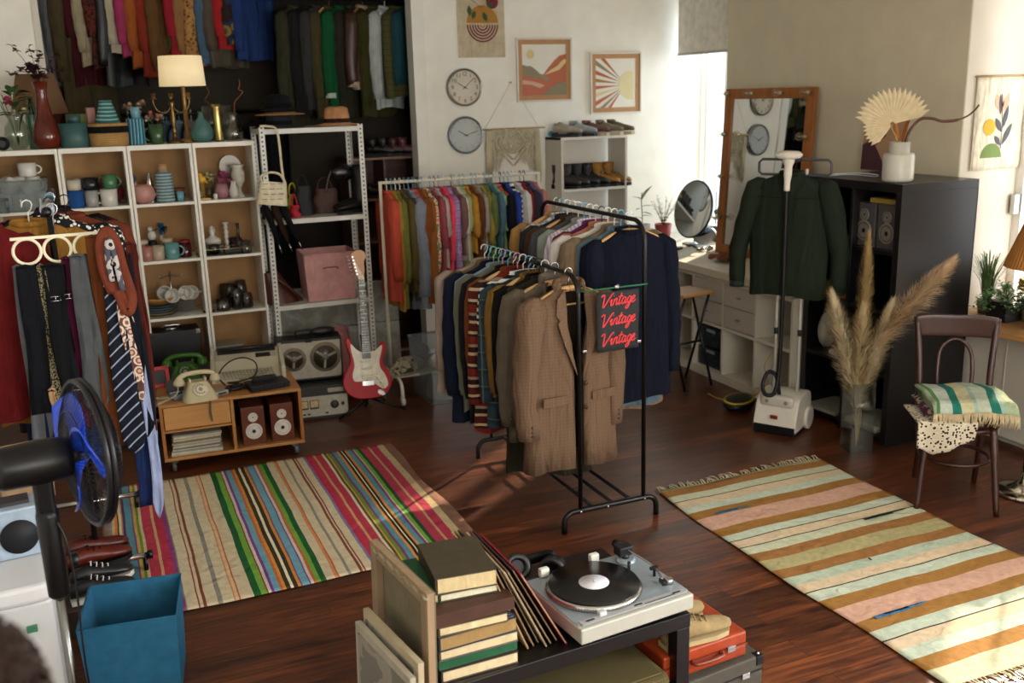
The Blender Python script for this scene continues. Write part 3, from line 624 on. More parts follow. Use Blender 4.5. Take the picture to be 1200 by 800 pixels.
def C(h, k=.80):
    c = lin(h)[:3]; g = sum(c)/3; return cloth(tuple(round((x*.92+g*.08)*k, 5) for x in c))
ZEB = stripes([(1, '17171a'), (1, 'd8d6cf')], 'Z', .035, wob=.05); PLD = plaid('2b3a44', '15202c', '5d6a5a', 11); NAVYPL = plaid('31302e', '8a8577', 'b8b2a0', 30)
KNIT = stripes([(3, '4a1712'), (1, 'b59a77'), (2, '2a1512'), (1, '8a7a66'), (3, '6b1f16'), (1, '2b1a16'), (1, 'b9a17c')], 'Z', .17, wob=.05)
LEO = blotch(['2a1c10', '8a6236', 'a87d48'], 38); FLOR = blotch(['c9a88a', 'c96f4f', 'd9cbb0', '6a7a52'], 30); TARTAN = plaid('b9a98a', '7a5a3a', '3a4a3a', 14)
HOUND = stripes([(1, '1b1b1d'), (1, 'cfccc2')], 'Z', .018); PRINT = blotch(['d8cdb0', 'b98a3e', 'd8cdb0', '7b6a45'], 45)
white_items = [
 ('shirt', 'coral orange long-sleeved', C('c4492f'), .74, .40, .50, 'w', {'D': .04}),
 ('blouse', 'mustard gold long', C('a87a2a'), .80, .38, .56, 'b'),
 ('shirt', 'olive green collared', C('71752f'), .78, .40, .52, 'w'),
 ('jacket', 'dull khaki brown', C('5d4f28'), .68, .42, .50, 'w', {'D': .036}),
 ('cardigan', 'dark grey-green', C('484b45'), .74, .42, .54, 'g'),
 ('hoodie', 'pale grey-blue', C('7e8794'), .80, .46, .62, 'b', {'D': .05}),
 ('blouse', 'bright coral red', C('cc4a48'), .54, .38, .42, 'b'),
 ('sweater', 'burnt orange brown long', C('7f4717'), .76, .44, .60, 'k', {'D': .05}),
 ('dress', 'copper brown knit', C('9a5a1d'), .78, .42, .55, 'b', {'D': .045}),
 ('blouse', 'cream flowered', FLOR, .66, .38, .46, 'w'),
 ('sweater', 'dusty rose', C('9b4650'), .74, .42, .30, 'b'),
 ('shirt', 'silver grey short', C('b0ada3'), .52, .40, .22, 'k'),
 ('blouse', 'crimson', C('b3243f'), .50, .38, .25, 'b'),
 ('dress', 'neon pink', C('e8415e'), .62, .38, .40, 'w', {'D': .04}),
 ('shirt', 'lilac checked', plaid('9a7aa8', '7a5a90', 'd0b8cc', 20), .66, .40, .50, 'w'),
 ('blouse', 'mauve brown', C('7e5856'), .44, .40, .24, 'k'),
 ('shirt', 'ivory white', C('cfc9b8'), .50, .38, .22, 'w'),
 ('dress', 'pale lime long', C('a2b07c'), .70, .38, .2, 'b', {'D': .04}),
 ('blouse', 'mustard yellow ruffled', C('c08a1f'), .44, .40, .24, 'b'),
 ('sweater', 'chestnut brown', C('6a3a22'), .46, .42, .26, 'w'),
 ('shirt', 'tan brown', C('96723f'), .52, .40, .24, 'b'),
 ('shirt', 'light grey', C('9a9c99'), .48, .40, .22, 'b'),
 ('blouse', 'golden olive', C('a08a35'), .46, .40, .3, 'w'),
 ('shirt', 'moss green', C('60753f'), .52, .42, .24, 'b'),
 ('shirt', 'steel blue', C('4c7286'), .5, .40, .24, 'b'),
 ('blouse', 'mint green', C('7fae80'), .50, .40, .22, 'b'),
 ('blouse', 'watermelon red', C('c24a4a'), .42, .40, .22, 'w'),
 ('sweater', 'inky navy black', C('12131c'), .62, .44, .4, 'k', {'D': .04}),
 ('sweater', 'royal blue', C('1f3f9c'), .48, .44, .3, 'b'),
 ('dress', 'zebra striped', ZEB, .66, .40, .3, 'b', {'D': .04}),
 ('shirt', 'pale silver', C('a9adb0'), .60, .42, .30, 'w'),
 ('shirt', 'chalk white', C('d8d6cf'), .60, .44, .4, 'w'),
 ('blouse', 'deep red', C('8e1f2c'), .60, .42, .4, 'k'),
 ('jacket', 'dark plum grey', C('35303c'), .46, .46, .4, 'k', {'D': .04}),
 ('shirt', 'lavender purple', C('6a5a96'), .54, .42, .4, 'w'),
 ('shirt', 'peach pink', C('c08070'), .46, .44, .35, 'w'),
]
rack_row(white_items, lambda i, n: (1.895+1.10*i/(n-1), 6.62, 1.541), pi/2, .03, 'on the cream rack', 'clothes on the cream rack', 100)
# ---- blazer that hangs open
def blazer(m, lining, label, loc, rz, L=.86, W_=.46, D=.075, sl=.62, seed=1, hk='W', what='', lapel=None, button=None):
    t = thing('jacket', label, 'jacket', loc, rz); rnd = random.Random(seed); ph = rnd.random()*5
    b = MB(); g = lambda v: .075 if v < .18 else max(.012, .075-(v-.18)*.16)
    add_body(b, W_, D, L, 1.10, ph, .22, 44, gap=(0, g), hemv=.015); o = b.build('body', m, t, solid=.004)
    b = MB(); rows = add_body(b, W_*.94, D*.9, L*.94, 1.08, ph, .2, 30, gap=(0, lambda v: g(v)*.9)); b.build('lining', lining, t)
    for s in (-1, 1):
        q = MB(); e, r = add_sleeve(q, s, W_, D, sl, ph+s, r0=.078, r1=.056, out=.035, fwd=-.02); sv = q.build('sleeve', m, t)
        bm = MB()
        for k in range(3): bm.ball((e[0]+s*r*.2, e[1]-r*.95, e[2]+.03+.022*k), .007, 8, 5)
        bm.build('cuff_button', button or plastic('3a2a20'), sv)
        # lapel: folded strip on the chest
        pts = [(s*.052, -D*.60, -.075), (s*.105, -D*.86, -.115), (s*.118, -D*1.03, -.19), (s*.088, -D*1.06, -.205), (s*.115, -D*1.13, -.225), (s*.085, -D*1.25, -.33), (s*.012, -D*1.22, -.50), (s*.035, -D*1.05, -.38), (s*.055, -D*.92, -.25), (s*.050, -D*.75, -.15)]
        lp = MB(); c = (s*.07, -D*1.05, -.26); n = len(pts)
        fr_ = [(p[0], p[1]-.006, p[2]) for p in pts]; bk = [(p[0], p[1]+.003, p[2]) for p in pts]
        vs = fr_+bk+[(c[0], c[1]-.012, c[2]), (c[0], c[1]+.003, c[2])]
        fs = [(i, (i+1) % n, 2*n) for i in range(n)]+[(n+(i+1) % n, n+i, 2*n+1) for i in range(n)]+[(i, n+i, n+(i+1) % n, (i+1) % n) for i in range(n)]
        lp.add(vs, fs, False); lp.build('lapel', lapel or m, t, bevel=.0015)
        pk = MB(); pk.box((s*.135, -D*1.10-.006, -.60), (.13, .006, .045)); pk.build('pocket_flap', m, t, bevel=.002)
    q = MB(); q.tube([(.072*cos(a), D*.62*sin(a), -.068+.012*sin(a)) for a in [R_(x) for x in range(-30, 211, 15)]], .014, 8, flat=1.9, up=(0, 0, 1)); q.build('collar', m, t)
    bb = MB()
    for z in (-.53, -.65): bb.ball((.03, -D*1.22-.004, z), .011, 10, 5, sq=(1, .5, 1))
    bb.build('button', button or plastic('3a2a20'), t)
    hanger('wood', 'light', HC['W'][1], loc, rz, what)
    return t
TW = plaid('67513f', '59432f', '7a6450', 60)
YA = 4.10; XA, ZA = 2.035, 1.283; XB, ZB = 2.39, 1.513
blazer(TW, cloth('2c241d'), 'brown tweed single-breasted jacket hanging open at the front of the black rack', (XA, YA, ZA), R_(4), L=.88, what='brown tweed jacket', W_=.47, D=.08)
blazer(cloth('5c5346'), cloth('4a3f31'), 'grey-brown wool suit jacket hanging just behind the brown tweed jacket', (XA+.01, 4.27, ZA), R_(-14), L=.80, what='grey-brown wool jacket', W_=.46, D=.05, seed=4)
A_items = [
 ('coat', 'long dark olive', C('2c2a1c'), 1.02, .42, .62, 'w', {'D': .03, 'rot': -.35}),
 ('sweater', 'thick black', C('131212'), .62, .44, .5, 'k', {'rot': -.05}),
 ('shirt', 'mustard brown corduroy', C('7c5a1c'), .60, .46, .5, 'W', {'D': .045}),
 ('shirt', 'dark green plaid', PLD, .78, .48, .56, 'b', {'D': .04}),
 ('shirt', 'black and cream striped', ZEB, .66, .44, .55, 'w'),
 ('sweater', 'red-brown patterned knit', KNIT, .84, .50, .60, 'p', {'D': .045}),
 ('cardigan', 'rust orange', C('7a3c16'), .62, .46, .55, 'W', {'D': .04}),
 ('jacket', 'soot black', C('17171a'), .82, .48, .6, 'b'),
 ('shirt', 'sage grey', C('6d6e5c'), .78, .48, .6, 'p'),
 ('shirt', 'pale sky blue', C('8096ab'), .70, .46, .58, 'm'),
 ('shirt', 'dark navy', C('121a30'), .86, .52, .62, 'm', {'D': .045}),
 ('shirt', 'khaki', C('6a5c38'), .74, .48, .6, 'b'),
 ('coat', 'pale beige pink', C('a08d80'), .72, .54, .5, 'w', {'D': .045, 'flare': 1.15}),
]
rack_row(A_items, lambda i, n: (XA-.005*i, 4.36+.055*i+.006*(i % 3), ZA), 0, .03, 'on the lower rail of the black rack', 'clothes on the lower rail', 200)
B_items = [
 ('sweater', 'navy blue knitted', C('090f20'), .86, .47, .66, 'W', {'D': .065, 'fold': .35, 'out': .035}),
 ('shirt', 'washed denim blue', C('56707f'), .92, .43, .5, 'b', {'D': .03}),
 ('coat', 'long beige trench', C('7c6850'), .95, .56, .68, 'w', {'D': .05, 'out': .04}),
 ('shirt', 'bright white', C('d9d5cc'), .90, .58, .66, 'w', {'out': .04}),
 ('blouse', 'salmon crinkled', C('b3704e'), .55, .50, .4, 'k'),
 ('blouse', 'magenta purple', C('6a1f55'), .60, .44, .4, 'w'),
 ('shirt', 'pale lilac striped', stripes([(1, 'b8a9c4'), (1, 'd9d2dc')], 'X', .02), .60, .44, .4, 'w'),
 ('shirt', 'light grey-green satin', C('8e9488'), .66, .50, .5, 'b', {'D': .04}),
 ('jacket', 'mid grey wool', C('4b4d4d'), .72, .50, .55, 'w', {'D': .04}),
 ('jacket', 'dark chocolate brown', C('4a2f20'), .72, .50, .55, 'W', {'D': .045}),
 ('jacket', 'charcoal suit', C('2a2d2e'), .74, .52, .58, 'w', {'D': .05}),
 ('shirt', 'blue and white checked', plaid('c8ccd0', '4d6488', '8a97ab', 30), .70, .46, .5, 'b'),
 ('coat', 'camel yellow', C('a57b3c'), .72, .52, .58, 'W', {'D': .04}),
]
rack_row(B_items, lambda i, n: (XB+(.02 if i else .03), 4.20+.066*i, ZB), 0, .034, 'on the higher rail of the black rack', 'clothes on the higher rail', 300)
# ------------------------------------------------------------------ tie rack at the left
def tie_rack():
    t = thing('garment_rack', 'black and chrome clothes rack with ties hung over its near end', 'clothes rack', (-.16, 4.75, 0)); M = M_bmetal
    for y in (-.25, .55):
        f_ = MB().tube([(-.24, y, .085), (.22, y, .085)], .014, 10).build('foot', M_chrome, t); MB().tube([(0, y, .02), (0, y, 1.70)], .013, 10).build('post', M, t)
        for x in (-.24, .22): MB().tube([(x-.012, y, .085), (x+.012, y, .085)], .02, 12).build('end_cap', M, f_); MB().tube([(x*.9, y, 0), (x*.9, y, .075)], .011, 8).build('stud', M, f_)
    MB().tube([(0, -.46, 1.70), (0, .62, 1.70)], .012, 10).build('rail', chrome('9a9a9a'), t)
    MB().tube([(0, -.50, 1.70), (0, -.44, 1.70)], .019, 12).build('end_cap', M, t)
    MB().tube([(0, -.44, 1.70), (0, -.36, 1.70)], [.022, .03], 12).build('clamp', blotch(['2a6fa8', 'dfe3e6', '9aa0a4'], 30), t)
tie_rack()
L_items = [
 ('coat', 'long wine red', C('6e1113'), .80, .40, .50, 'k', {'D': .05, 'flare': 1.0, 'dx': -.25}),
 ('shirt', 'mustard yellow silk', C('9a6a1c'), .85, .42, .50, 'w', {'D': .035, 'dx': -.08}),
 ('blouse', 'black and white dotted', blotch(['d8d4c8', '141414'], 50), .70, .50, .3, 'k', {'D': .04}),
 ('shirt', 'rusty brown', C('6e2f18'), .8, .46, .5, 'k', {'D': .04, 'dx': .06}),
 ('dress', 'midnight blue', C('141d38'), 1.1, .44, 0, 'b', {'D': .04}),
 ('coat', 'tan brown suede', C('3a2818'), .95, .44, .5, 'W', {'D': .05}),
 ('coat', 'dark brown-black', C('1c1014'), 1.0, .50, .5, 'k', {'D': .05}),
 ('coat', 'black wool', C('101012'), 1.2, .46, .5, 'k', {'D': .05}),
]
rack_row(L_items, lambda i, n: (-.16, 4.46+.085*i, 1.713), .12, .035, 'on the tie rack', 'clothes on the tie rack', 400)
def ring_hanger(loc, rz):
    t = thing('scarf_hanger', 'cream plastic hanger with three rings holding ties and belts', 'hanger', loc, rz); M = plastic('e0d9bd')
    MB().tube([(0, 0, -.10), (0, 0, -.03), (.013, 0, -.02)]+[(.02*cos(R_(a)), 0, -.002+.02*sin(R_(a))) for a in (-30, 20, 70, 120, 170, 200)], .003, 6).build('hook', M_chrome, t)
    MB().box((0, 0, -.112), (.33, .010, .012)).build('crossbar', M, t, bevel=.002)
    for x in (-.11, 0, .11): MB().tube([(x+.050*cos(a), 0, -.165+.050*sin(a)) for a in [2*pi*i/24 for i in range(24)]], .0065, 8, closed=True).build('ring', M, t)
TX, TY, TZ = -.14, 4.30, 1.713
ring_hanger((TX, TY, TZ), .05)
def necktie(m, label, x, ztop, L, w0=.035, w1=.085, y=4.28, tilt=0, tail=.7, cat='tie', name='necktie', wave=.006, tm=None, tip=1, dx=.012):
    x = TX+(x-TX)*.80-.02; tilt *= .15; t = thing(name, label, cat, (x, y, ztop), 0, None); ph = x*31
    def blade(L_, a, b_, yo, tipn=1):
        n = 14; pts = []
        def f(u, v):
            w = a+(b_-a)*v**.8; z = -L_*v
            if v > .93 and tipn: w *= max(.04, (1-v)/.07)
            xx = (u-.5)*w+tilt*v*L_+wave*sin(v*7+ph)*v*1.5
            return (xx, yo+wave*sin(v*5+ph)+.004*cos((u-.5)*5), z)
        return MB().grid(f, 5, 22)
    blade(L, w0, w1, -.008, tip).build('front_blade', m, t, solid=.004)
    MB().tube([(-w0/2, -.008, 0), (0, .0, .008), (w0/2, -.008, 0)], .006, 6).build('fold', m, t)
    if tail: blade(L*tail, w0, w1*.55, .012, tip).build('tail', tm or m, t, solid=.004, loc=(dx, 0, 0))
    return t
DS = stripes([(5, '11151f'), (1, '8a93a6')], 'Z', .036, wob=0)
n_ = DS.node_tree; # diagonal: rotate the coordinates
mp_ = n_.nodes.new('ShaderNodeMapping'); mp_.inputs['Rotation'].default_value = (0, R_(40), 0)
tc_ = [q for q in n_.nodes if q.type == 'TEX_COORD'][0]; sp_ = [q for q in n_.nodes if q.type == 'SEPXYZ'][0]
n_.links.new(tc_.outputs['Object'], mp_.inputs[0]); n_.links.new(mp_.outputs[0], sp_.inputs[0])
SPK = blotch(['15140f', '8f8562', '15140f'], 160); PAIS = blotch(['c9a793', '8a5a48', 'd6c2ae', '5a3a34'], 26)
zr = TZ-.225
necktie(cloth('5a5c60'), 'plain mid-grey tie at the left end of the ring hanger', TX-.165, zr, .78, tilt=.02, y=4.31)
necktie(cloth('0d0f14'), 'wide black scarf hanging through the left ring', TX-.128, zr, .60, .07, .10, tip=0, name='scarf', cat='scarf', y=4.275)
necktie(cloth('141c3a'), 'dark blue tie half hidden behind the wide black scarf', TX-.10, zr, .85, .04, .07, y=4.315)
necktie(SPK, 'olive and black speckled scarf between the left and middle rings', TX-.06, zr, .74, .03, .05, tilt=.06, tip=0, name='scarf', cat='scarf', y=4.27)
necktie(cloth('0c0d10'), 'black elastic braces hanging through the middle ring', TX-.010, zr, .52, .075, .075, tip=0, name='braces', cat='braces', y=4.265)
necktie(cloth('4a1230'), 'maroon tie beside the black braces', TX+.055, zr+.02, .72, .03, .07, tilt=.05, y=4.29)
necktie(cloth('474a4b'), 'broad slate grey tie at the right ring', TX+.11, zr+.03, .66, .055, .105, tilt=.08, y=4.255)
necktie(cloth('1c2a52'), 'narrow royal navy tie behind the slate grey tie', TX+.148, zr+.02, .60, .03, .06, tilt=.05, y=4.30)
necktie(cloth('5a3014'), 'long brown suede scarf right of the grey ties', TX+.19, zr+.10, .88, .05, .09, tilt=.055, tip=0, name='scarf', cat='scarf', y=4.26)
necktie(DS, 'black tie with diagonal silver stripes', TX+.25, zr-.02, .80, .055, .10, tilt=.06, y=4.24)
necktie(PAIS, 'pink-brown paisley silk scarf beside the diagonally striped tie', TX+.295, zr+.02, .62, .03, .05, tilt=.05, tip=0, name='scarf', cat='scarf', y=4.25, wave=.014)
necktie(cloth('10131a'), 'black satin tie at the far right of the tie bunch', TX+.335, zr+.02, .78, .04, .075, tilt=.06, y=4.26)
necktie(cloth('4a1c12'), 'long rust red scarf at the outer right edge of the ties', TX+.36, zr+.06, .80, .03, .05, tilt=.085, tip=0, name='scarf', cat='scarf', y=4.27, wave=.01)
necktie(cloth('16244a'), 'long navy tie reaching far down below the other ties', TX+.30, zr-.30, .78, .06, .085, tilt=.02, y=4.285, tip=0)
necktie(cloth('8e98b8'), 'long pale blue tie with a dark tip hanging lowest', TX+.345, zr-.34, .80, .03, .045, tilt=.05, y=4.27)
necktie(cloth('22345c'), 'denim blue scarf low behind the braces', TX+.01, zr-.46, .38, .14, .17, tip=0, name='scarf', cat='scarf', y=4.33)
necktie(cloth('a07f5c'), 'cream and brown cord belt low at the left of the ties', TX-.09, zr-.5, .34, .022, .022, tip=0, name='cord_belt', cat='belt', y=4.25, wave=.03, tail=0)
# twisted scarf knot at the right
kt = thing('knotted_scarf', 'rust brown and black scarf looped and knotted above the striped tie', 'scarf', (TX+.20, 4.225, TZ-.10))
MB().tube(smoothpts([(-.015, 0, -.25), (-.04, 0, -.14), (-.035, 0, -.04), (-.01, 0, .0), (.015, 0, -.05), (.03, 0, -.16), (.05, .0, -.27), (.03, -.01, -.33), (.01, 0, -.27), (-.015, 0, -.20)], 5), .024, 8, flat=.35, up=(0, 1, 0)).build('rust_cloth', cloth('6a3322'), kt)
MB().tube(smoothpts([(-.015, -.01, -.20), (-.02, -.015, -.1), (-.008, -.02, -.03), (.008, -.015, -.12), (.02, -.02, -.24)], 5), .012, 8, flat=.6, up=(0, 1, 0)).build('silk_lining', blotch(['1a1a1e', 'b0a8a4', '4a4a55'], 22), kt)
# silver buckles
for i, (x, z, lab) in enumerate(((TX-.03, zr-.13, 'upper left silver buckle on the black braces'), (TX+.02, zr-.125, 'upper right silver buckle on the black braces'), (TX-.06, zr-.60, 'silver belt buckle at the bottom of the wide black scarf'), (TX+.005, zr-.50, 'silver clip at the bottom end of the black braces'))):
    b = MB(); w, h = (.035, .018) if i < 2 else (.042, .028)
    b.tube([(-w/2, 0, -h/2), (w/2, 0, -h/2), (w/2, 0, h/2), (-w/2, 0, h/2)], .0028, 6, closed=True); b.cyl((0, 0, -h/2), (0, 0, h/2), .002, n=6)
    tag(b.build('buckle', M_chrome, loc=(x, 4.248, z)), lab, 'buckle')
# ------------------------------------------------------------------ closet rows
MB_ = MB
cr = thing('closet_rail', 'chrome rail high in the closet carrying the right-hand jackets', 'rail', (2.0, 8.0, 2.86)); MB().tube([(-.62, 0, 0), (.56, 0, 0)], .014, 10).build('tube', chrome('8a8a86'), cr)
for x in (-.62, .5): MB().tube([(x, 0, 0), (x, 0, .28)], .008, 8).build('bracket', chrome('8a8a86'), cr)
cr = thing('closet_rail', 'chrome rail high in the closet carrying the left-hand clothes', 'rail', (.6, 8.0, 3.02)); MB().tube([(-.78, 0, 0), (.78, 0, 0)], .014, 10).build('tube', chrome('8a8a86'), cr)
for x in (-.7, .7): MB().tube([(x, 0, 0), (x, 0, .12)], .008, 8).build('bracket', chrome('8a8a86'), cr)
LEATH = leather('3a2217', .35)
up_right = [
 ('coat', 'olive grey long', C('3a3a28'), .95, .46, .6, 'k', {'D': .05}),
 ('jacket', 'charcoal black tailored', C('1f1f20'), .82, .46, .6, 'k', {'D': .05}),
 ('shirt', 'slate grey', C('3a3a3a'), .78, .44, .58, 'k', {'D': .045}),
 ('jacket', 'khaki field', C('4b4426'), .84, .46, .6, 'W', {'D': .045}),
 ('sweater', 'emerald green', C('0c5a33'), .74, .46, .60, 'k', {'D': .05, 'cuff': C('cfd6c8')}),
 ('jacket', 'dark moss', C('2e2e22'), .84, .46, .6, 'k', {'D': .045}),
 ('jacket', 'dark brown leather', LEATH, .62, .48, .52, 'W', {'D': .06, 'cuff': C('b8a586'), 'collar': C('a08d6e')}),
 ('jacket', 'army green', C('3d3d18'), .84, .46, .66, 'k', {'D': .05}),
 ('shirt', 'pale blue-white denim', C('b4bcbc'), .78, .42, .62, 'w', {'D': .05}),
 ('vest', 'quilted olive green', stripes([(10, '4a4a2a'), (1, '2b2b17')], 'Z', .045), .70, .46, 0, 'k', {'D': .07}),
 ('jacket', 'teal blue', C('1c4a55'), .60, .42, .5, 'k', {'D': .05}),
]
rack_row(up_right, lambda i, n: (1.64+.90*i/(n-1), 8.0, 2.874), pi/2-.8, .04, 'high in the closet', 'jackets high in the closet', 500)
up_left = [
 ('coat', 'worn brown leather', leather('5a2a1a'), 1.0, .46, .6, 'k', {'D': .05}),
 ('shirt', 'light grey striped', stripes([(2, '6d6f70'), (1, '3f4244')], 'X', .03), .70, .44, .5, 'w', {'D': .045}),
 ('coat', 'silver grey satin', C('5a5d60'), .72, .42, .5, 'k'),
 ('coat', 'long khaki trench', C('4a4026'), 1.02, .46, .6, 'k', {'D': .05}),
 ('dress', 'dark cherry', C('45101a'), .72, .40, .3, 'w'),
 ('blouse', 'oatmeal fringed', C('a89a7c'), .58, .40, .4, 'w'),
 ('dress', 'brown and black dotted', blotch(['5a2316', '17100e', '5a2316'], 40), .60, .42, .3, 'k'),
 ('shirt', 'black leather', leather('121212'), .72, .42, .5, 'k'),
 ('blouse', 'ivory cream', C('b9ae94'), .50, .42, .35, 'w'),
 ('blouse', 'hot pink', C('a83060'), .52, .42, .35, 'w'),
 ('dress', 'burnt orange', C('a4551a'), .60, .42, .4, 'k', {'D': .04}),
 ('dress', 'rusty red', C('8e2d18'), .66, .42, .4, 'k'),
 ('coat', 'camel brown', C('6a4a24'), .62, .42, .5, 'W'),
 ('skirt' if False else 'trousers', 'army olive', C('4c4a22'), .40, .44, 0, 'k', {'D': .05}),
 ('dress', 'bright scarlet', C('a0182a'), .54, .42, .3, 'w'),
 ('shirt', 'tan camel', C('9a6f42'), .56, .42, .4, 'k'),
 ('blouse', 'leopard print', LEO, .58, .42, .45, 'k', {'D': .045}),
 ('shirt', 'faded denim blue', C('4a6680'), .58, .42, .45, 'b'),
 ('shirt', 'grey brown', C('5a5144'), .60, .42, .4, 'k'),
 ('blouse', 'tomato red', C('b01c1e'), .48, .42, .3, 'w', {'D': .045}),
 ('blouse', 'dark patchwork', blotch(['4a4a4a', '8a6a2a', '23324a', '2a1a1a'], 9), .44, .42, .3, 'k', {'D': .045}),
 ('shirt', 'cobalt blue', C('1f3c78'), .55, .42, .4, 'k'),
]
rack_row(up_left, lambda i, n: (-.10+1.42*i/(n-1), 8.0, 3.034), pi/2-.8, .036, 'on the left closet rail', 'clothes on the left closet rail', 600)
lo = thing('closet_rail', 'dark lower rail deep in the closet behind the table lamp', 'rail', (.8, 8.25, 2.02)); MB().tube([(-.9, 0, 0), (.75, 0, 0)], .014, 10).build('tube', M_bmetal, lo)
for x in (-.9, .75): MB().tube([(x, 0, 0), (x, 0, -2.02)], .012, 8).build('post', M_bmetal, lo)
low = [
 ('coat', 'grey knitted fringe', C('5e5b50'), .9, .42, .5, 'k'), ('coat', 'brown padded', C('3a2a1e'), .95, .44, .5, 'k'), ('trousers', 'inky navy', C('141a2e'), .9, .4, 0, 'k'), ('coat', 'coffee', C('2a1c14'), 1.0, .44, .5, 'k'),
 ('dress', 'coral and orange', C('a05032'), .9, .42, .3, 'w'), ('dress', 'terracotta floral', blotch(['7a3a24', 'b0704a', '4a2a1e'], 24), .9, .42, .3, 'w'), ('coat', 'dim olive', C('2b2a1e'), 1.0, .44, .5, 'k'), ('shirt', 'dusty blue', C('5e7a96'), .5, .4, .4, 'b'), ('shirt', 'soft sky blue', C('7f97b0'), .5, .4, .4, 'b'), ('blouse', 'faded pink', C('a98a90'), .5, .4, .4, 'w'), ('shirt', 'misty lilac', C('8a86a0'), .5, .4, .4, 'w'),
 ('trousers', 'dark indigo denim', C('16213c'), .95, .4, 0, 'k', {'D': .05}), ('trousers', 'washed indigo denim', C('1f2e50'), .95, .4, 0, 'k', {'D': .05}), ('trousers', 'black denim', C('121318'), .95, .4, 0, 'k', {'D': .05}), ('trousers', 'deep blue denim', C('1a2848'), .9, .4, 0, 'k', {'D': .05}), ('coat', 'near-black navy', C('10131c'), 1.0, .44, .5, 'k', {'D': .05}), ('coat', 'smoky black', C('16161a'), 1.1, .44, .5, 'k', {'D': .05}),
]
rack_row(low, lambda i, n: (-.02+1.48*i/(n-1), 8.25, 2.034), pi/2-.3, .034, 'on the low closet rail', 'clothes on the low closet rail', 700)
bl = thing('denim_shirt', 'bright blue draped shirt low on the closet rail', 'shirt', (0, 0, 0)) if False else None
# closet shoe shelves
ss = thing('closet_shelf', 'small brown wooden shelf with dark boots inside the closet', 'shelf', (2.33, 8.0, 0)); Mw = wood('4a2416', .5, 'X')
for z in (.02, .6, .95, 1.30, 1.63): MB().box2((-.38, -.16, z-.018), (.2, .18, z)).build('shelf_board', wood('7c5a38', .5, 'X'), ss)
for x in (-.38, -.09, .2): MB().box2((x-.009, -.15, 0), (x+.009, .18, 1.63)).build('side_panel', Mw, ss)
MB().box2((-.38, .17, 0), (.2, .18, 1.63)).build('back_panel', Mw, ss)
# ------------------------------------------------------------------ things on the shelves
def proj(p):
    d = Vector(p)-CAM; c = (AX[0]*d.x+AY[0]*d.y+AZ[0]*d.z, AX[1]*d.x+AY[1]*d.y+AZ[1]*d.z, AX[2]*d.x+AY[2]*d.y+AZ[2]*d.z)
    return 600-c[0]/c[2]*FPX, 400+c[1]/c[2]*FPX
def xat(px, y, z):
    a, b = -2.0, 7.0
    for _ in range(40):
        m = (a+b)/2
        if proj((m, y, z))[0] < px: a = m
        else: b = m
    return (a+b)/2
def pxm(y): return 1150/(y*1.06)   # pixels per metre at depth y
def one(mb, name, m, label, cat, loc, rz=0, group=None, **k):
    return tag(mb.build(name, m, loc=loc, rz=rz, **k), label, cat, group)
def leaf(b, base, dirv, L, Wd, up=(0, 0, 1), curl=.2, n=5):
    d = Vector(dirv).normalized(); s = d.cross(Vector(up)); s = s.normalized() if s.length > 1e-4 else Vector((1, 0, 0)); u = s.cross(d)
    vs = []; base = Vector(base)
    for i in range(n+1):
        t = i/n; w = Wd*sin(pi*min(.98, max(.03, t))**.85)*.5; c = base+d*L*t-u*curl*L*t*t
        vs += [c-s*w+u*w*.3, c, c+s*w+u*w*.3]
    fs = []
    for i in range(n):
        for j in (0, 1): fs.append((i*3+j, i*3+j+1, i*3+3+j+1, i*3+3+j))
    b.add(vs, fs, True)
ZT = ST+.001
def place(px, y, z): return (xat(px, y, z), y, z)
def vase(name, prof, m, label, cat, px, y, z, n=28, solidlip=True, rz=0, sx=1, sy=1):
    t = thing(name, label, cat, place(px, y, z), rz)
    MB().shell(prof, .0035, n=n, sx=sx, sy=sy).build('body', m, t); return t
def mug(px, y, z, col, label, r=.04, h=.09, ha=0, m=None, taper=.92, handle=None, name='mug', cat='mug', rot=None):
    t = thing(name, label, cat, place(px, y, z), ha); mm = m or ceramic(col)
    if rot: t.rotation_euler = rot; t.location.z += r
    MB().shell([(r*taper*.9, 0), (r*taper, .004), (r, h)], .004, n=24).build('body', mm, t)
    if handle is not False:
        MB().tube([(r*.93+.024*sin(a), 0, h*.5+.6*h*.5*cos(a)) for a in [pi*i/10 for i in range(11)]], .0045, 8).build('handle', handle or mm, t)
    return t
def ribbed(c, axis='Z', f=.01): return stripes([(3, c), (1, '2b4048')], axis, f)
# --- top of the bookcases
one(MB().ball((0, 0, .034), .034, sq=(1, 1, 1)).lathe([(.02, .0), (.016, .003)], mx=T(0, -.034, .034)@RXm(pi/2)), 'camera_lens', plastic('1b1b1c'), 'small round black speaker ball at the far left of the bookcase top', 'speaker', place(4, 6.86, ZT))
t = vase('glass_vase', [(.03, 0), (.048, .02), (.058, .07), (.052, .11), (.036, .14), (.034, .15), (.044, .17)], glassy('cfdccb', .16, .93), 'clear ribbed glass vase with pink and white flowers', 'vase', 23, 6.92, ZT)
b = MB(); g = MB(); rnd = random.Random(5)
for i in range(9): a = rnd.uniform(0, 6.3); g.tube(smoothpts([(0, 0, .02), (.02*cos(a), .02*sin(a), .12), (.06*cos(a), .04*sin(a), .2+rnd.random()*.09)], 3), .0018, 5)
for i in range(16): a = rnd.uniform(0, 6.3); z = rnd.uniform(.15, .28); leaf(g, (.02*cos(a), .02*sin(a), z), (cos(a), sin(a)*.6, rnd.uniform(.1, .8)), .07, .035)
g.build('stems', cloth('35552b'), t)
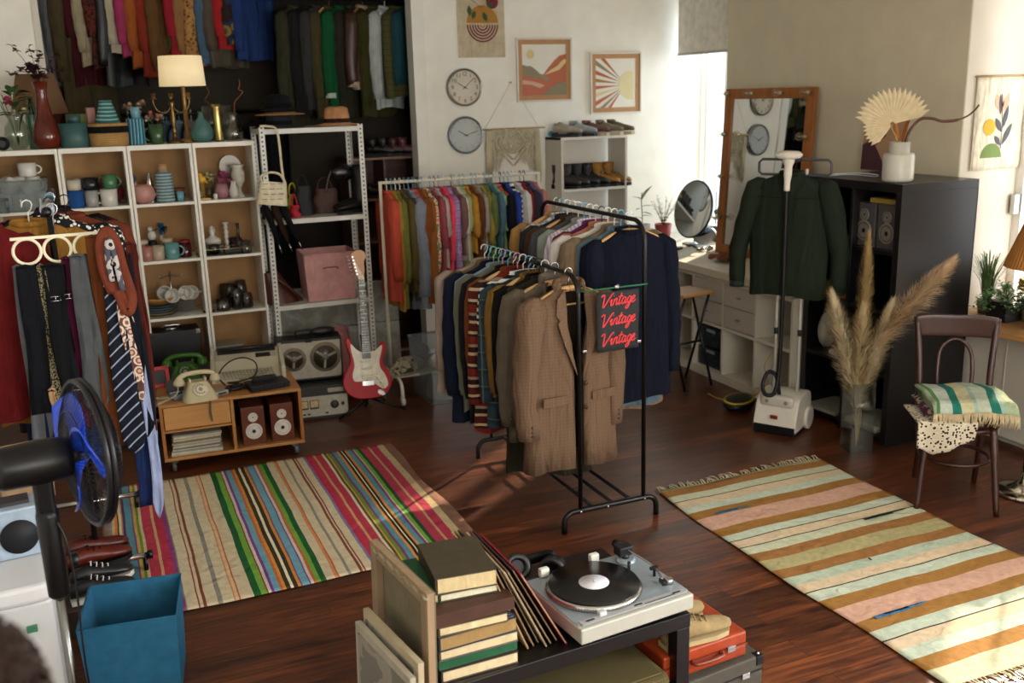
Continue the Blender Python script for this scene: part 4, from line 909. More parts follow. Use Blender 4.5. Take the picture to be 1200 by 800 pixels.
for (fx, fz, r, c, nm) in ((-.02, .225, .034, 'b03a5c', 'pink_flower'), (.045, .18, .024, 'd8d6a8', 'white_flower'), (.0, .175, .02, 'd8d0b8', 'white_flower'), (-.06, .29, .02, '3c6a35', 'bud')):
    q = MB()
    for k in range(26): a = rnd.uniform(0, 6.3); e = rnd.uniform(-.6, 1.5); d = Vector((cos(a)*cos(e), sin(a)*cos(e), sin(e))); leaf(q, (0, 0, 0), d, r, r*.6, n=3)
    q.build(nm, cloth(c), t, loc=(fx, -.02, fz))
t = vase('tall_vase', [(.045, 0), (.062, .02), (.068, .06), (.055, .11), (.036, .17), (.027, .23), (.026, .27), (.036, .32)], mat('5a1c0c', .08, 0, .25, 10), 'tall glossy amber-brown vase holding dried burgundy branches', 'vase', 57, 6.90, ZT)
g = MB(); l = MB()
for i in range(14):
    a = rnd.uniform(0, 6.3); R = rnd.uniform(.03, .13); H = .34+rnd.random()*.16; p = smoothpts([(0, 0, .05), (R*.2*cos(a), R*.2*sin(a), .34), (R*cos(a), R*.6*sin(a), H)], 4); g.tube(p, .0013, 5)
    for k in range(17):
        q = p[rnd.randrange(4, len(p))]; aa = rnd.uniform(0, 6.3); leaf(l, q, (cos(aa), sin(aa), rnd.uniform(-.3, 1)), .026, .022, n=3)
g.build('stems', cloth('4a2c22'), t); l.build('leaves', cloth('4b2a2c'), t)
# pole lamp with a brown shade, behind
t = thing('pole_lamp', 'lit lamp with a brown tapered shade behind the burgundy branches', 'lamp', (xat(51, 7.35, 1.9), 7.35, 0))
MB().lathe([(.14, 0), (.14, .015), (.02, .03)], n=28).build('base', chrome('9a9a90'), t); MB().cyl((0, 0, .03), (0, 0, 2.26), .009).build('pole', chrome('9a9a90'), t)
def shade_mat(c, e, st):
    m, N, L, B = new_mat('lampshade'); B.inputs['Base Color'].default_value = lin(c); B.inputs['Roughness'].default_value = .9
    B.inputs['Emission Color'].default_value = lin(e); B.inputs['Emission Strength'].default_value = st; return m
MB().shell([(.175, 2.055), (.115, 2.31)], .003, n=32).build('lamp_shade', shade_mat('54402e', 'c07a3a', .05), t)
bl_ = MB().ball((0, 0, 2.13), .03).build('bulb', shade_mat('ffffff', 'ffcf8a', 14), t)
one(MB().lathe([(.03, 0), (.032, .15), (.012, .22), (.012, .25)], n=18), 'bottle', glassy('2f7a5a', .2, .7), 'slim green glass bottle behind the amber-brown vase', 'bottle', place(43, 7.0, ZT))
one(MB().shell([(.066, 0), (.070, .005), (.070, .118)], n=32).lathe([(.0, .10), (.068, .10)], n=32), 'pot', ceramic('2f5a58', .5), 'wide matt teal pot on the bookcase', 'pot', place(89, 6.90, ZT))
one(MB().shell([(.030, 0), (.031, .038)], n=24), 'cup', ceramic('2c5050', .5), 'small dark teal cup standing on the wide teal pot', 'cup', place(88, 6.90, ZT+.1185))
one(MB().shell([(.05, 0), (.055, .16)], n=24), 'planter', ceramic('6a7434', .4), 'moss green glazed planter behind the teal pots', 'planter', place(95, 7.03, ZT))
one(MB().box((0, 0, .095), (.04, .03, .19)), 'box', cloth('b98a86'), 'narrow dusty pink box beside the straw basket', 'box', place(111, 7.02, ZT), .2, bevel=.003)
t = thing('basket', 'round straw basket with a black band', 'basket', place(129, 6.89, ZT))
MB().lathe([(.084, 0), (.092, .01), (.095, .068)], n=36).build('body', stripes([(2, 'b08a55'), (1, '8a6538')], 'Z', .008), t)
MB().lathe([(.0958, .066), (.097, .095), (.094, .102)], n=36).build('band', cloth('141414'), t); MB().lathe([(.097, .098), (.094, .112), (.02, .114)], n=36).build('lid', stripes([(2, 'b08a55'), (1, '8a6538')], 'X', .01), t)
one(MB().shell([(.058, 0), (.054, .02), (.030, .095), (.031, .108)], n=30), 'vase', stripes([(2, '2f6668'), (1, '8fb0a8')], 'Z', .018, wob=.03), 'flared teal vase with a scale pattern on the straw basket', 'vase', place(127, 6.89, ZT+.1145))
t = vase('jar', [(.040, 0), (.043, .005), (.043, .125), (.04, .13)], stripes([(2, '3a7f96'), (1, '9fc2c8'), (2, '1f4e63')], 'X', .016, wob=.03), 'tall blue striped glass jar with a smaller jar on it', 'jar', 161, 6.9, ZT)
one(MB().shell([(.022, 0), (.024, .055)], n=24), 'cup', mat('6f9fb0', .25), 'small pale blue glass cup on top of the blue striped jar', 'cup', place(160, 6.9, ZT+.131))
def posy(name, label, px, y, z, cols, R=.05, n=5, seed=1, h=.06, petals=22, pr=.022, group=None):
    rnd = random.Random(seed); t = thing(name, label, 'flowers', place(px, y, z)); g = MB()
    for i in range(n):
        a = 6.28*i/n; x, yy, zz = R*cos(a)*.7, R*sin(a)*.5, h+rnd.uniform(-.012, .015); g.tube([(0, 0, 0), (x, yy, zz)], .002, 5)
        q = MB()
        for k in range(petals): aa = rnd.uniform(0, 6.3); e = rnd.uniform(-.5, 1.5); leaf(q, (0, 0, 0), (cos(aa)*cos(e), sin(aa)*cos(e), sin(e)), pr, pr*.7, n=3)
        q.build('flower', cloth(cols[i % len(cols)]), t, loc=(x, yy, zz))
    g.build('stems', cloth('4c5a30'), t); return t
posy('dried_flowers', 'cream dried flowers behind the blue striped jar', 162, 7.02, ZT, ['c7a98a', 'b9a182'], .06, 6, 2, .19)
t = mug(185, 6.90, ZT, '2c4a2c', 'round green glazed jug with a handle', r=.04, h=.10, ha=pi, m=mat('33502f', .2, 0, .5, 14), name='jug', cat='jug', taper=.8)
posy('flower_bunch', 'small white and coral silk flowers above the green jug', 184, 6.99, ZT, ['d8cdb8', 'c9806a', 'd0a090'], .05, 6, 4, .135)
# candelabra
t = thing('candelabra', 'dark brass three-armed candelabra in front of the lit lamp', 'candle holder', place(206, 6.90, ZT)); BR = mat('6a5530', .3, .9, .3, 30)
MB().lathe([(.042, 0), (.042, .008), (.014, .02), (.010, .05), (.016, .06), (.008, .075), (.014, .13), (.009, .18), (.016, .20), (.012, .21)], n=20).build('stem', BR, t)
MB().cyl((0, 0, .205), (0, 0, .25), .012).build('candle_cup', BR, t)
for s in (-1, 1):
    a_ = MB().tube(smoothpts([(0, 0, .19), (s*.03, 0, .155), (s*.07, 0, .165), (s*.088, 0, .205), (s*.085, 0, .225)], 5), .004, 8).build('arm', BR, t)
    MB().lathe([(.016, 0), (.016, .004), (.009, .006), (.010, .03)], (s*.085, 0, .222), 14).build('candle_cup', BR, a_)
t = thing('table_lamp', 'lit table lamp with a cream drum shade and brass stem', 'lamp', place(221, 6.99, ZT))
MB().lathe([(.06, 0), (.06, .012), (.012, .022), (.010, .30), (.016, .31), (.008, .34)], n=24).build('stem', mat('8a6a3a', .35, .7), t)
MB().shell([(.116, .285), (.108, .435)], .003, n=36).build('lamp_shade', shade_mat('d9cdb0', 'ffdf9f', .42), t)
MB().ball((0, 0, .37), .028).build('bulb', shade_mat('ffffff', 'ffd49a', 12), t)
one(MB().lathe([(.03, 0), (.052, .02), (.056, .055), (.042, .09), (.018, .12), (.012, .135), (.013, .155), (.009, .155), (.008, .13)], n=28), 'vase', ceramic('3f7068', .55), 'matt teal bulb-shaped vase near the lamp', 'vase', place(238, 6.87, ZT))
one(MB().shell([(.024, 0), (.026, .01), (.021, .10), (.023, .17), (.026, .19)], n=26), 'vase', mat('9a8a55', .18, .9), 'slim polished brass vase', 'vase', place(257, 6.86, ZT))
for px, y, lb in ((246, 7.02, 'clear glass tumbler between the teal vase and the brass vase'), (268, 7.05, 'clear glass tumbler behind the carafe')):
    one(MB().shell([(.028, 0), (.036, .18)], n=22), 'tumbler', glassy('d8dccf', .14, .9), lb, 'glass', place(px, y, ZT))
t = vase('carafe', [(.038, 0), (.046, .01), (.046, .05), (.024, .10), (.022, .12), (.03, .145)], glassy('dfe3d8', .18, .95), 'clear glass carafe with a curly copper twig', 'carafe', 275, 6.86, ZT)
MB().tube(smoothpts([(0, 0, .01), (.012, 0, .15), (.02, 0, .20), (.05, 0, .23), (.065, .0, .25), (.045, 0, .26), (.055, .01, .29), (.05, 0, .31)], 5), .003, 6).build('twig', cloth('7a4a30'), t)
t = thing('twig', 'twisted brown twig standing behind the brass vase', 'twig', place(248, 7.06, ZT)); MB().tube(smoothpts([(0, 0, 0), (.01, 0, .18), (-.015, 0, .21), (.012, 0, .25), (0, 0, .28)], 5), .004, 6).build('stalk', cloth('5a3a26'), t)
# --- column 1, first shelf: tub of cups
Z1, Z2, Z3, Z4 = SL[1]+.001, SL[2]+.001, SL[3]+.001, SL[4]+.001
def open_tub(name, label, w, d, h, m, loc, rz=0, lip=.008, lab_cat='tub', group=None):
    t = thing(name, label, lab_cat, loc, rz, group); b = MB(); th = .003; k = .9
    vs = []
    for s, z in ((k, 0), (1, h), (1, h), (k*.99, th)):
        pass
    b.box((0, 0, th/2), (w*k, d*k, th))
    for (x, y, sx, sy) in ((0, -1, w, 0), (0, 1, w, 0), (-1, 0, 0, d), (1, 0, 0, d)):
        if sx: v = [(-w*k/2, y*d*k/2, 0), (w*k/2, y*d*k/2, 0), (w/2, y*d/2, h), (-w/2, y*d/2, h)]
        else: v = [(x*w*k/2, -d*k/2, 0), (x*w*k/2, d*k/2, 0), (x*w/2, d/2, h), (x*w/2, -d/2, h)]
        o = len(b.v); n2 = [(p[0]*.985, p[1]*.985, p[2]) for p in v]; b.add(v+n2, [(0, 1, 2, 3), (7, 6, 5, 4), (3, 2, 6, 7)], False)
    b.build('body', m, t)
    q = MB(); e = lip; q.tube([(-w/2, -d/2, h), (w/2, -d/2, h), (w/2, d/2, h), (-w/2, d/2, h)], e*.6, 6, closed=True); q.build('rim', m, t)
    return t
open_tub('storage_tub', 'clear plastic tub full of white cups in the leftmost bookcase', .245, .2, .15, glassy('c9d2d2', .12, .95, .25), (xat(29, 6.93, Z1), 6.93, Z1))
k = 0; cx0 = xat(29, 6.93, Z1); wc = [(-.10, -.05), (-.03, -.055), (.045, -.05), (.115, -.05), (-.10, .04), (-.02, .04), (.06, .045), (.12, .045)]
wl = ['front left', 'second from left at the front', 'third from left at the front', 'front right', 'rear left', 'second from left at the rear', 'third from left at the rear', 'rear right']
for (dx, dy), lb in zip(wc, wl):
    x, y = cx0+dx*.72, 6.93+dy; p = mug(29, y, Z1+.004, 'd6d3c8', 'white cup in the clear tub, %s of its bottom layer' % lb, r=.034, h=.08, ha=rnd.uniform(-3, 0), name='cup', cat='cup'); p.location.x = x
for i, (dx, dy, rr, lb) in enumerate(((-.08, -.03, (.3, .5, .2), 'leaning left'), (.01, -.04, (.6, .9, 1), 'lying tipped over'), (.07, .0, (0, 0, -.6), 'upright at centre'), (.0, .03, (0, 0, 2.5), 'upright behind'), (-.06, .05, (.2, -.4, 0), 'leaning at the back'))):
    p = mug(29, 6.93+dy, Z1+.088, 'dcd9cf', 'white cup in the upper layer of the clear tub, %s' % lb, r=.034, h=.075, name='cup', cat='cup'); p.location.x = cx0+dx*.8; p.rotation_euler = rr
p = mug(32, 6.90, Z1+.166, 'dcd8cc', 'large white cup topmost in the clear tub', r=.042, h=.065, name='cup', cat='cup')
one(MB().box((0, 0, .03), (.06, .1, .06)).box((0, 0, .066), (.064, .104, .012)), 'food_box', glassy('8fb0c4', .2, .7), 'small blue lidded plastic box in front of the tub', 'box', place(4, 6.85, Z1))
# --- column 2, first shelf: mugs
y = 6.87
mug(90, y, Z1, '1f4a86', 'blue mug with an orange handle and cream rim', ha=0, r=.042, h=.085, m=stripes([(1, '1f4a86'), (1, '1f4a86')], 'Z', 1), handle=ceramic('b0401c'))
mug(88, y, Z1+.087, 'd2c8ae', 'cream mug with a fluted edge standing on the blue mug', ha=2.5, r=.036, h=.05, handle=False, name='bowl', cat='bowl')
mug(109, y, Z1, '9a9890', 'plain grey mug under the black mug', ha=2.8, r=.034, h=.082)
mug(107, y, Z1+.084, '11151a', 'black glazed mug stacked on the grey mug', ha=2.6, r=.042, h=.06)
mug(129, y-.01, Z1, 'd8d4c6', 'tall white mug with its handle to the left', ha=pi, r=.042, h=.085)
mug(130, y-.01, Z1+.087, '3f7d4f', 'green mug stacked on the tall white mug', ha=-.5, r=.036, h=.068)
mug(82, 7.02, Z1+.001, 'd4d0c4', 'plain white mug behind the blue mug', ha=2, r=.036, h=.13); mug(101, 7.03, Z1, 'cfcbbf', 'white mug with black brush strokes at the back', ha=.5, r=.04, h=.135, m=stripes([(5, 'cfcbbf'), (1, '2a2a2a')], 'X', .05, wob=.2))
one(MB().lathe([(.03, 0), (.065, .03), (.07, .07), (.04, .13), (.01, .14)], n=26), 'sugar_pot', ceramic('7a1a26'), 'rounded crimson pot behind the green mug', 'pot', place(131, 7.03, Z1))
# --- column 3, first shelf
t = thing('teapot', 'pale pink cat-eared teapot', 'teapot', place(169, 6.88, Z1)); PK = ceramic('c98a7e', .4)
MB().lathe([(.028, 0), (.052, .02), (.060, .05), (.052, .08), (.03, .095)], n=28).build('body', PK, t)
for s in (-1, 1): MB().lathe([(.014, 0), (.0, .03)], (s*.030, 0, .085), 10).build('ear', PK, t)
MB().tube(smoothpts([(.045, 0, .03), (.07, 0, .05), (.075, 0, .07), (.06, 0, .08)], 4), .006, 8).build('handle', PK, t)
one(MB().lathe([(.036, 0), (.034, .004), (.010, .14), (.012, .145), (.012, .15)], n=22), 'candle_holder', mat('a8a8a0', .15, .9), 'silver cone beside the pink teapot', 'ornament', place(178, 6.93, Z1))
t = thing('carafe', 'blue-grey textured ceramic bottle with a wooden neck', 'bottle', place(195, 6.88, Z1)); MB().lathe([(.044, 0), (.047, .004), (.040, .148), (.024, .156)], n=30).build('body', stripes([(2, '58757c'), (1, 'a5b4b0')], 'Z', .016), t); MB().lathe([(.021, .155), (.019, .195)], n=22).build('neck', wood('b08a60', .5, 'Z'), t)
one(MB().shell([(.017, 0), (.020, .05)], n=20), 'tumbler', ceramic('5f9fae'), 'small light blue tumbler beside the textured bottle', 'cup', place(212, 6.86, Z1))
one(MB().shell([(.03, 0), (.045, .03)], n=24), 'bowl', ceramic('5f3f2a'), 'lower brown bowl behind the light blue tumbler', 'bowl', place(209, 6.98, Z1)); one(MB().shell([(.03, 0), (.04, .03)], n=24), 'bowl', ceramic('7a4a34'), 'upper reddish bowl stacked behind the light blue tumbler', 'bowl', place(209, 6.98, Z1+.031))
one(MB().lathe([(.02, 0), (.022, .06), (.005, .09), (.022, .11), (.024, .13), (.01, .15)], n=18), 'ornament', ceramic('2a5a8a'), 'blue round-headed ornament at the left end of the shelf', 'ornament', place(157, 7.0, Z1))
# --- column 4, first shelf
t = thing('bird_figurine', 'yellow wooden bird on two thin legs', 'figurine', place(239, 6.87, Z1)); YL = mat('c99a2e', .45)
MB().ball((0, 0, .105), .02, sq=(1.1, .7, 1.0)).ball((-.008, 0, .128), .012).build('body', YL, t); MB().tube([(.01, 0, .10), (.03, 0, .085)], [.009, .003], 8).build('tail', YL, t)
for s in (-1, 1): MB().cyl((s*.005, 0, .008), (s*.004, 0, .09), .0018, n=6).build('leg', YL, t)
MB().box((0, 0, .004), (.07, .035, .008)).build('base', YL, t)
one(MB().shell([(.018, 0), (.019, .04)], n=20), 'candle_pot', ceramic('d6d2c4'), 'small white pot with moss beside the yellow bird', 'pot', place(233, 6.95, Z1))
t = vase('vase', [(.02, 0), (.038, .015), (.042, .04), (.030, .07), (.024, .078)], ceramic('a86a78', .4), 'round dusty pink vase filled with pink hydrangea', 'vase', 261, 6.88, Z1)
q = MB()
for k in range(150):
    a = rnd.uniform(0, 6.3); e = rnd.uniform(-.3, 1.5); d = Vector((cos(a)*cos(e), sin(a)*cos(e), sin(e))); leaf(q, d*.028, (d+Vector((rnd.uniform(-.5, .5), rnd.uniform(-.5, .5), rnd.uniform(-.5, .5)))), .018, .016, n=2)
q.build('hydrangea', cloth('b0527e'), t, loc=(.012, 0, .10))
posy('cream_flowers', 'cream rose heads between the yellow bird and pink flowers', 250, 6.93, Z1, ['cfc48a', 'd6d0a8'], .03, 4, 9, .11, pr=.024)
one(MB().shell([(.018, 0), (.020, .06)], n=18), 'candle_glass', glassy('d8dccf', .15, .9), 'small clear glass under the cream rose heads', 'glass', place(246, 6.88, Z1))
one(MB().lathe([(.010, 0), (.010, .03)], n=14), 'candle', ceramic('dcd8cc'), 'short white candle at the front of the shelf', 'candle', place(253, 6.83, Z1))
one(MB().shell([(.018, 0), (.026, .02), (.027, .04), (.012, .075), (.015, .09)], n=26), 'vase', ceramic('cfcabc', .6), 'small white bottle vase', 'vase', place(275, 6.84, Z1))
one(MB().shell([(.028, 0), (.03, .006), (.012, .03), (.014, .05), (.034, .09), (.036, .13), (.026, .15), (.037, .17)], n=28), 'urn', ceramic('c9c2b0', .55), 'tall pale stone urn vase', 'vase', place(281, 6.90, Z1))
t = thing('plate', 'pale round plate propped at the back behind the stone urn', 'plate', place(270, 7.05, Z1+.16)); MB().lathe([(.0, 0), (.04, .002), (.055, .01)], mx=RXm(pi/2), n=30).build('dish', ceramic('b9ae98'), t, solid=.003)
# --- column 2, second shelf (behind the ties)
one(MB().shell([(.03, 0), (.05, .02), (.055, .06)], n=24), 'bowl', ceramic('8e1c1c'), 'glossy red bowl on the shelf behind the scarves', 'bowl', place(139, 6.97, Z2)); one(MB().lathe([(.02, 0), (.02, .02), (.03, .04), (.03, .08)], n=20), 'goblet', mat('8a7a4a', .3, .8), 'brass goblet on the shelf behind the scarves', 'cup', place(118, 6.9, Z2))
one(MB().shell([(.03, 0), (.04, .14)], n=20), 'beaker', ceramic('c9a06a'), 'tan beaker on the shelf behind the scarves', 'cup', place(146, 6.86, Z2))
# --- column 3, second shelf
one(MB().lathe([(.024, 0), (.026, .01), (.026, .085), (.009, .115), (.009, .14), (.012, .15)], n=22), 'bottle', glassy('c9a03a', .25, .6), 'amber oil bottle with a glass stopper', 'bottle', place(165, 6.99, Z2))
mug(173, 6.85, Z2, 'b0705e', 'terracotta pink mug beside the other pink mug', r=.034, h=.075, ha=0, handle=False); mug(164, 6.90, Z2, 'bd8070', 'pale pink mug with a cream lid at the left', r=.036, h=.085, ha=0, handle=False)
one(MB().lathe([(.038, 0), (.040, .012), (.03, .02)], n=24), 'lid', ceramic('cfc0a0'), 'cream lid on the pale pink mug', 'lid', place(165, 6.90, Z2+.0855))
t = thing('bird_figurine', 'white and black ceramic bird', 'figurine', place(181, 6.95, Z2)); MB().lathe([(.022, 0), (.022, .09), (.01, .1)], n=18).build('base', plastic('17171a'), t); MB().ball((0, 0, .12), .022, sq=(1, .8, 1.2)).ball((-.006, 0, .155), .013).build('body', ceramic('c9c8c0'), t)
t = thing('blue_flower', 'blue paper flower on a cream stand', 'ornament', place(192, 6.97, Z2)); q = MB()
for k in range(60): a = rnd.uniform(0, 6.3); q_ = (cos(a), rnd.uniform(-.5, .1), sin(a)); leaf(q, (0, 0, 0), q_, .036, .016, n=3)
q.build('petals', cloth('1f5f8a'), t, loc=(0, -.02, .155)); MB().lathe([(.02, 0), (.008, .02), (.008, .15)], n=12).build('stand', ceramic('c9c0a8'), t)
mug(186, 6.87, Z2, 'b9a98a', 'speckled beige mug in front of the bird figurine', r=.036, h=.072, ha=.4, handle=False); mug(203, 6.86, Z2, '5fa0a0', 'turquoise mug with a round handle', r=.037, h=.082, ha=0)
one(MB().shell([(.025, 0), (.036, .03)], n=22), 'bowl', ceramic('c9b48a'), 'sand coloured bowl behind the turquoise mug', 'bowl', place(196, 6.97, Z2+.07)); one(MB().lathe([(.04, 0), (.04, .069)], n=22), 'pot', ceramic('3f7a60'), 'green pot under the sand coloured bowl', 'pot', place(193, 6.97, Z2))
t = thing('jar', 'dark red jar with a red lid', 'jar', place(218, 6.9, Z2)); MB().lathe([(.030, 0), (.032, .006), (.032, .075)], n=24).build('body', mat('3a0a0c', .1, 0, .2), t); MB().lathe([(.033, .075), (.033, .088), (.012, .095)], n=24).build('lid', mat('6e0f14', .3), t)
# --- column 4, second shelf
t = thing('glass_tray', 'rectangular glass tray on the bookcase shelf', 'tray', (xat(262, 6.87, Z2), 6.88, Z2)); MB().box((0, 0, .004), (.27, .12, .006)).build('plate', glassy('cfd8c8', .2, .8), t)
MB().tube([(-.135, -.06, .035), (.135, -.06, .035), (.135, .06, .035), (-.135, .06, .035)], .0025, 6, closed=True).build('rim', mat('c9b48a', .2, .8), t)
for x, y in ((-.13, -.055), (.13, -.055), (.13, .055), (-.13, .055)): MB().cyl((x, y, .006), (x, y, .035), .002, n=6).build('post', mat('c9b48a', .2, .8), t)
one(MB().shell([(.018, 0), (.028, .02), (.02, .05)], n=20), 'votive', glassy('c9c9b8', .2, .8), 'clear glass votive on the tray', 'candle holder', place(243, 6.86, Z2+.008)); one(MB().shell([(.018, 0), (.028, .02), (.024, .05)], n=20), 'votive', glassy('4a4636', .25, .5), 'smoky grey votive on the tray', 'candle holder', place(252, 6.85, Z2+.008))
t = thing('lidded_jar', 'teal jar with a white lid and white knob figure', 'jar', place(251, 6.97, Z2)); MB().lathe([(.036, 0), (.04, .05)], n=24).build('body', ceramic('3f7078'), t); MB().lathe([(.042, .05), (.042, .075), (.02, .085), (.012, .10), (.018, .12), (.008, .145)], n=24).build('lid', ceramic('d0ccbe'), t)
def candlestick(px, y, z, h, m, label, s=1.0, name='candlestick'):
    b = MB(); pr = [(.024, 0), (.024, .006), (.010, .014)]
    n = int(h/.03)
    for i in range(n): z0 = .016+i*(h-.03)/n; pr += [(.008, z0), (.014, z0+.01), (.008, z0+.022)]
    pr += [(.016, h-.01), (.016, h)]
    one(b.lathe([(r*s, zz) for r, zz in pr], n=18), name, m, label, 'candle holder', place(px, y, z))
candlestick(267, 6.99, Z2, .16, ceramic('d0ccbe'), 'white turned candlestick between the teal jar and wine bottle'); candlestick(236, 7.0, Z2, .14, ceramic('c9c5b8'), 'white turned candlestick at the left end of the shelf')
one(MB().lathe([(.026, 0), (.028, .01), (.028, .05), (.008, .075), (.008, .14), (.010, .15)], n=20), 'bottle', mat('1c0d14', .15), 'small dark wine-coloured bottle', 'bottle', place(281, 6.98, Z2)); one(MB().lathe([(.03, 0), (.032, .07)], n=20), 'pot', mat('2c1422', .2), 'dark plum pot beside the small dark bottle', 'pot', place(276, 7.04, Z2))
t = vase('candle_glass', [(.028, 0), (.030, .005), (.030, .065)], glassy('a8a8a0', .25, .7), 'candle in a clear glass at the right of the tray', 'candle', 289, 6.86, Z2); MB().lathe([(.025, .006), (.025, .035)], n=18).build('wax', ceramic('c9c4b0'), t)
one(MB().box((0, 0, .009), (.09, .04, .018)), 'dark_box', plastic('1c1f1c'), 'flat dark dish on the glass tray', 'dish', place(273, 6.87, Z2+.009), .1)
# --- column 3, third shelf
t = thing('wide_bowl', 'ochre yellow bowl on top of the blue plates', 'bowl', place(188, 6.9, Z3+.068)); MB().shell([(.06, 0), (.078, .02), (.086, .036)], .004, n=34).build('body', ceramic('b27a20', .35), t)
pl = None
for i in range(5):
    cc = ['8a7a58', 'a08a64', '4f6a74', '5a7480', '3f5a68'][i]; lb = ['lowest straw coloured', 'straw coloured second', 'middle grey-blue', 'fourth blue-rimmed', 'top dark blue'][i]
    one(MB().lathe([(.0, .001), (.06, .002), (.084, .012), (.083, .0145), (.06, .006), (.0, .005)], n=34), 'plate', ceramic(cc), '%s plate of the stack under the ochre bowl' % lb, 'plate', place(188, 6.9, Z3+.0125*i), group='plates under the ochre bowl')
for i in range(7): one(MB().lathe([(.0, .001), (.03, .002), (.056, .008), (.055, .010), (.03, .004), (.0, .003)], n=26), 'plate', ceramic('a8a69c'), 'white saucer in the stack of seven under the hanging cups', 'plate', place(217, 6.97, Z3+.009*i), group='white saucers')
t = thing('mug_tree', 'thin metal cup tree on the bookcase shelf', 'rack', place(204, 7.0, Z3)); MB().cyl((0, 0, 0), (0, 0, .22), .004).build('pole', M_chrome, t); MB().lathe([(.05, 0), (.05, .005)], n=22).build('base', M_chrome, t)
for s in (-1, 1): MB().tube([(0, 0, .20), (s*.05, -.02, .19), (s*.06, -.03, .205)], .003, 6).build('arm', M_chrome, t)
for px, y, dz, lb in ((191, 6.90, .115, 'left'), (200, 6.84, .105, 'front middle'), (215, 6.87, .11, 'right'), (222, 6.93, .10, 'rear right')):
    p = mug(px, y, Z3+dz, 'b9b6aa', 'white cup hanging sideways from the cup tree, %s' % lb, r=.038, h=.06, ha=0, name='cup', cat='cup'); p.rotation_euler = (R_(75), 0, R_(10)); 
# --- column 4, third shelf
candlestick(245, 6.86, Z3, .25, mat('5a0a10', .25), 'tall dark red beaded cone candle', 1.3, 'cone_candle')
t = vase('candle_glass', [(.034, 0), (.036, .005), (.036, .06)], glassy('8a8a84', .35, .6), 'squat silver-grey candle glass', 'candle', 262, 6.86, Z3); MB().lathe([(.03, .006), (.03, .03)], n=18).build('wax', ceramic('b9b4a0'), t)
for px, y, h, c, lb in ((271, 6.95, .13, '8a8278', 'left'), (279, 6.87, .11, '9a948a', 'front'), (284, 6.97, .14, '7a746e', 'rear right'), (290, 6.88, .08, '8a7a70', 'short right'), (266, 7.02, .12, '7a6a60', 'rear left')):
    one(MB().shell([(.028, 0), (.034, .01), (.034, h*.7), (.028, h)], n=20), 'glass_jar', glassy(c, .22, .8), 'smoked glass jar in the dark jar group, %s' % lb, 'jar', place(px, y, Z3), group='smoked glass jars')
# --- fourth shelf: black case, boxes
t = thing('vanity_case', 'black hard case with chrome corners in the lower bookcase', 'case', place(206, 6.87, Z4)); CB = leather('0d0d0f', .35)
MB().box((0, 0, .14), (.355, .2, .28)).build('body', CB, t, bevel=.006); MB().tube(smoothpts([(-.06, 0, .282), (-.05, -.01, .305), (.05, -.01, .305), (.06, 0, .282)], 4), .006, 8).build('handle', M_chrome, t)
for s in (-1, 1): MB().box((s*.165, -.09, .265), (.032, .024, .034)).build('corner', M_chrome, t, bevel=.004)
MB().lathe([(.05, .281), (.04, .288)], n=24, sy=.5).build('handle_plate', M_chrome, t)
one(MB().box((0, 0, .03), (.3, .2, .06)), 'dark_box', plastic('1a1512'), 'low dark box on the bottom shelf under the black case', 'box', place(210, 6.9, .031))
t = thing('organizer_box', 'clear lidded organizer box in the lower right bookcase', 'box', place(268, 6.90, Z4+.045)); MB().box((0, 0, .035), (.21, .2, .07)).build('box_body', glassy('9a988a', .3, .55), t, bevel=.006); MB().box((0, 0, .078), (.19, .18, .016)).build('lid', plastic('8f8c7e'), t, bevel=.005)
for px, c, lb in ((253, '8e1a22', 'flat red box under the clear organizer, left'), (291, '8e1a22', 'flat red box at the right of the clear organizer'), (272, '141416', 'flat black box under the clear organizer')):
    one(MB().box((0, 0, .02), (.085, .16, .04)), 'flat_box', plastic(c), lb, 'box', place(px, 6.9, Z4), bevel=.003)
# true size of the shelf contents
KS = 1.27
for o in list(SC.objects):
    if o.parent is None and o.type in ('MESH', 'EMPTY') and o.get('category') and 6.8 < o.location.y < 7.12 and -.7 < o.location.x < 1.05 and o.name.split('.')[0] not in ('bookcase', 'vanity_case', 'organizer_box', 'flat_box'):
        z = o.location.z
        lv = max([q for q in (.03, SL[4], SL[3], SL[2], SL[1], ST) if q <= z+.002]); o.location.z = lv+.001+(z-lv-.001)*KS; o.scale = tuple(k*KS for k in o.scale)
        if o.location.x > -.6 and 'clear tub' in o['label']: o.location.x = cx0+(o.location.x-cx0)*KS
# ------------------------------------------------------------------ metal shelf things
def hat(name, label, loc, m, band, crown_r=.085, crown_h=.11, brim=.155, dip=.01, rz=0, squash=.86, tiltx=0, fed=True):
    t = thing(name, label, 'hat', loc, rz, rot=(tiltx, 0, rz))
    pr = [(brim, dip), (brim*.98, dip+.004), (crown_r+.02, .010), (crown_r, .018), (crown_r*.98, crown_h*.5), (crown_r*.88, crown_h*.9), (crown_r*.6, crown_h), (.0, crown_h*(.88 if fed else 1.04))]
    MB().lathe(pr, n=36, sy=squash).build('felt_body', m, t, solid=.004)
    MB().lathe([(crown_r+.003, .016), (crown_r+.0035, .046)], n=36, sy=squash).build('band', band, t, solid=.002)
    return t
hx = lambda px: xat(px, 6.86, 1.93)
hat('bowler_hat', 'dark grey bowler hat lowest in the hat stack', (hx(327), 6.86, 1.922), cloth('2a2c2e'), cloth('101012'), .088, .085, .17, 0, fed=False)
hat('brimmed_hat', 'tan-brimmed hat in the middle of the hat stack', (hx(329), 6.85, 2.005), cloth('8a6440'), cloth('101012'), .092, .04, .165, .0, fed=False)
hat('black_hat', 'black felt hat topmost in the hat stack', (hx(328), 6.85, 2.035), cloth('111214'), cloth('08080a'), .085, .10, .125, .0, fed=False)
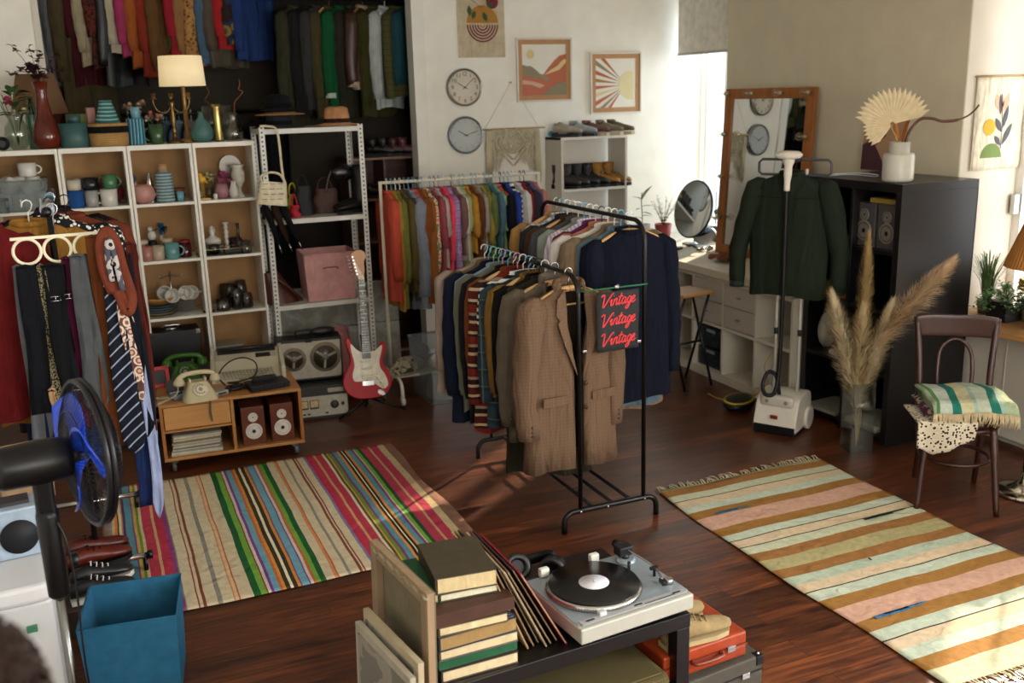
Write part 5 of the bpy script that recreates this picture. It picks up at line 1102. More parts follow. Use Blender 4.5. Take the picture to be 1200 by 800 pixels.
hat('fedora', 'tan fedora with a dark brown band on the metal shelf', (hx(395), 6.86, 1.922), cloth('b07f58'), cloth('2a1a14'), .088, .125, .155, .002, rz=.2)
# white handbag hung from the post
t = thing('handbag', 'cream slatted leather handbag hanging from the metal shelving post', 'bag', (xat(318, 6.62, 1.55), 6.63, 1.44), 0, rot=(0, R_(8), 0)); CL = leather('c9bd9c', .45)
b = MB(); b.grid(lambda u, v: ((.085+.015*(1-v))*(abs(cos(2*pi*u))**.7)*(1 if cos(2*pi*u) > 0 else -1), (.035)*(1-.5*v)*sin(2*pi*u), .15*v-.01), 28, 8, closed_u=True); b.lathe([(.001, -.01), (.09, -.0099)], n=24, sy=.38); b.build('body', CL, t)
for r in range(4):
    for c_ in range(3): MB().box((-.055+.05*c_+.01*(r % 2), -.036+.004*r, .03+.033*r), (.035, .004, .003), mx=RYm(R_(-6))).build('slit', mat('2a2418', .8), t)
MB().tube(smoothpts([(-.075, 0, .13), (-.085, 0, .17), (-.03, -.01, .20), (.03, -.01, .195), (.07, 0, .15), (.075, 0, .12)], 5), .008, 8).build('handle', CL, t)
MB().tube(smoothpts([(.07, 0, .13), (.045, 0, .25), (.02, -.005, .40), (-.005, .0, .485), (-.06, .03, .495), (-.10, .05, .49)], 5), .006, 6, flat=1.5).build('strap', CL, t)
# black umbrellas and bags at the second level
ZM = 1.322
UM = [(322, 6.66, .10, '0e0e10', 'black folded umbrella hanging under the handbag, left'), (331, 6.64, .16, '2a1a12', 'brown-black folded umbrella hanging under the handbag'), (340, 6.66, .22, '101012', 'thin black umbrella hanging at the right of the brown one')]
for px, y, tl, c, lb in UM:
    t = thing('umbrella', lb, 'umbrella', (xat(px, y, 1.3)-.05, y, 1.42), 0, rot=(0, -tl-.15, 0)); MB().lathe([(.016, 0), (.024, -.04), (.018, -.20), (.006, -.27)][::-1], n=12).build('canopy', cloth(c), t); MB().cyl((0, 0, -.33), (0, 0, -.27), .004, n=8).build('tip', M_chrome, t); MB().cyl((0, 0, 0), (0, 0, .04), .008, n=8).build('handle', M_black, t)
for px, y, w, h, c, lb, rot in ((320, 6.80, .16, .13, '0f0f11', 'black soft bag at the left of the second metal shelf', .1), (357, 6.85, .13, .20, '121214', 'black leather tote bag with silver rings', -.1), (383, 6.90, .19, .17, '3a2218', 'dark brown glossy bag in the middle of the second metal shelf', 0), (345, 6.95, .10, .14, 'a8a02c', 'acid yellow folded pouch between the black bags', .2), (346, 6.78, .07, .08, 'a0182c', 'small red purse between the black bags', .2)):
    t = thing('bag', lb, 'bag', (xat(px, y, ZM), y, ZM), rot); m = mat(c, .55, 0, .2, 25, .3, 260, spec=.25)
    MB().grid(lambda u, v: (w*.5*(1-.25*v*v)*(abs(cos(2*pi*u))**.6)*(1 if cos(2*pi*u) > 0 else -1)+.008*sin(v*9), .045*(1-.6*v)*sin(2*pi*u), h*v), 26, 8, closed_u=True).build('body', m, t)
    MB().tube(smoothpts([(-w*.3, 0, h*.92), (-w*.2, 0, h+.06), (w*.1, 0, h+.07), (w*.3, 0, h*.92)], 4), .006, 6).build('strap', m, t)
def boot(label, loc, rz, c, h=.24, name='boot', heel=.03, sole='0c0c0d', L=.25, group=None, laces=None, cat='boots', r=.042, rough=.35):
    t = thing(name, label, cat, loc, rz, group); m = leather(c, rough)
    # x forward
    secs = [(-.078, .018, .02), (-.07, .03, .028), (-.05, .034, .034), (0, .036, .036), (.05, .039, .030), (.10, .042, .023), (.145, .038, .018), (.165, .026, .015), (.176, .010, .011)]
    b = MB(); n = 16; vs = []
    for x, w, hh in secs:
        for k in range(n): a = 2*pi*k/n; vs.append((x*L/.25, w*cos(a), .012+heel*.5+hh*.0+max(0, (sin(a)+1)*hh)))
    fs = [(j*n+k, j*n+(k+1) % n, (j+1)*n+(k+1) % n, (j+1)*n+k) for j in range(len(secs)-1) for k in range(n)]+[tuple(range(n-1, -1, -1)), tuple((len(secs)-1)*n+k for k in range(n))]
    b.add(vs, fs)
    if h: b.tube([(-.022, 0, .05), (-.028, 0, .10), (-.03, 0, h*.75), (-.03, 0, h)], [r*.95, r*.9, r, r*1.05], 16)
    b.build('upper', m, t)
    q = MB(); pl_ = [(-.078, -.03), (0, -.033), (.10, -.042), (.15, -.034), (.178, 0), (.15, .034), (.10, .042), (0, .033), (-.078, .03)]; q.prism([(x*L/.25, y) for x, y in pl_], 0, .014+heel*.3); q.build('sole', plastic(sole, .6), t)
    if heel > .02: MB().box((-.055*L/.25, 0, heel*.5), (.05, .056, heel)).build('heel', plastic(sole, .6), t)
    if laces:
        b = MB()
        for k in range(4): b.tube([(.005+.022*k*L/.25, -.022, .098-.010*k), (.012+.022*k*L/.25, 0, .108-.010*k), (.005+.022*k*L/.25, .022, .098-.010*k)], .003, 5)
        b.build('laces', cloth(laces), t)
    return t
boot('tall black ankle boot at the right end of the second metal shelf', (xat(420, 6.80, ZM), 6.80, ZM), R_(200), '0e0e10', .33, heel=.03, r=.05)
boot('second black ankle boot behind the first on the metal shelf', (xat(416, 6.92, ZM), 6.92, ZM), R_(200), '0e0e10', .27, heel=.03)
t = thing('bag', 'glossy black shoulder bag hung high beside the tall boots', 'bag', (xat(402, 6.82, 1.6), 6.82, 1.60), .2); MB().ball((0, 0, 0), .075, sq=(1.2, .5, .8)).build('body', leather('0b0b0c', .2), t); MB().tube(smoothpts([(-.09, 0, .02), (-.12, 0, -.05), (-.14, 0, -.13)], 4), .006, 6).build('strap', leather('3a2218'), t)
# third level: brown leather bag, pink box
t = thing('leather_bag', 'red-brown leather bag lying on the third metal shelf', 'bag', (xat(331, 6.84, .74), 6.84, .732), .25); m = leather('4a1f14', .35)
MB().grid(lambda u, v: (.12*(1-.55*v)*(abs(cos(2*pi*u))**.6)*(1 if cos(2*pi*u) > 0 else -1)-.07*v, .09*(1-.6*v)*sin(2*pi*u), .22*v), 24, 8, closed_u=True).build('body', m, t); MB().tube(smoothpts([(-.08, -.05, .20), (0, -.09, .13), (.08, -.09, .04), (.12, -.05, .01)], 4), .018, 8, flat=.5).build('strap', m, t)
PKB = cloth('c08f8c')
t = open_tub('storage_box', 'pale pink fabric storage box on the metal shelving', .36, .30, .33, PKB, (xat(386, 6.84, .75), 6.86, .732), -.03)
for c_ in t.children:
    if c_.name.startswith('body'): c_.modifiers.new('s', 'SOLIDIFY').thickness = .004
MB().tube(smoothpts([(-.05, -.147, .225), (-.03, -.16, .235), (.03, -.16, .235), (.05, -.147, .225)], 3), .008, 6, flat=.5).build('handle', cloth('8a5a58'), t)
# closet boots
for i, (px, c, lb) in enumerate(((440, '14100f', 'black ankle boot at the left of the closet shoe shelf'), (452, '1a1413', 'second black ankle boot on the closet shoe shelf'), (463, '3a1c1c', 'oxblood chelsea boot on the closet shoe shelf'), (474, '4a2424', 'foremost oxblood chelsea boot on the closet shoe shelf'))):
    boot(lb, (xat(px, 7.96-.02*i, 1.64), 7.93-.03*i, 1.631), R_(-20), c, .15, r=.038)
for i, px in enumerate((436, 449, 462)): boot('low black shoe on the second closet shelf, %s' % ['left', 'middle', 'right'][i], (xat(px, 7.93, 1.31), 7.93, 1.301), R_(-25), '171314', .10)
# ------------------------------------------------------------------ on and around the low cabinet
bch = thing('bench', 'low dark bench behind the wooden cabinet', 'bench', (.60, 6.42, 0)); MB().box((0, 0, .405), (.84, .40, .03)).build('top', mat('2a1a12', .5), bch)
for x in (-.4, .4): MB().box((x, 0, .195), (.03, .38, .39)).build('side_panel', mat('2a1a12', .5), bch)
ZC = .4205
def cp(px, py, z=ZC): v = at_z(px, py, z); return (v.x, v.y, z)
def rotary_phone(name, label, loc, rz, c, s=1.0, dialc='e0d8bd'):
    t = thing(name, label, 'telephone', loc, rz); m = plastic(c, .25)
    b = MB(); b.grid(lambda u, v: ((.10-.045*v**1.2)*(abs(cos(2*pi*u))**.45)*(1 if cos(2*pi*u) > 0 else -1), (.095-.05*v)*(abs(sin(2*pi*u))**.45)*(1 if sin(2*pi*u) > 0 else -1)+.022*v, .10*v), 36, 8, closed_u=True); b.box((0, .022, .1), (.10, .07, .006)); b.build('body', m, t)
    M = T(0, -.052, .062)@RXm(R_(48)); b = MB(); b.lathe([(.042, 0), (.044, .008), (.036, .012), (.0, .012)], mx=M, n=32); d = b.build('dial', plastic(dialc, .3), t)
    h = MB()
    for k in range(10): a = R_(60+27*k); h.lathe([(.0055, .0), (.0055, .0015)], mx=M@T(.029*cos(a), .029*sin(a), .012), n=10)
    h.lathe([(.012, 0), (.012, .002)], mx=M@T(0, 0, .012), n=16); h.build('finger_holes', plastic('8a8678' if c != '24571f' else '16331a'), d)
    for x in (-.045, .045): MB().box((x, .022, .112), (.014, .045, .02)).build('cradle', m, t, bevel=.003)
    b = MB(); b.tube(smoothpts([(-.11, .022, .118), (-.085, .022, .142), (-.04, .022, .152), (.04, .022, .152), (.085, .022, .142), (.11, .022, .118)], 4), [.018]*3+[.016]*3+[.014]*14+[.017]*1, 12)
    for x in (-.105, .105): b.lathe([(.032, -.028), (.034, -.015), (.026, .004), (.012, .016)], (x, .022, .118), 20)
    b.build('handset', m, t)
    p = []; 
    for i in range(150): tt = i/149; c_ = Vector((-.12-.12*tt+.02*sin(tt*6), -.01-.03*tt, .075*(1-tt)**2+.012)); p.append(c_+Vector((0, .006*cos(i*.9), .006*sin(i*.9))))
    MB().tube(p, .0019, 5).build('coiled_cord', m, t); t.scale = (s, s, s); return t
rotary_phone('rotary_phone', 'cream rotary dial telephone on the wooden cabinet', cp(234, 466), .10, 'c9bd9a', .98)
rotary_phone('rotary_phone', 'green rotary dial telephone behind the cream one', (xat(218, 6.25, .44), 6.24, .4215), -.1, '2f5c1a', 1.0, '24481a')
t = thing('mirror_frame', 'red rectangular frame standing by the green telephone', 'frame', (xat(180, 6.12, .43), 6.13, ZC), .05, rot=(R_(-20), 0, .05)); RD = plastic('a81a1c')
for (x, z, w, h) in ((0, .012, .20, .024), (0, .118, .20, .024), (-.09, .065, .022, .13), (.09, .065, .022, .13)): MB().box((x, 0, z), (w, .02, h)).build('bar', RD, t, bevel=.002)
MB().box((0, .005, .065), (.16, .006, .09)).build('panel', plastic('101014'), t)
one(MB().box((0, 0, .005), (.10, .14, .010)), 'wallet', mat('20242c', .35), 'dark flat picture card leaning behind the cream telephone', 'card', (xat(205, 5.98, .46), 5.99, .425), .1).rotation_euler = (R_(65), 0, .15)
t = thing('cassette_player', 'small silver cassette player beside the cream telephone', 'cassette player', cp(211, 466), .35); MB().box((0, 0, .014), (.115, .085, .028)).build('body', mat('7a8088', .3, .7), t, bevel=.004); MB().box((0, -.005, .029), (.06, .04, .003)).build('window', plastic('2a4a78', .15), t)
for k in range(3): MB().box((-.035+.02*k, .034, .03), (.014, .01, .005)).build('button', plastic('c9c9c9'), t)
t = thing('cassette_player', 'second small silver player right of the cream telephone', 'cassette player', cp(258, 462), .3); MB().box((0, 0, .014), (.085, .06, .026)).build('body', mat('a8a89e', .35, .4), t, bevel=.004); MB().box((0, -.031, .014), (.05, .003, .012)).build('slot', plastic('3a3a38'), t)
t = thing('earphone_cord', 'tangled beige cord in front of the telephone', 'cord', cp(188, 468)); MB().tube([(.035*cos(i*.5)+.0018*i, .02*sin(i*.5), .006+.0002*i) for i in range(50)], .004, 6).build('wire', plastic('a39878'), t)
t = thing('ribbon_cord', 'grey ribbon cord hanging over the cabinet drawer front', 'cord', (xat(245, 5.74, .4), 5.728, ZC)); MB().tube(smoothpts([(-.03, .11, .003), (-.01, .05, .003), (0, .008, .003), (.002, -.006, -.02), (-.002, -.006, -.08), (.008, -.006, -.13), (.004, -.006, -.07), (.010, -.004, -.01), (.01, .05, .003)], 4), .003, 6).build('wire', cloth('6a6450'), t)
# word processor / typewriter
t = thing('typewriter', 'cream electronic typewriter with keyboard, tilted back on the cabinet', 'typewriter', (.80, 6.22, .4235), -.10, rot=(R_(9), 0, -.12)); m = plastic('b5ae96', .45)
b = MB(); pf = [(-.20, 0), (-.20, .030), (-.06, .050), (.02, .085), (.16, .095), (.19, .08), (.19, 0)]
b.add([(-.20, y, z) for y, z in pf]+[(.20, y, z) for y, z in pf], [tuple(range(6, -1, -1)), tuple(range(7, 14))]+[(i, (i+1) % 7, 7+(i+1) % 7, 7+i) for i in range(7)], False); b.build('body', m, t, bevel=.005)
for s in (-1, 1): MB().box((s*.212, 0, .055), (.024, .38, .10)).build('side_panel', plastic('c2bca4', .45), t, bevel=.006)
MB().box((0, .14, .097), (.36, .07, .012)).build('paper_slot', plastic('1c1c1e'), t); MB().box((.10, .055, .090), (.09, .05, .008)).build('display', plastic('23241f'), t)
MB().tube([(-.17, .165, .10), (.17, .165, .10)], .014, 12).build('roller', plastic('222'*2), t)
kb = MB()
for r in range(5):
    for c in range(15 if r < 4 else 1):
        if r < 4: kb.box((-.155+.021*c+.004*r, -.085-.022*r, .050-.0085*(r)*.66), (.016, .016, .010), mx=None)
kb.box((0, -.178, .037), (.12, .014, .008)); kb.build('keys', plastic('8f8a76'), t, bevel=.001)
t = thing('wired_cable', 'black cable looping over the typewriter keys', 'cable', cp(268, 452)); MB().tube(smoothpts([(-.02, -.02, .01), (-.05, .04, .06), (.02, .10, .12), (.12, .14, .13), (.19, .12, .09), (.17, .06, .03), (.08, .02, .015), (.0, .03, .012), (.06, -.01, .012)], 6), .0045, 6).build('wire', plastic('0c0c0e'), t)
t = thing('game_console', 'flat black ribbed console on the right of the cabinet', 'console', cp(313, 453), .12)
b = MB(); b.box((0, 0, .018), (.24, .15, .036)); b.box((0, .045, .045), (.14, .05, .024)); b.build('body', plastic('111214', .35), t, bevel=.004)
for k in range(9): MB().box((-.10+.025*k, -.077, .018), (.012, .004, .024)).build('rib', plastic('1a1b1e'), t)
t = thing('game_controller', 'black controller with its cord in front of the typewriter', 'controller', cp(277, 457), .2); b = MB(); b.ball((0, 0, .016), .03, sq=(2.2, 1.1, .5))
for s in (-1, 1): b.ball((s*.06, -.015, .016), .022, sq=(1, 1.5, .7))
b.build('body', plastic('121214'), t)
for s in (-1, 1): MB().lathe([(.008, .028), (.008, .036), (.011, .040)], (s*.032, -.01, 0), 12).build('thumb_stick', plastic('222224'), t)
MB().tube(smoothpts([(0, .03, .014), (-.03, .06, .01), (.02, .08, .01), (-.04, .05, .02), (.04, .03, .03), (-.05, .03, .02), (.0, .06, .012), (.08, .05, .01)], 5), .0035, 6).build('cord', plastic('0c0c0e'), t)
# inside the cabinet: speakers and magazines
Mc = Matrix.Translation((CC[0], CC[1], 0))@RZm(RZC)
def bookshelf_speaker(label, loc, rz, w, h, d, body, cone, ring, name='speaker', group=None):
    t = thing(name, label, 'speaker', loc, rz, group); MB().box((0, 0, h/2), (w, d, h)).build('cabinet', body, t, bevel=.003); F = RXm(pi/2)
    for z, r in ((h*.73, w*.21), (h*.36, w*.37)):
        u = MB().lathe([(r, 0), (r, .004), (r*.9, .006), (r*.82, .004)], mx=T(0, -d/2, z)@F, n=32).build('trim_ring', ring, t)
        MB().lathe([(r*.82, .003), (r*.75, .005), (r*.35, -.004), (r*.3, .0)], mx=T(0, -d/2, z)@F, n=32).build('cone', cone, u)
        MB().ball((0, -d/2-.001, z), r*.26, sq=(1, .5, 1)).build('dust_cap', plastic('111113'), u)
    b = MB()
    for s in (-1, 1):
        for z in (.04*h/.2, h*.95): b.lathe([(.0035, 0), (.0035, .002)], mx=T(s*w*.4, -d/2, z)@F, n=8)
    b.build('screws', mat('8a6a50', .4, .5), t); return t
for x, lb in ((.115, 'left of the two small wood-grained speakers inside the low cabinet'), (.285, 'right of the two small wood-grained speakers inside the low cabinet')):
    p = Mc@Vector((x, -.10, .094)); bookshelf_speaker(lb, p, RZC, .135, .235, .17, wood('5e2a14', .35, 'Z', .2), mat('b5b0a6', .4), mat('d0ccc4', .35))
mg = ['b5ad98', 'c9c2ae', '8f8a7c', 'd0cab8', '6a6a62', 'bdb6a2', 'a59a80', 'c9c4b4', '7c776a', 'c2b48e']
rr = random.Random(3)
for i in range(13):
    p = Mc@Vector((-.215+rr.uniform(-.008, .008), -.10+rr.uniform(-.012, .01), .094+.0098*i)); lb = 'magazine in the drawer cabinet, %s' % (['at the bottom of the pile', 'second from the bottom', 'third from the bottom'][i] if i < 3 else 'in the evenly stacked upper pile')
    one(MB().box((0, 0, .0046), (.27 if i > 1 else .29, .20, .0092)), 'magazine', mat(mg[i % 10], .6), lb, 'magazine', p, RZC+rr.uniform(-.05, .05), group='magazines in the low cabinet')
# ------------------------------------------------------------------ tape recorders
t = thing('tape_recorder', 'upright white reel-to-reel tape recorder with two reels', 'tape recorder', (1.255, 6.56, .235), -.12); Mw_ = mat('aaa391', .5)
MB().box((0, .0, .15), (.44, .17, .29)).build('case', leather('171614', .5), t, bevel=.006); MB().box((0, -.088, .15), (.42, .008, .255)).build('deck_plate', Mw_, t, bevel=.002)
for s in (-1, 1):
    r_ = .092 if s > 0 else .07; F = T(s*.105, -.096, .165)@RXm(pi/2)
    b = MB().lathe([(r_+.012, 0), (r_+.012, .003), (.0, .003)], mx=F, n=40).build('reel', mat('7d7461', .5), t)
    MB().lathe([(r_*.88, .003), (r_*.88, .008), (.0, .008)], mx=F, n=40).build('tape', mat('3a332b', .3), b)
    q = MB()
    for k in range(3): a = 2*pi*k/3+.4; q.box((r_*.45*cos(a), r_*.45*sin(a), .0105), (r_*.75, .016, .002), rz=a, mx=F)
    q.lathe([(.020, .008), (.020, .013), (.007, .013), (.007, .018)], mx=F, n=20); q.build('spokes', mat('8a8578', .35, .4), b)
MB().tube(smoothpts([(-.07, 0, .295), (-.07, 0, .335), (.07, 0, .335), (.07, 0, .295)], 3), .007, 6).build('handle', M_black, t); MB().box((0, -.094, .285), (.045, .008, .022)).build('latch', M_black, t)
t = thing('tape_recorder', 'lower tape deck with two level meters standing under the reel-to-reel recorder', 'tape recorder', (1.27, 6.46, 0), -.12)
MB().box((0, .02, .115), (.40, .28, .23)).build('case', mat('1f1e1b', .5), t, bevel=.005); MB().box((0, -.125, .095), (.385, .012, .14)).build('front_panel', mat('b0aa98', .4), t, bevel=.002); MB().box((0, -.12, .20), (.385, .012, .045)).build('upper_panel', mat('2a2926', .4), t)
for x in (-.10, -.03): f_ = MB().box((x, -.134, .11), (.06, .006, .06)).build('level_meter', mat('2a2824', .4), t); MB().box((x, -.138, .115), (.05, .004, .045)).build('meter_scale', mat('cbb27c', .5), f_); MB().cyl((x+.004, -.141, .096), (x-.012, -.141, .128), .001, n=5).build('needle', plastic('201c18'), f_)
for x, r in ((.105, .028), (.16, .012)): MB().lathe([(r, 0), (r*.95, .012), (r*.5, .015)], mx=T(x, -.131, .10)@RXm(pi/2), n=24).build('knob', mat('3a3833', .35, .4), t)
for k in range(5): MB().box((-.16+.03*k+(.09 if k > 3 else 0), -.134, .045), (.018, .008, .01)).build('key', plastic('26241f'), t)
MB().box((.12, -.13, .20), (.11, .006, .028)).build('cassette_lid', mat('a8a292', .4), t)
t = thing('cloth_bag', 'dusty pink cloth heap beside the tape recorder', 'bag', (1.49, 6.78, .135), .2); MB().grid(lambda u, v: ((.13-.02*v)*cos(2*pi*u)*(1+.08*sin(9*u*6.28)), (.09)*sin(2*pi*u)*(1-.4*v), .36*v+.02*sin(12*u)), 26, 6, closed_u=True).build('fabric', cloth('a8706e'), t)
one(MB().ball((0, 0, 0), .06, sq=(1.5, .6, .5)), 'cap', leather('141314'), 'small black pouch on top of the tape recorder', 'pouch', (1.36, 6.55, .56))
# ------------------------------------------------------------------ guitar
def guitar():
    t = thing('electric_guitar', 'red double-cutaway electric guitar with white pickguard and maple headstock', 'guitar', (1.565, 6.20, .14), 0, rot=(R_(-11), R_(2), R_(-4)))
    half = [(0, 0), (.07, .004), (.125, .03), (.158, .085), (.16, .14), (.135, .19), (.115, .225), (.118, .27), (.135, .32), (.135, .355), (.115, .375), (.098, .365), (.075, .325), (.05, .31), (.03, .312)]
    left = [(0, 0), (-.07, .004), (-.13, .035), (-.163, .09), (-.162, .15), (-.135, .205), (-.112, .25), (-.112, .30), (-.125, .35), (-.132, .395), (-.118, .415), (-.10, .40), (-.085, .36), (-.06, .325), (-.03, .312)]
    o = [(x, 0, y) for x, y in smoothpts2(half)]+[(x, 0, y) for x, y in reversed(smoothpts2(left)[1:])]
    P2 = [(p[0], p[2]) for p in o]
    m = RXm(pi/2); MB().prism(P2, -.022, .022, mx=m).build('body', mat('a80618', .4, 0, .02, spec=.3), t, bevel=.006)
    pg = [(-.10, .33), (-.085, .40), (-.095, .39)]
    pk = smoothpts2([(-.035, .315), (-.07, .34), (-.098, .375), (-.10, .33), (-.088, .27), (-.085, .22), (-.10, .17), (-.09, .125), (-.045, .12), (.0, .125), (.05, .095), (.10, .06), (.135, .085), (.12, .15), (.09, .20), (.085, .25), (.10, .30), (.11, .35), (.09, .345), (.06, .32), (.035, .315)])
    MB().prism(pk, .022, .0245, mx=m).build('pickguard', mat('ddd6c0', .3), t)
    for z, hh in ((.255, .016), (.205, .016), (.150, .034)):
        MB().box((0, -.026, z), (.082, .008, hh)).build('pickup', mat('d9cfae', .4), t, bevel=.003)
    MB().box((0, -.027, .105), (.08, .010, .034)).build('bridge', M_chrome, t, bevel=.002)
    for x, z in ((.068, .135), (.088, .105), (.105, .075)): MB().lathe([(.011, 0), (.011, .010), (.008, .014)], mx=T(x, -.0245, z)@m, n=16).build('knob', mat('d9cfae', .35), t)
    MB().lathe([(.022, 0), (.020, .004)], mx=T(.085, -.022, .035)@RYm(R_(30))@m, n=20, sx=1.3, sy=.8).build('jack_plate', M_chrome, t); MB().cyl((.06, -.024, .16), (.07, -.034, .165), .002, n=6).build('pickup_switch', plastic('e0d8c0'), t)
    b = MB(); b.add([(-.028, -.022, .27), (.028, -.022, .27), (.021, -.022, .80), (-.021, -.022, .80), (-.028, -.030, .27), (.028, -.030, .27), (.021, -.030, .80), (-.021, -.030, .80)], [(0, 1, 2, 3), (7, 6, 5, 4), (0, 4, 5, 1), (1, 5, 6, 2), (2, 6, 7, 3), (3, 7, 4, 0)], False); fb = b.build('fingerboard', wood('2a1710', .4, 'Z', .2), t)
    MB().tube([(0, -.012, .30), (0, -.014, .80)], [.026, .021], 12, flat=.6, up=(0, 1, 0)).build('neck', wood('a06a30', .35, 'Z', .15), t)
    fr = MB()
    for k in range(21): z = .80-.50*(1-2**(-(k+1)/12))/(1-2**(-22/12)); w = .021+(.80-z)/.53*.007; fr.box((0, -.0308, z), (2*w, .0016, .0022))
    fr.build('frets', chrome('a8a8a0'), fb)
    dt = MB()
    for k in (2, 4, 6, 8, 11, 14, 16): z = .80-.50*(1-2**(-(k+.5)/12))/(1-2**(-22/12)); dt.lathe([(.0035, 0), (.0035, .0008)], mx=T(0, -.030, z)@m, n=10)
    dt.build('inlay_dots', ceramic('cfc8b0'), fb)
    hd = smoothpts2([(-.021, .80), (-.034, .83), (-.045, .86), (-.052, .90), (-.060, .95), (-.055, .975), (-.02, .995), (.02, .99), (.04, .965), (.045, .94), (.03, .93), (.025, .90), (.026, .86), (.022, .83), (.021, .80)])
    h = MB().prism(hd, .010, .024, mx=m).build('headstock', wood('b57a35', .3, 'Z', .12), t, bevel=.002)
    for k in range(6): MB().lathe([(.0045, 0), (.0045, .012)], mx=T(-.028-.0048*k, -.024, .835+.023*k)@m, n=10).build('tuning_post', M_chrome, h); MB().tube([(-.040-.0048*k, -.017, .835+.023*k), (-.066-.0045*k, -.017, .838+.023*k)], [.003, .007], 8).build('tuning_key', M_chrome, h)
    st = MB()
    for k in range(6): x = -.0165+.0066*k; st.tube([(x*1.5, -.034, .11), (x, -.033, .80), (-.028-.0048*k, -.032, .835+.023*k)], .0006, 4)
    st.build('strings', chrome('b8b8b0'), t)
def smoothpts2(p, n=4): return [(v.x, v.y) for v in smoothpts([(a, b, 0) for a, b in p], n)]
guitar()
t = thing('guitar_stand', 'black folding tripod stand under the red guitar', 'stand', (1.60, 6.30, 0))
for a in (200, 340, 90): MB().tube([(0, 0, .11), (.25*cos(R_(a)), .14*sin(R_(a)), .008)], .0085, 8).build('leg', M_bmetal, t)
MB().tube([(0, 0, .08), (-.02, .05, .55)], .010, 8).build('pole', M_bmetal, t); MB().tube([(-.1, -.16, .155), (-.1, -.16, .128), (-.08, -.05, .122), (.06, -.05, .122), (.06, -.16, .128), (.06, -.16, .155)], .007, 8).build('cradle', M_bmetal, t); MB().box((0, 0, .10), (.03, .03, .05)).build('hub', chrome('8a8a88'), t)
# ------------------------------------------------------------------ fluffy shoes, tub
t = thing('side_table', 'small round white table on one white leg behind the guitar', 'table', (1.90, 6.95, 0)) if False else None
def fluffy(label, loc, rz):
    t = thing('slipper', label, 'slippers', loc, rz); b = MB(); rr = random.Random(int(loc[0]*100))
    for i in range(150):
        a = rr.uniform(0, 6.3); e = rr.uniform(0, 1.5); c = Vector((.085*cos(a)*cos(e)*1.3, .055*sin(a)*cos(e), .02+.07*sin(e))); b.ball(c, .012, 6, 4)
    b.build('knitted_upper', cloth('b0a78e'), t); MB().prism([(.12*cos(a), .055*sin(a)) for a in [2*pi*i/20 for i in range(20)]], 0, .02).build('sole', mat('8a8470', .7), t); return t
fluffy('cream knitted slipper on the lower shelf of the cream rack, nearer one', (1.915, 6.53, .176), R_(200)); fluffy('cream knitted slipper tucked behind the nearer slipper', (1.99, 6.64, .176), R_(170))
open_tub('storage_tub', 'large clear plastic tub with folded cloth between the racks', .37, .44, .42, glassy('c9d0d2', .15, .95, .18), (2.20, 6.46, 0.001), .05, .014)
t = thing('folded_cloth', 'bundle of beige and white cloth inside the clear tub', 'cloth', (2.20, 6.46, .008), .3); rr = random.Random(9)
MB().grid(lambda u, v: (.14*cos(2*pi*u)*(1-.2*v)*(1+.1*sin(13*u)), .16*sin(2*pi*u)*(1-.2*v)*(1+.1*sin(7*u*6.28)), .17*v), 26, 6, closed_u=True).build('white_cloth', cloth('b5b0a2'), t)
MB().tube(smoothpts([(-.08, -.08, .16), (.0, -.1, .26), (.06, 0, .2), (.1, .08, .28), (-.04, .1, .2)], 4), .05, 10, flat=.7).build('beige_cloth', cloth('b09a78'), t)
MB().box((.04, -.1, .12), (.14, .14, .16)).build('blue_cloth', cloth('5f7f94'), t, bevel=.03)
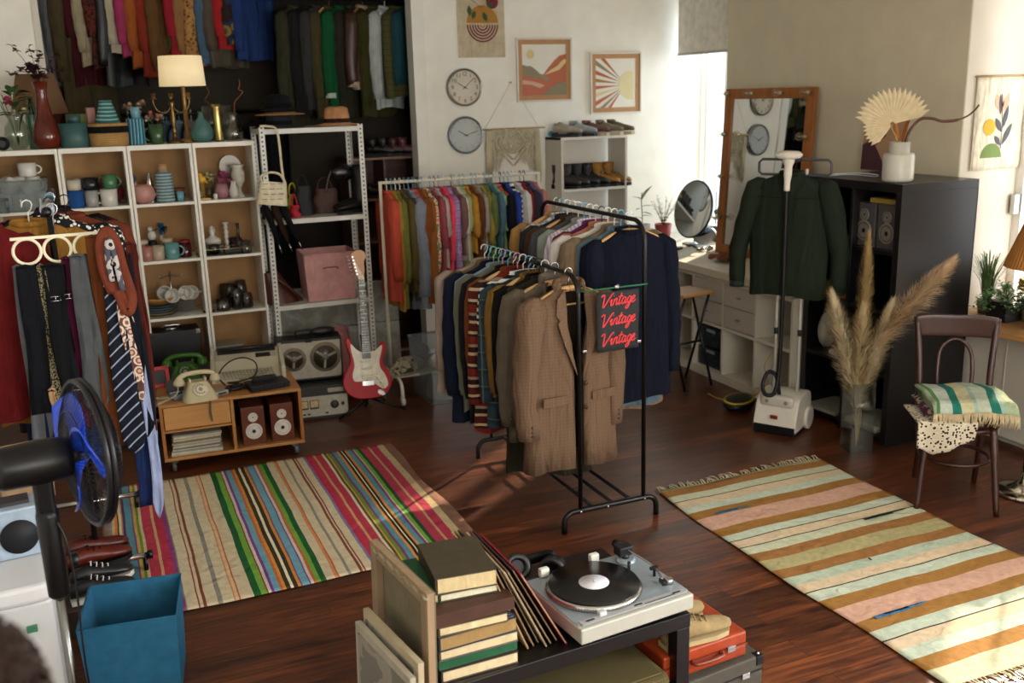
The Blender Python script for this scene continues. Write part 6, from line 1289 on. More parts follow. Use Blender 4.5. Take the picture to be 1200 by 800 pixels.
# ------------------------------------------------------------------ fan
def fan():
    v = at_z(63, 640, 1.0); r0 = ray(63, 640)
    base = (-.205, 2.74, 0); t = thing('pedestal_fan', 'black pedestal fan with blue blades facing right', 'fan', base); K = plastic('0d0d0e', .35)
    MB().lathe([(.19, 0), (.19, .015), (.15, .03), (.03, .05)], n=36).build('base', K, t); MB().cyl((0, 0, .04), (0, 0, .86), .0125).build('pole', chrome('6a6a68'), t)
    MB().lathe([(.020, .80), (.028, .81), (.030, 1.04), (.026, 1.06)], n=24).build('height_tube', K, t); MB().box((0, 0, 1.10), (.05, .045, .11)).build('neck', K, t, bevel=.01)
    MB().lathe([(.008, 0), (.02, .004), (.02, .02)], mx=T(.04, 0, .90)@RYm(pi/2), n=14).build('clamp_knob', K, t)
    H = T(.025, -.005, 1.195)@RZm(R_(17))@RYm(R_(2))   # local +X is the blowing direction
    A = H@RYm(pi/2)
    MB().lathe([(.0, -.14), (.048, -.138), (.056, -.12), (.060, -.02), (.056, .03), (.05, .05)], mx=A, n=30).build('motor', K, t)
    m_ = MB().lathe([(.0, .052), (.02, .052), (.02, .075), (.0, .075)], mx=A, n=16).build('hub', plastic('2a2a2c'), t)
    ring = lambda r, x, th: MB().tube([(r*cos(a), r*sin(a), x) for a in [2*pi*i/60 for i in range(60)]], th, 8, closed=True, mx=A)
    R = .195; 
    b = ring(R, .09, .008); b.tube([(R*cos(a), R*sin(a), .105) for a in [2*pi*i/60 for i in range(60)]], .008, 8, closed=True, mx=A); b.build('cage_rim', K, t)
    for nm, x0, x1, n in (('rear_grille', .045, .092, 72), ('front_grille', .165, .103, 72)):
        g = MB()
        for k in range(n):
            a = 2*pi*k/n; g.tube([(rr_*cos(a+.25*(1-rr_/R)), rr_*sin(a+.25*(1-rr_/R)), x0+(x1-x0)*(rr_/R)**2.6) for rr_ in (.045, .09, .13, .165, .185, R)], .0011, 4, mx=A, cap=False)
        for rr_ in (.05, .12): g.tube([(rr_*cos(a), rr_*sin(a), x0+(x1-x0)*(rr_/R)**2.6) for a in [2*pi*i/40 for i in range(40)]], .0015, 4, closed=True, mx=A)
        g.build(nm, K, t)
    MB().lathe([(.045, .16), (.045, .168), (.02, .172)], mx=A, n=24).build('badge', K, t)
    for k in range(3):
        def f(u, v, k=k):
            r = .022+.150*v; w = (.28+.75*sin(pi*min(1, v*.9+.12))**1.0); a = 2*pi*k/3+(u-.5)*w*1.5+.35*v
            return (r*cos(a), r*sin(a), .075+.028*(u-.5)*2*(1-.3*v))
        MB().grid(f, 10, 10, mx=A).build('blade', mat('1a48cc', .2, 0, .05), t, solid=.003)
    # cord
    MB().tube(smoothpts([(-.02, 0, 1.08), (.03, -.02, 1.0), (.045, -.03, .85), (.04, -.03, .6), (.05, -.02, .3), (.04, 0, .05)], 5), .003, 6).build('cord', K, t)
fan()
# ------------------------------------------------------------------ white box table, radio, person
tw = at_z(20, 672, .66)
t = thing('storage_drum', 'white rounded plastic container with a lid under the radio', 'container', (tw.x-.1, tw.y+.08, 0)); WP = plastic('c4c6c8', .35)
pf = smoothpts2([(-.24, -.20), (.15, -.20), (.21, -.15), (.22, 0), (.21, .17), (.15, .22), (-.24, .22)], 4)
MB().prism([(x*.96, y*.96) for x, y in pf], 0, .60).build('body', WP, t, bevel=.01); MB().prism(pf, .60, .66).build('lid', plastic('cfd0d2', .35), t, bevel=.015)
MB().box((.13, -.2, .52), (.03, .012, .02)).build('green_label', plastic('3f7a5a'), t)
t = thing('radio', 'pale silver-blue portable radio on the white container', 'radio', (tw.x-.08, tw.y+.17, .662), .12); RB = mat('9fb2c4', .35, .2)
MB().box((0, 0, .085), (.30, .13, .17)).build('body', RB, t, bevel=.006); MB().box((.0, .01, .176), (.26, .07, .012)).build('top_panel', plastic('3a3a3c'), t)
MB().lathe([(.058, 0), (.058, .005), (.0, .008)], mx=T(.085, -.065, .075)@RXm(pi/2), n=36).build('speaker_grille', plastic('16181c', .6), t)
MB().box((-.03, -.067, .09), (.06, .004, .03)).build('display', plastic('5a4a9a', .15), t)
for x, z, r in ((-.04, .135, .011), (-.02, .045, .009), (.01, .02, .007)): MB().lathe([(r, 0), (r, .01), (r*.6, .012)], mx=T(x, -.065, z)@RXm(pi/2), n=16).build('knob', M_chrome, t)
for k in range(3): MB().box((-.045+.015*k, -.067, .05), (.004, .006, .014)).build('slider', plastic('3a3f48'), t)
# blue fabric bin
BB = mat('28607f', .9, 0, .12, 20, .4, 300, spec=.2)
t = open_tub('storage_bin', 'open blue fabric storage bin on the floor beside the fan', .33, .33, .33, BB, (-.035, 3.575, .001), R_(-8), .004, 'bin')
for c_ in t.children:
    if c_.name.startswith('body'): q = c_.modifiers.new('s', 'SOLIDIFY'); q.thickness = .004
# shoes at the left rack
boot('brown patent leather shoe on the floor under the tie rack', (-.20, 4.38, .125), R_(15), '5a1c10', .0, heel=.03, L=.27, laces='2a120c'); boot('second brown patent leather shoe behind the first', (-.21, 4.50, .125), R_(12), '4c160d', .0, heel=.03, L=.27, laces='2a120c')
boot('black canvas sneaker with a white sole, nearer one', (-.19, 4.08, .125), R_(8), '15161a', 0, heel=.02, L=.25, sole='cfccc2', laces='d8d6ce'); boot('black canvas sneaker with a white sole, further one', (-.19, 4.21, .125), R_(12), '15161a', 0, heel=.02, L=.25, sole='cfccc2', laces='d8d6ce')
one(MB().box((0, 0, .06), (.26, .56, .12)), 'shoe_rack', mat('3a2a20', .6), 'low dark board carrying the brown patent shoes', 'board', (-.20, 4.29, 0), 0, bevel=.004)
# paper bag on a stool
t = thing('stool', 'dark wooden stool at the far left under the paper bag', 'stool', (-.42, 4.05, 0)); MB().lathe([(.15, .60), (.15, .63)], n=26).build('seat', wood('5a3620', .5), t)
for a in range(4): MB().cyl((.12*cos(a*1.57+.78), .12*sin(a*1.57+.78), 0), (.09*cos(a*1.57+.78), .09*sin(a*1.57+.78), .60), .015).build('leg', wood('4a2c1a', .5, 'Z'), t)
t = open_tub('paper_bag', 'crumpled brown paper bag at the far left behind the fan', .20, .13, .20, mat('8a6f52', .8, 0, .2, 30), (-.36, 4.03, .632), .2, .002, 'bag')
# person at the lower left corner, close to the camera
def person():
    t = thing('person', 'standing person with curly brown hair in a dark top, seen from behind at lower left', 'person', (-.197, .93, 0), R_(20)); t.scale = (1, 1, 1.024); SK = mat('a87458', .6)
    V = [(0, 0, .90), (0, .01, 1.02), (0, .0, 1.18), (0, .0, 1.32), (0, .01, 1.38), (0, .02, 1.46), (0, .03, 1.53)]
    rad = [(.13, .10), (.12, .09), (.14, .10), (.10, .08), (.052, .052), (.070, .082), (.065, .075)]; E = [(i, i+1) for i in range(6)]
    for s in (-1, 1):
        k = len(V); V += [(s*.16, 0, 1.31), (s*.22, -.01, 1.06), (s*.23, .06, .84), (s*.23, .08, .77)]; rad += [(.05, .05), (.040, .040), (.030, .030), (.022, .034)]; E += [(3, k), (k, k+1), (k+1, k+2), (k+2, k+3)]
        k = len(V); V += [(s*.09, 0, .84), (s*.10, .01, .47), (s*.10, -.01, .09), (s*.11, .10, .04)]; rad += [(.085, .085), (.055, .055), (.040, .040), (.035, .03)]; E += [(0, k), (k, k+1), (k+1, k+2), (k+2, k+3)]
    me = bpy.data.meshes.new('body'); me.from_pydata(V, E, []); o = bpy.data.objects.new('body', me); COL.objects.link(o); o.parent = t; me.materials.append(SK)
    md = o.modifiers.new('skin', 'SKIN'); md.use_smooth_shade = True
    for i, r in enumerate(rad): me.skin_vertices[0].data[i].radius = r
    me.skin_vertices[0].data[0].use_root = True; s_ = o.modifiers.new('sub', 'SUBSURF'); s_.levels = 2; s_.render_levels = 2
    MB().grid(lambda u, v: ((.20-.12*max(0, (v-.7)/.3)**1.5)*cos(2*pi*u), (.14-.07*max(0, (v-.75)/.25)**1.4)*sin(2*pi*u), .84+.56*v), 30, 16, closed_u=True).build('sweater', cloth('1c1c22'), t)
    for s in (-1, 1):
        MB().tube(smoothpts([(s*.12, 0, 1.33), (s*.18, 0, 1.30), (s*.225, -.01, 1.06), (s*.232, .055, .86)], 4), [.055]*5+[.062]*3+[.05]*3+[.042]*2, 12).build('sleeve', cloth('1c1c22'), t)
        MB().tube([(s*.085, 0, .93), (s*.10, .01, .48), (s*.105, -.01, .09)], [.11, .08, .07], 14).build('trouser_leg', cloth('1a2030'), t)
        MB().tube([(s*.11, -.04, .045), (s*.12, .17, .035)], [.045, .035], 10).build('shoe', leather('111111'), t)
        for k in range(4): MB().tube([(s*.23, .055+.017*k, .765), (s*.228, .057+.017*k, .72), (s*.22, .058+.016*k, .69+.006*abs(k-1.5))], [.009, .008, .006], 8).build('finger', SK, t)
        MB().tube([(s*.222, .045, .79), (s*.205, .035, .76), (s*.20, .04, .735)], [.011, .009, .007], 8).build('thumb', SK, t)
        MB().ball((s*.078, .02, 1.47), .02, sq=(.4, .8, 1.3)).build('ear', SK, t); MB().ball((s*.030, .098, 1.485), .011).build('eye', ceramic('e0ddd5'), t)
    MB().tube([(0, .10, 1.485), (0, .118, 1.455), (0, .105, 1.44)], [.009, .014, .008], 8).build('nose', SK, t); MB().tube([(-.022, .10, 1.415), (0, .106, 1.415), (.022, .10, 1.415)], .006, 6).build('mouth', mat('8a4a40', .6), t)
    h = MB(); rr = random.Random(2); hc = Vector((0, -.008, 1.525)); h.ball(tuple(hc), .090, 20, 12, sq=(1, 1.1, .95))
    for i in range(1500):
        a = rr.uniform(0, 6.3); e = rr.uniform(-.35, 1.5)
        if sin(a) > .55 and e < .55: continue
        d = Vector((cos(a)*cos(e), sin(a)*cos(e)*1.1, sin(e))); c = hc+d*.089; u = d.orthogonal().normalized(); w = d.cross(u); ph = rr.uniform(0, 6)
        h.tube([c+d*.004*k+(u*cos(ph+k*1.1)+w*sin(ph+k*1.1))*.009 for k in range(6)], [.0024]*5+[.001], 4)
    h.build('hair', mat('24150d', .6, 0, .35, 60, spec=.25), t)
person()
# ------------------------------------------------------------------ back wall decoration
def framed(name, label, x0, x1, z0, z1, art):
    t = thing(name, label, 'picture', ((x0+x1)/2, YW-.004, (z0+z1)/2)); w, h = (x1-x0)/2, (z1-z0)/2; f = .014; b = MB()
    for a, c in (((-w, -.022, h-f), (w, 0, h)), ((-w, -.022, -h), (w, 0, -h+f)), ((-w, -.022, -h+f), (-w+f, 0, h-f)), ((w-f, -.022, -h+f), (w, 0, h-f))): b.box2(a, c)
    b.build('frame', paint('dcd8cc', .5), t, bevel=.002); g = .038; b = MB()
    for a, c in (((-w+f, -.010, h-g-f), (w-f, -.002, h-f)), ((-w+f, -.010, -h+f), (w-f, -.002, -h+f+g)), ((-w+f, -.010, -h+f+g), (-w+f+g, -.002, h-f-g)), ((w-f-g, -.010, -h+f+g), (w-f, -.002, h-f-g))): b.box2(a, c)
    b.build('mat_border', wood('b5865a', .6, 'Z', .08), t); W2, H2 = w-f-g, h-f-g
    MB().box((0, -.005, 0), (2*W2, .002, 2*H2)).build('print_paper', paint('e2ded2', .7), t); art(t, W2, H2)
def flat(t, name, poly, c, dy=0, loc=(0, 0, 0)):
    return MB().prism(poly, .0065+dy, .0075+dy, mx=RXm(pi/2)).build(name, paint(c, .8), t, loc=loc)
def circ(cx, cy, r, a0=0, a1=2*pi, n=28): return [(cx+r*cos(a0+(a1-a0)*i/n), cy+r*sin(a0+(a1-a0)*i/n)) for i in range(n+1)]
def art_hills(t, w, h):
    flat(t, 'printed_sun', circ(-w*.62, h*.62, .035), 'd9c48a')
    J = lambda pts: [(x*w, y*h) for x, y in pts]
    flat(t, 'red_hill', J([(-.1, -1), (1, -1), (1, .62), (.7, .55), (.45, .35), (.2, .1), (-.05, -.18), (-.3, -.3)]), 'b5694a', .0002)
    flat(t, 'cream_streak', J([(-.02, -.2), (.3, 0), (.6, .15), (.85, .38), (1, .42), (1, .28), (.7, 0), (.3, -.12)]), 'd9c08c', .0006)
    flat(t, 'grey_hill', J([(-1, -1), (-1, .22), (-.8, .16), (-.6, .16), (-.4, .02), (-.2, -.15), (0, -.2), (.2, -.35), (.2, -1)]), '8d8468', .001)
    flat(t, 'lower_red_hill', J([(-1, -1), (-1, -.22), (-.5, -.3), (-.1, -.35), (.3, -.5), (.5, -.8), (.5, -1)]), 'b86a52', .0014)
    flat(t, 'pink_streak', J([(-1, -.38), (-.5, -.45), (0, -.6), (-.2, -.72), (-.6, -.58), (-1, -.55)]), 'c9a58c', .0018)
    flat(t, 'front_grey_hill', J([(-.1, -1), (.2, -.75), (.6, -.55), (1, -.45), (1, -1)]), '8a8268', .0022)
def art_rays(t, w, h):
    flat(t, 'printed_sun', [(x, y) for x, y in circ(w*.75, -.02, w*.62) if x <= w*.98], 'dcd0a0')
    cols = ['b5633f', '8f8468', 'b5633f', 'a9784a', 'b56a4a', 'd9c58c', 'b5633f', '8f8468', 'b5633f']
    for i, c in enumerate(cols):
        a = R_(128+i*13); a2 = a+R_(6.2); k = []
        for ang in (a, a2):
            dx, dy = cos(ang), sin(ang); tt = min((w+.15*w*0+w*.72*0+w)/abs(dx) if dx else 9, (h)/abs(dy) if dy else 9); tx = w*.35
            tt = min((tx+w)/abs(dx), (h+(-.02 if dy < 0 else .02))/max(abs(dy), 1e-4)); k.append((tx+dx*tt, -.02+dy*tt, dx, dy))
        tip = (w*.20, -.02+.06*sin((a+a2)/2)*2)
        flat(t, 'ray', [(w*.30+.02*cos(a), -.02+.07*sin(a)), (k[0][0], k[0][1]), (k[1][0], k[1][1])], c, .0003*i)
framed('framed_picture', 'framed print of a sun over rust and grey hills', 3.34, 3.845, 2.03, 2.54, art_hills)
framed('framed_picture', 'framed print of a pale sun with rust-coloured rays', 4.02, 4.515, 1.91, 2.42, art_rays)
def clock(label, x, z, r, rimc, facec, numerals):
    t = thing('wall_clock', label, 'clock', (x, YW-.002, z)); F = RXm(pi/2)
    MB().lathe([(r, 0), (r, .035), (r*.97, .045), (r*.90, .046), (r*.885, .03)], mx=F, n=56).build('rim', mat(rimc, .25, .85), t)
    MB().lathe([(r*.885, .0325), (.0, .0325)], mx=F, n=56).build('dial', paint(facec, .4), t); y = -.0335
    b = MB()
    if numerals:
        for k in range(12):
            n = 12 if k == 0 else k; c = bpy.data.curves.new('numeral', 'FONT'); c.body = str(n); c.size = r*.30; c.align_x = 'CENTER'; c.align_y = 'CENTER'; c.extrude = .0006
            tmp = bpy.data.objects.new('tmp', c); COL.objects.link(tmp); me = bpy.data.meshes.new_from_object(tmp.evaluated_get(bpy.context.evaluated_depsgraph_get())); bpy.data.objects.remove(tmp); me.materials.clear(); me.materials.append(plastic('1c1c1e')); o = bpy.data.objects.new('numeral', me); COL.objects.link(o); o.parent = t; a = pi/2-k*pi/6; o.location = (r*.70*cos(a), y, r*.70*sin(a)); o.rotation_euler = (pi/2, 0, 0)
    for k in range(60 if numerals else 12):
        a = k*2*pi/(60 if numerals else 12); l = (.03 if k % 5 else .06) if numerals else .2; w = .0012 if numerals else .0016
        b.box((0, 0, 0), (w, .001, r*l), mx=T(r*(.86-l/2)*cos(a), y, r*(.86-l/2)*sin(a))@RYm(-a+pi/2))
    b.build('tick_marks', plastic('2a2a2c'), t)
    for a, l, w, nm in ((R_(150 if numerals else 152), .50, .006, 'hour_hand'), (R_(42 if numerals else 16), .72, .0045, 'minute_hand')):
        MB().box((0, 0, r*l*.5-r*.08), (w, .0016, r*(l+.16)), mx=T(0, y-.003, 0)@RYm(-a+pi/2)).build(nm, plastic('111113'), t)
    MB().lathe([(.007, .030), (.007, .038)], mx=F, n=14).build('hub', plastic('111113'), t)
    MB().lathe([(r*.89, .0425), (0, .0425)], mx=F, n=40).build('glass_cover', glassy('ffffff', .06, 1.0), t)
clock('upper round wall clock with black numerals and a brown-grey rim', 2.875, 2.16, .148, '8a8074', 'cfc8b6', True)
clock('lower round wall clock with plain tick marks and a grey rim', 2.87, 1.785, .150, '80848a', 'b5bcbc', False)
# fabric wall hanging with fruit bowl motif
t = thing('wall_hanging', 'beige fabric wall hanging with a striped bowl and leafy branch', 'wall hanging', (3.045, YW-.004, 2.39)); MB().box((0, -.001, .29), (.405, .002, .58)).build('cloth', cloth('c2b59a'), t)
flat(t, 'printed_bowl_top', [(x, y) for x, y in circ(.012, .265, .135, 0, pi)], 'a8772c', -.0045)
for k in range(6):
    r0_, r1_ = .135-.022*k, .135-.022*k-.012; flat(t, 'printed_arc', circ(.012, .252, r0_, pi, 2*pi)+list(reversed(circ(.012, .252, max(r1_, .001), pi, 2*pi))), '6a1f26' if k < 5 else 'a8772c', -.0045)
flat(t, 'printed_plum', circ(.10, .425, .052), '6e1f2c', -.0042)
def lf(t, x, y, a, l, w, c, nm='printed_leaf', dy=-.004): flat(t, nm, [(x+cos(a)*l*s_+(-sin(a))*w*sin(pi*s_)*q, y+sin(a)*l*s_+cos(a)*w*sin(pi*s_)*q) for q, rng in ((1, range(0, 9)), (-1, range(8, -1, -1))) for s_ in [i/8 for i in rng]], c, dy)
for x, y, a, l in ((-.15, .44, 2.2, .07), (-.10, .40, -1.5, .085), (-.05, .36, -1.9, .07), (.02, .35, -1.2, .08), (.05, .40, .0, .06), (.0, .50, .2, .10), (-.13, .54, 2.4, .07)): lf(t, x, y, a, l, .02, '31502a')
MB().tube([(-.20, -.007, .55), (-.10, -.007, .46), (.0, -.007, .38), (.08, -.007, .44)], .0025, 5).build('printed_stem', paint('6a5a2a'), t)
# macrame
t = thing('macrame', 'cream knotted macrame hanging on a stick by two cords', 'wall hanging', (3.30, YW-.03, 1.82)); MC = cloth('cdc3a6'); rr = random.Random(4)
MB().tube([(-.30, 0, 0), (0, 0, .003), (.28, 0, .0)], .008, 8).build('stick', wood('b39a6c', .6), t); MB().tube([(-.26, 0, .01), (-.02, 0, .37), (.22, 0, .01)], .0018, 5).build('hanging_cord', MC, t); MB().cyl((-.02, .03, .37), (-.02, -.01, .37), .006).build('nail', M_chrome, t)
b = MB()
for i in range(34):
    x = -.25+.47*i/33; c_ = abs(x+.015)/.25; L_ = .16+.28*c_+rr.uniform(-.02, .02); top = 0
    p = [(x, 0, 0)]+[(x+.010*sin(k*1.7+i), -.004*cos(k+i), -L_*k/8) for k in range(1, 9)]; b.tube(p, [.0045]*8+[.003], 5)
for s in (-1, 1):
    for k in range(3): b.tube(smoothpts([(-.015+s*.02*(k+1), -.01, 0), (-.015+s*(.10+.03*k), -.012, -.11), (-.015+s*.005, -.012, -.20-.05*k)][::1], 5), .006, 6)
    for k in range(7): b.tube([(-.015+s*(.20+.006*k), -.012, -.02), (-.015+s*(.205+.007*k), -.014, -.40-rr.random()*.06)], .004, 5)
kn = b
for i in range(60): x = rr.uniform(-.22, .19); z = -.05-rr.random()*(.05+.9*abs(x)); kn.ball((x, -.008, z), .0095, 7, 5)
b.build('knotted_cords', MC, t)
# ------------------------------------------------------------------ shoes on the shoe shelf
zt = 1.743
for i, (px, c, sl, lc, lb) in enumerate(((660, 'a39a86', '1b1d22', 'b8c4cc', 'grey-beige sneaker with a black sole, leftmost on the shoe shelf top'), (678, '9aa0a4', '1b1d22', 'd0d4d8', 'second sneaker from the left on the shoe shelf top, white and black sole'), (693, '6b4a40', 'b3a58c', '3a2a26', 'brown sneaker with a tan sole, third on the shoe shelf top'), (709, '7c705a', 'c2b597', 'b0a890', 'beige sneaker with white laces, fourth on the shoe shelf top'), (722, '5f523c', 'b3a07c', '3a3226', 'olive brown sneaker, rightmost on the shoe shelf top'))):
    x = xat(px, 7.40, 1.78); boot(lb, (x, 7.43, zt), R_(-32), c, 0.115 if i else .10, heel=.035, L=.24, sole=sl, laces=lc, cat='shoe', name='sneaker', r=.034, rough=.8).scale = (1, 1.05, 1.1)
one(MB().ball((0, 0, .025), .025), 'ball', plastic('2f8aa0'), 'small turquoise ball behind the sneakers', 'ball', (xat(646, 7.5, 1.77), 7.5, zt))
for i, (px, c, lb) in enumerate(((664, '2a2423', 'dark brown boot, leftmost on the middle shoe shelf'), (674, '332a28', 'second dark brown boot on the middle shoe shelf'), (686, '1c1d1c', 'third boot from the left, black, on the middle shoe shelf'), (698, '191b1b', 'fourth boot from the left, black, on the middle shoe shelf'), (710, '9c6f2a', 'tan boot with dark toe, left one'), (723, '96692a', 'tan boot with dark toe, rightmost on the middle shoe shelf'))):
    boot(lb, (xat(px-4, 7.42, 1.36), 7.45, 1.321), R_(-42), c, .17, heel=.03, L=.22, laces='141414', name='boot', cat='boots', r=.042, rough=.6).scale = (1.1, 1.1, 1.15)
for i, (px, c) in enumerate(((676, '8c7a60'), (688, '9a8a70'), (700, '86755c'), (712, '141414'))): boot('low shoe on the third shelf behind the hangers, %s' % ['first from left', 'second from left', 'third from left', 'black rightmost one'][i], (xat(px, 7.42, .95), 7.44, .921), R_(-40), c, .0 if i < 3 else .1, L=.22)
# ------------------------------------------------------------------ counter things
def pot(name, label, px, y, z, r0, r1, h, m, cat='plant'):
    t = thing(name, label, cat, place(px, y, z)); MB().shell([(r0, 0), (r1, h)], .006, n=32).build('pot', m, t); MB().lathe([(.0, h*.85), (r1*.93, h*.86)], n=26).build('soil', mat('1c140e', .9), t); return t
rr = random.Random(8)
t = pot('potted_rubber_plant', 'small broad-leafed plant in a white pot on the counter', 752, 7.33, .831, .06, .075, .15, ceramic('d0cdc4', .4)); s_ = MB(); l_ = MB(); l2 = MB()
s_.tube(smoothpts([(0, 0, .12), (.005, 0, .22), (-.005, 0, .34), (.0, 0, .42)], 4), .004, 6)
for i, (a, z, L_, el) in enumerate(((3.0, .20, .09, .3), (.2, .22, .08, .1), (3.4, .28, .07, .2), (.1, .30, .09, .2), (2.9, .36, .09, .5), (.6, .36, .12, 1.4), (3.6, .15, .08, .1), (5.2, .25, .08, .0))): leaf(l_ if i != 5 else l2, (0, 0, z), (cos(a), sin(a)*.5-.3, el), L_*1.25, .055 if i == 5 else .04)
s_.build('stem', cloth('4a5a34'), t); l_.build('leaves', mat('3a6a3c', .35), t); l2.build('new_leaf', mat('5a6a34', .35), t)
t = pot('potted_bush', 'dry small-leaved bush in a brick red pot on the counter', 777, 7.25, .831, .055, .075, .15, mat('9a3a34', .5)); s_ = MB(); l_ = MB()
for i in range(20):
    a = rr.uniform(0, 6.3); R = rr.uniform(.02, .12); H = .26+rr.random()*.13; p = smoothpts([(0, 0, .12), (R*.3*cos(a), R*.3*sin(a), .2), (R*cos(a), R*sin(a), H)], 4); s_.tube(p, .0012, 4)
    for k in range(14): q = p[rr.randrange(3, len(p))]; aa = rr.uniform(0, 6.3); leaf(l_, q, (cos(aa), sin(aa), rr.uniform(0, 1)), .02, .011, n=2)
s_.build('stems', cloth('6a5a3a'), t); l_.build('leaves', cloth('8a8258'), t)
MIR = mat('dfe3e3', .02, 1, 0)
t = thing('round_mirror', 'round tilting vanity mirror on the counter by the window', 'mirror', place(812, 6.98, .831), R_(-72)); F = T(0, 0, .29)@RXm(pi/2-R_(14))
MB().lathe([(.19, -.012), (.196, -.004), (.196, .006), (.186, .010)], mx=F, n=56, sy=1.25).build('rim', plastic('202a2c'), t); MB().lathe([(.184, .0112), (.0, .0112)], mx=F, n=56, sy=1.25).build('mirror_glass', MIR, t)
MB().cyl((0, .02, .02), (0, .01, .12), .008).build('stand', M_chrome, t); MB().lathe([(.09, 0), (.09, .012), (.02, .02)], n=30).build('base', M_chrome, t)
t = thing('hand_mirror', 'small silver oval mirror leaning in front of the round mirror', 'mirror', place(826, 6.85, .831), R_(-50)); MB().lathe([(.08, 0), (.084, .006), (.07, .014), (.0, .012)], mx=T(0, 0, .08)@RXm(R_(60)), n=36, sx=1.2).build('silver_shell', mat('b5b8bc', .12, 1, .1), t)
t = pot('potted_plant', 'leafy green plant behind the round mirror', 838, 7.0, .831, .05, .06, .12, ceramic('3a3f3c')); l_ = MB()
for i in range(16): a = rr.uniform(0, 6.3); leaf(l_, (.02*cos(a), .02*sin(a), rr.uniform(.14, .40)), (cos(a), sin(a), rr.uniform(.2, 1)), .11, .05)
MB().cyl((0, 0, .1), (0, 0, .42), .004).build('stem', cloth('4a5a34'), t); l_.build('leaves', mat('2f5f38', .35), t)
for px, y, c, lb, r in ((795, 6.72, '17181a', 'black folded sunglasses at the near edge of the counter', .045), (812, 6.78, '5a5f66', 'grey metallic compact among the clutter by the mirror', .04), (828, 6.60, '8a8274', 'crumpled silver jewellery heap at the foot of the bulb mirror', .05), (782, 6.88, '2c2d30', 'black hairbrush lying on the counter', .04)):
    t = thing('accessory', lb, 'accessory', place(px, y, .831), rr.uniform(-1, 1)); b = MB(); m = mat(c, .25, .4)
    for k in range(7): b.ball((rr.uniform(-r, r)*1.3, rr.uniform(-r, r), .014+.012*rr.random()), r*.33, 8, 5, sq=(1.5, 1, .7))
    b.build('pieces', m, t)
# bulb mirror leaning on the pier
def bulb_mirror():
    w, h = .91, 1.26; t = thing('vanity_mirror', 'large wood-framed mirror with round bulbs leaning on the pier', 'mirror', (4.595, 6.05, .832)); t.rotation_euler = (0, R_(3.2), R_(-84.5)+pi*0)
    # local: X along width (towards the camera side), local -Y faces the room, Z up
    t.rotation_euler = (R_(-3.3), 0, R_(-83.6)); FW = wood('9a5f2a', .45, 'Z', .2); f = .075
    for nm, a, b_ in (('frame_side', (-w/2, -.015, 0), (-w/2+f, .02, h)), ('frame_side', (w/2-f, -.015, 0), (w/2, .02, h)), ('frame_rail', (-w/2+f, -.015, h-f), (w/2-f, .02, h)), ('frame_rail', (-w/2+f, -.015, 0), (w/2-f, .02, f))): MB().box2(a, b_).build(nm, FW, t, bevel=.003)
    MB().box2((-w/2+f, .000, f), (w/2-f, .006, h-f)).build('mirror_glass', MIR, t)
    pts = [(-w/2+f*.5, z) for z in (.28, .60, .92)]+[(w/2-f*.5, z) for z in (.28, .60, .92)]+[(x, h-f*.5) for x in (-w/2+.04, -.15, .15, w/2-.04)]
    for x, z in pts:
        s = MB().cyl((x, -.015, z), (x, -.055, z), .014).build('socket', mat('a8a080', .4, .6), t); MB().ball((x, -.088, z), .030, 16, 10).build('bulb_glass', glassy('f4efe0', .25, 1.0), s); MB().tube([(x-.006, -.06, z), (x-.006, -.09, z+.006), (x+.006, -.09, z-.006), (x+.006, -.06, z)], .0012, 4).build('filament', mat('b08a4a', .4, .6), s)
bulb_mirror()
t = thing('scarf', 'crumpled brown-pink scarf lying on the counter', 'scarf', (4.40, 6.16, .831), .5); b = MB()
b.grid(lambda u, v: (.17*(u-.5)*2*(1-.3*v), .09*(v-.5)*2+.02*sin(u*9), .012+.030*abs(sin(u*8+v*3))*(1-abs(u-.5)*1.4)+.015*sin(v*7+u*4)**2), 40, 20); b.build('fabric', cloth('8a5540'), t, solid=.004)
t = thing('box', 'small cream lidded box on the counter beside the scarf', 'box', (4.50, 5.86, .831), .2); MB().box((0, 0, .03), (.11, .09, .06)).build('box_body', paint('8f8468', .6), t, bevel=.002); MB().box((0, 0, .072), (.115, .095, .022)).build('lid', paint('b5a888', .6), t, bevel=.002)
# plastic drawers, cables in the cubbies
t = thing('plastic_drawers', 'dark translucent plastic drawers in the lower left cubby', 'drawers', (4.29, 5.965, .064))
for z in (.0, .16): d_ = MB().box((0, 0, z+.072), (.30, .31, .145)).build('drawer', mat('1c2c38', .25), t, bevel=.006); MB().box((-.152, 0, z+.12), (.01, .10, .02)).build('handle', plastic('8a9aa4'), d_)
for p, c, lb in (([(0, 0, 0), (-.06, .03, -.12), (-.02, .05, -.26), (-.16, .10, -.365), (-.28, .20, -.37), (-.30, .32, -.36)], 'a88a2c', 'yellow cable trailing from the open cubby to the floor'), ([(0, -.05, 0), (-.05, -.02, -.15), (0, .08, -.3), (-.08, .12, -.36)], 'a8a498', 'white cable looping inside the open cubby')):
    t = thing('cable', lb, 'cable', (4.05, 5.10, .425)); MB().tube(smoothpts([(x_, y_, max(z_, -.415)) for x_, y_, z_ in p], 5), .0035, 6).build('wire', plastic(c), t)
t = thing('cable_reel', 'yellow and black cable reel on the floor beside the steamer', 'reel', (3.86, 5.22, 0), .6); MB().ball((0, 0, .045), .13, 20, 10, sq=(1.2, .8, .35)).build('reel_body', plastic('1a1a1a'), t)
MB().tube([(.11*cos(a)*1.2, .11*sin(a)*.8, .065) for a in [2*pi*i/24 for i in range(24)]], .010, 6, closed=True).build('yellow_ring', plastic('a88f2c'), t)
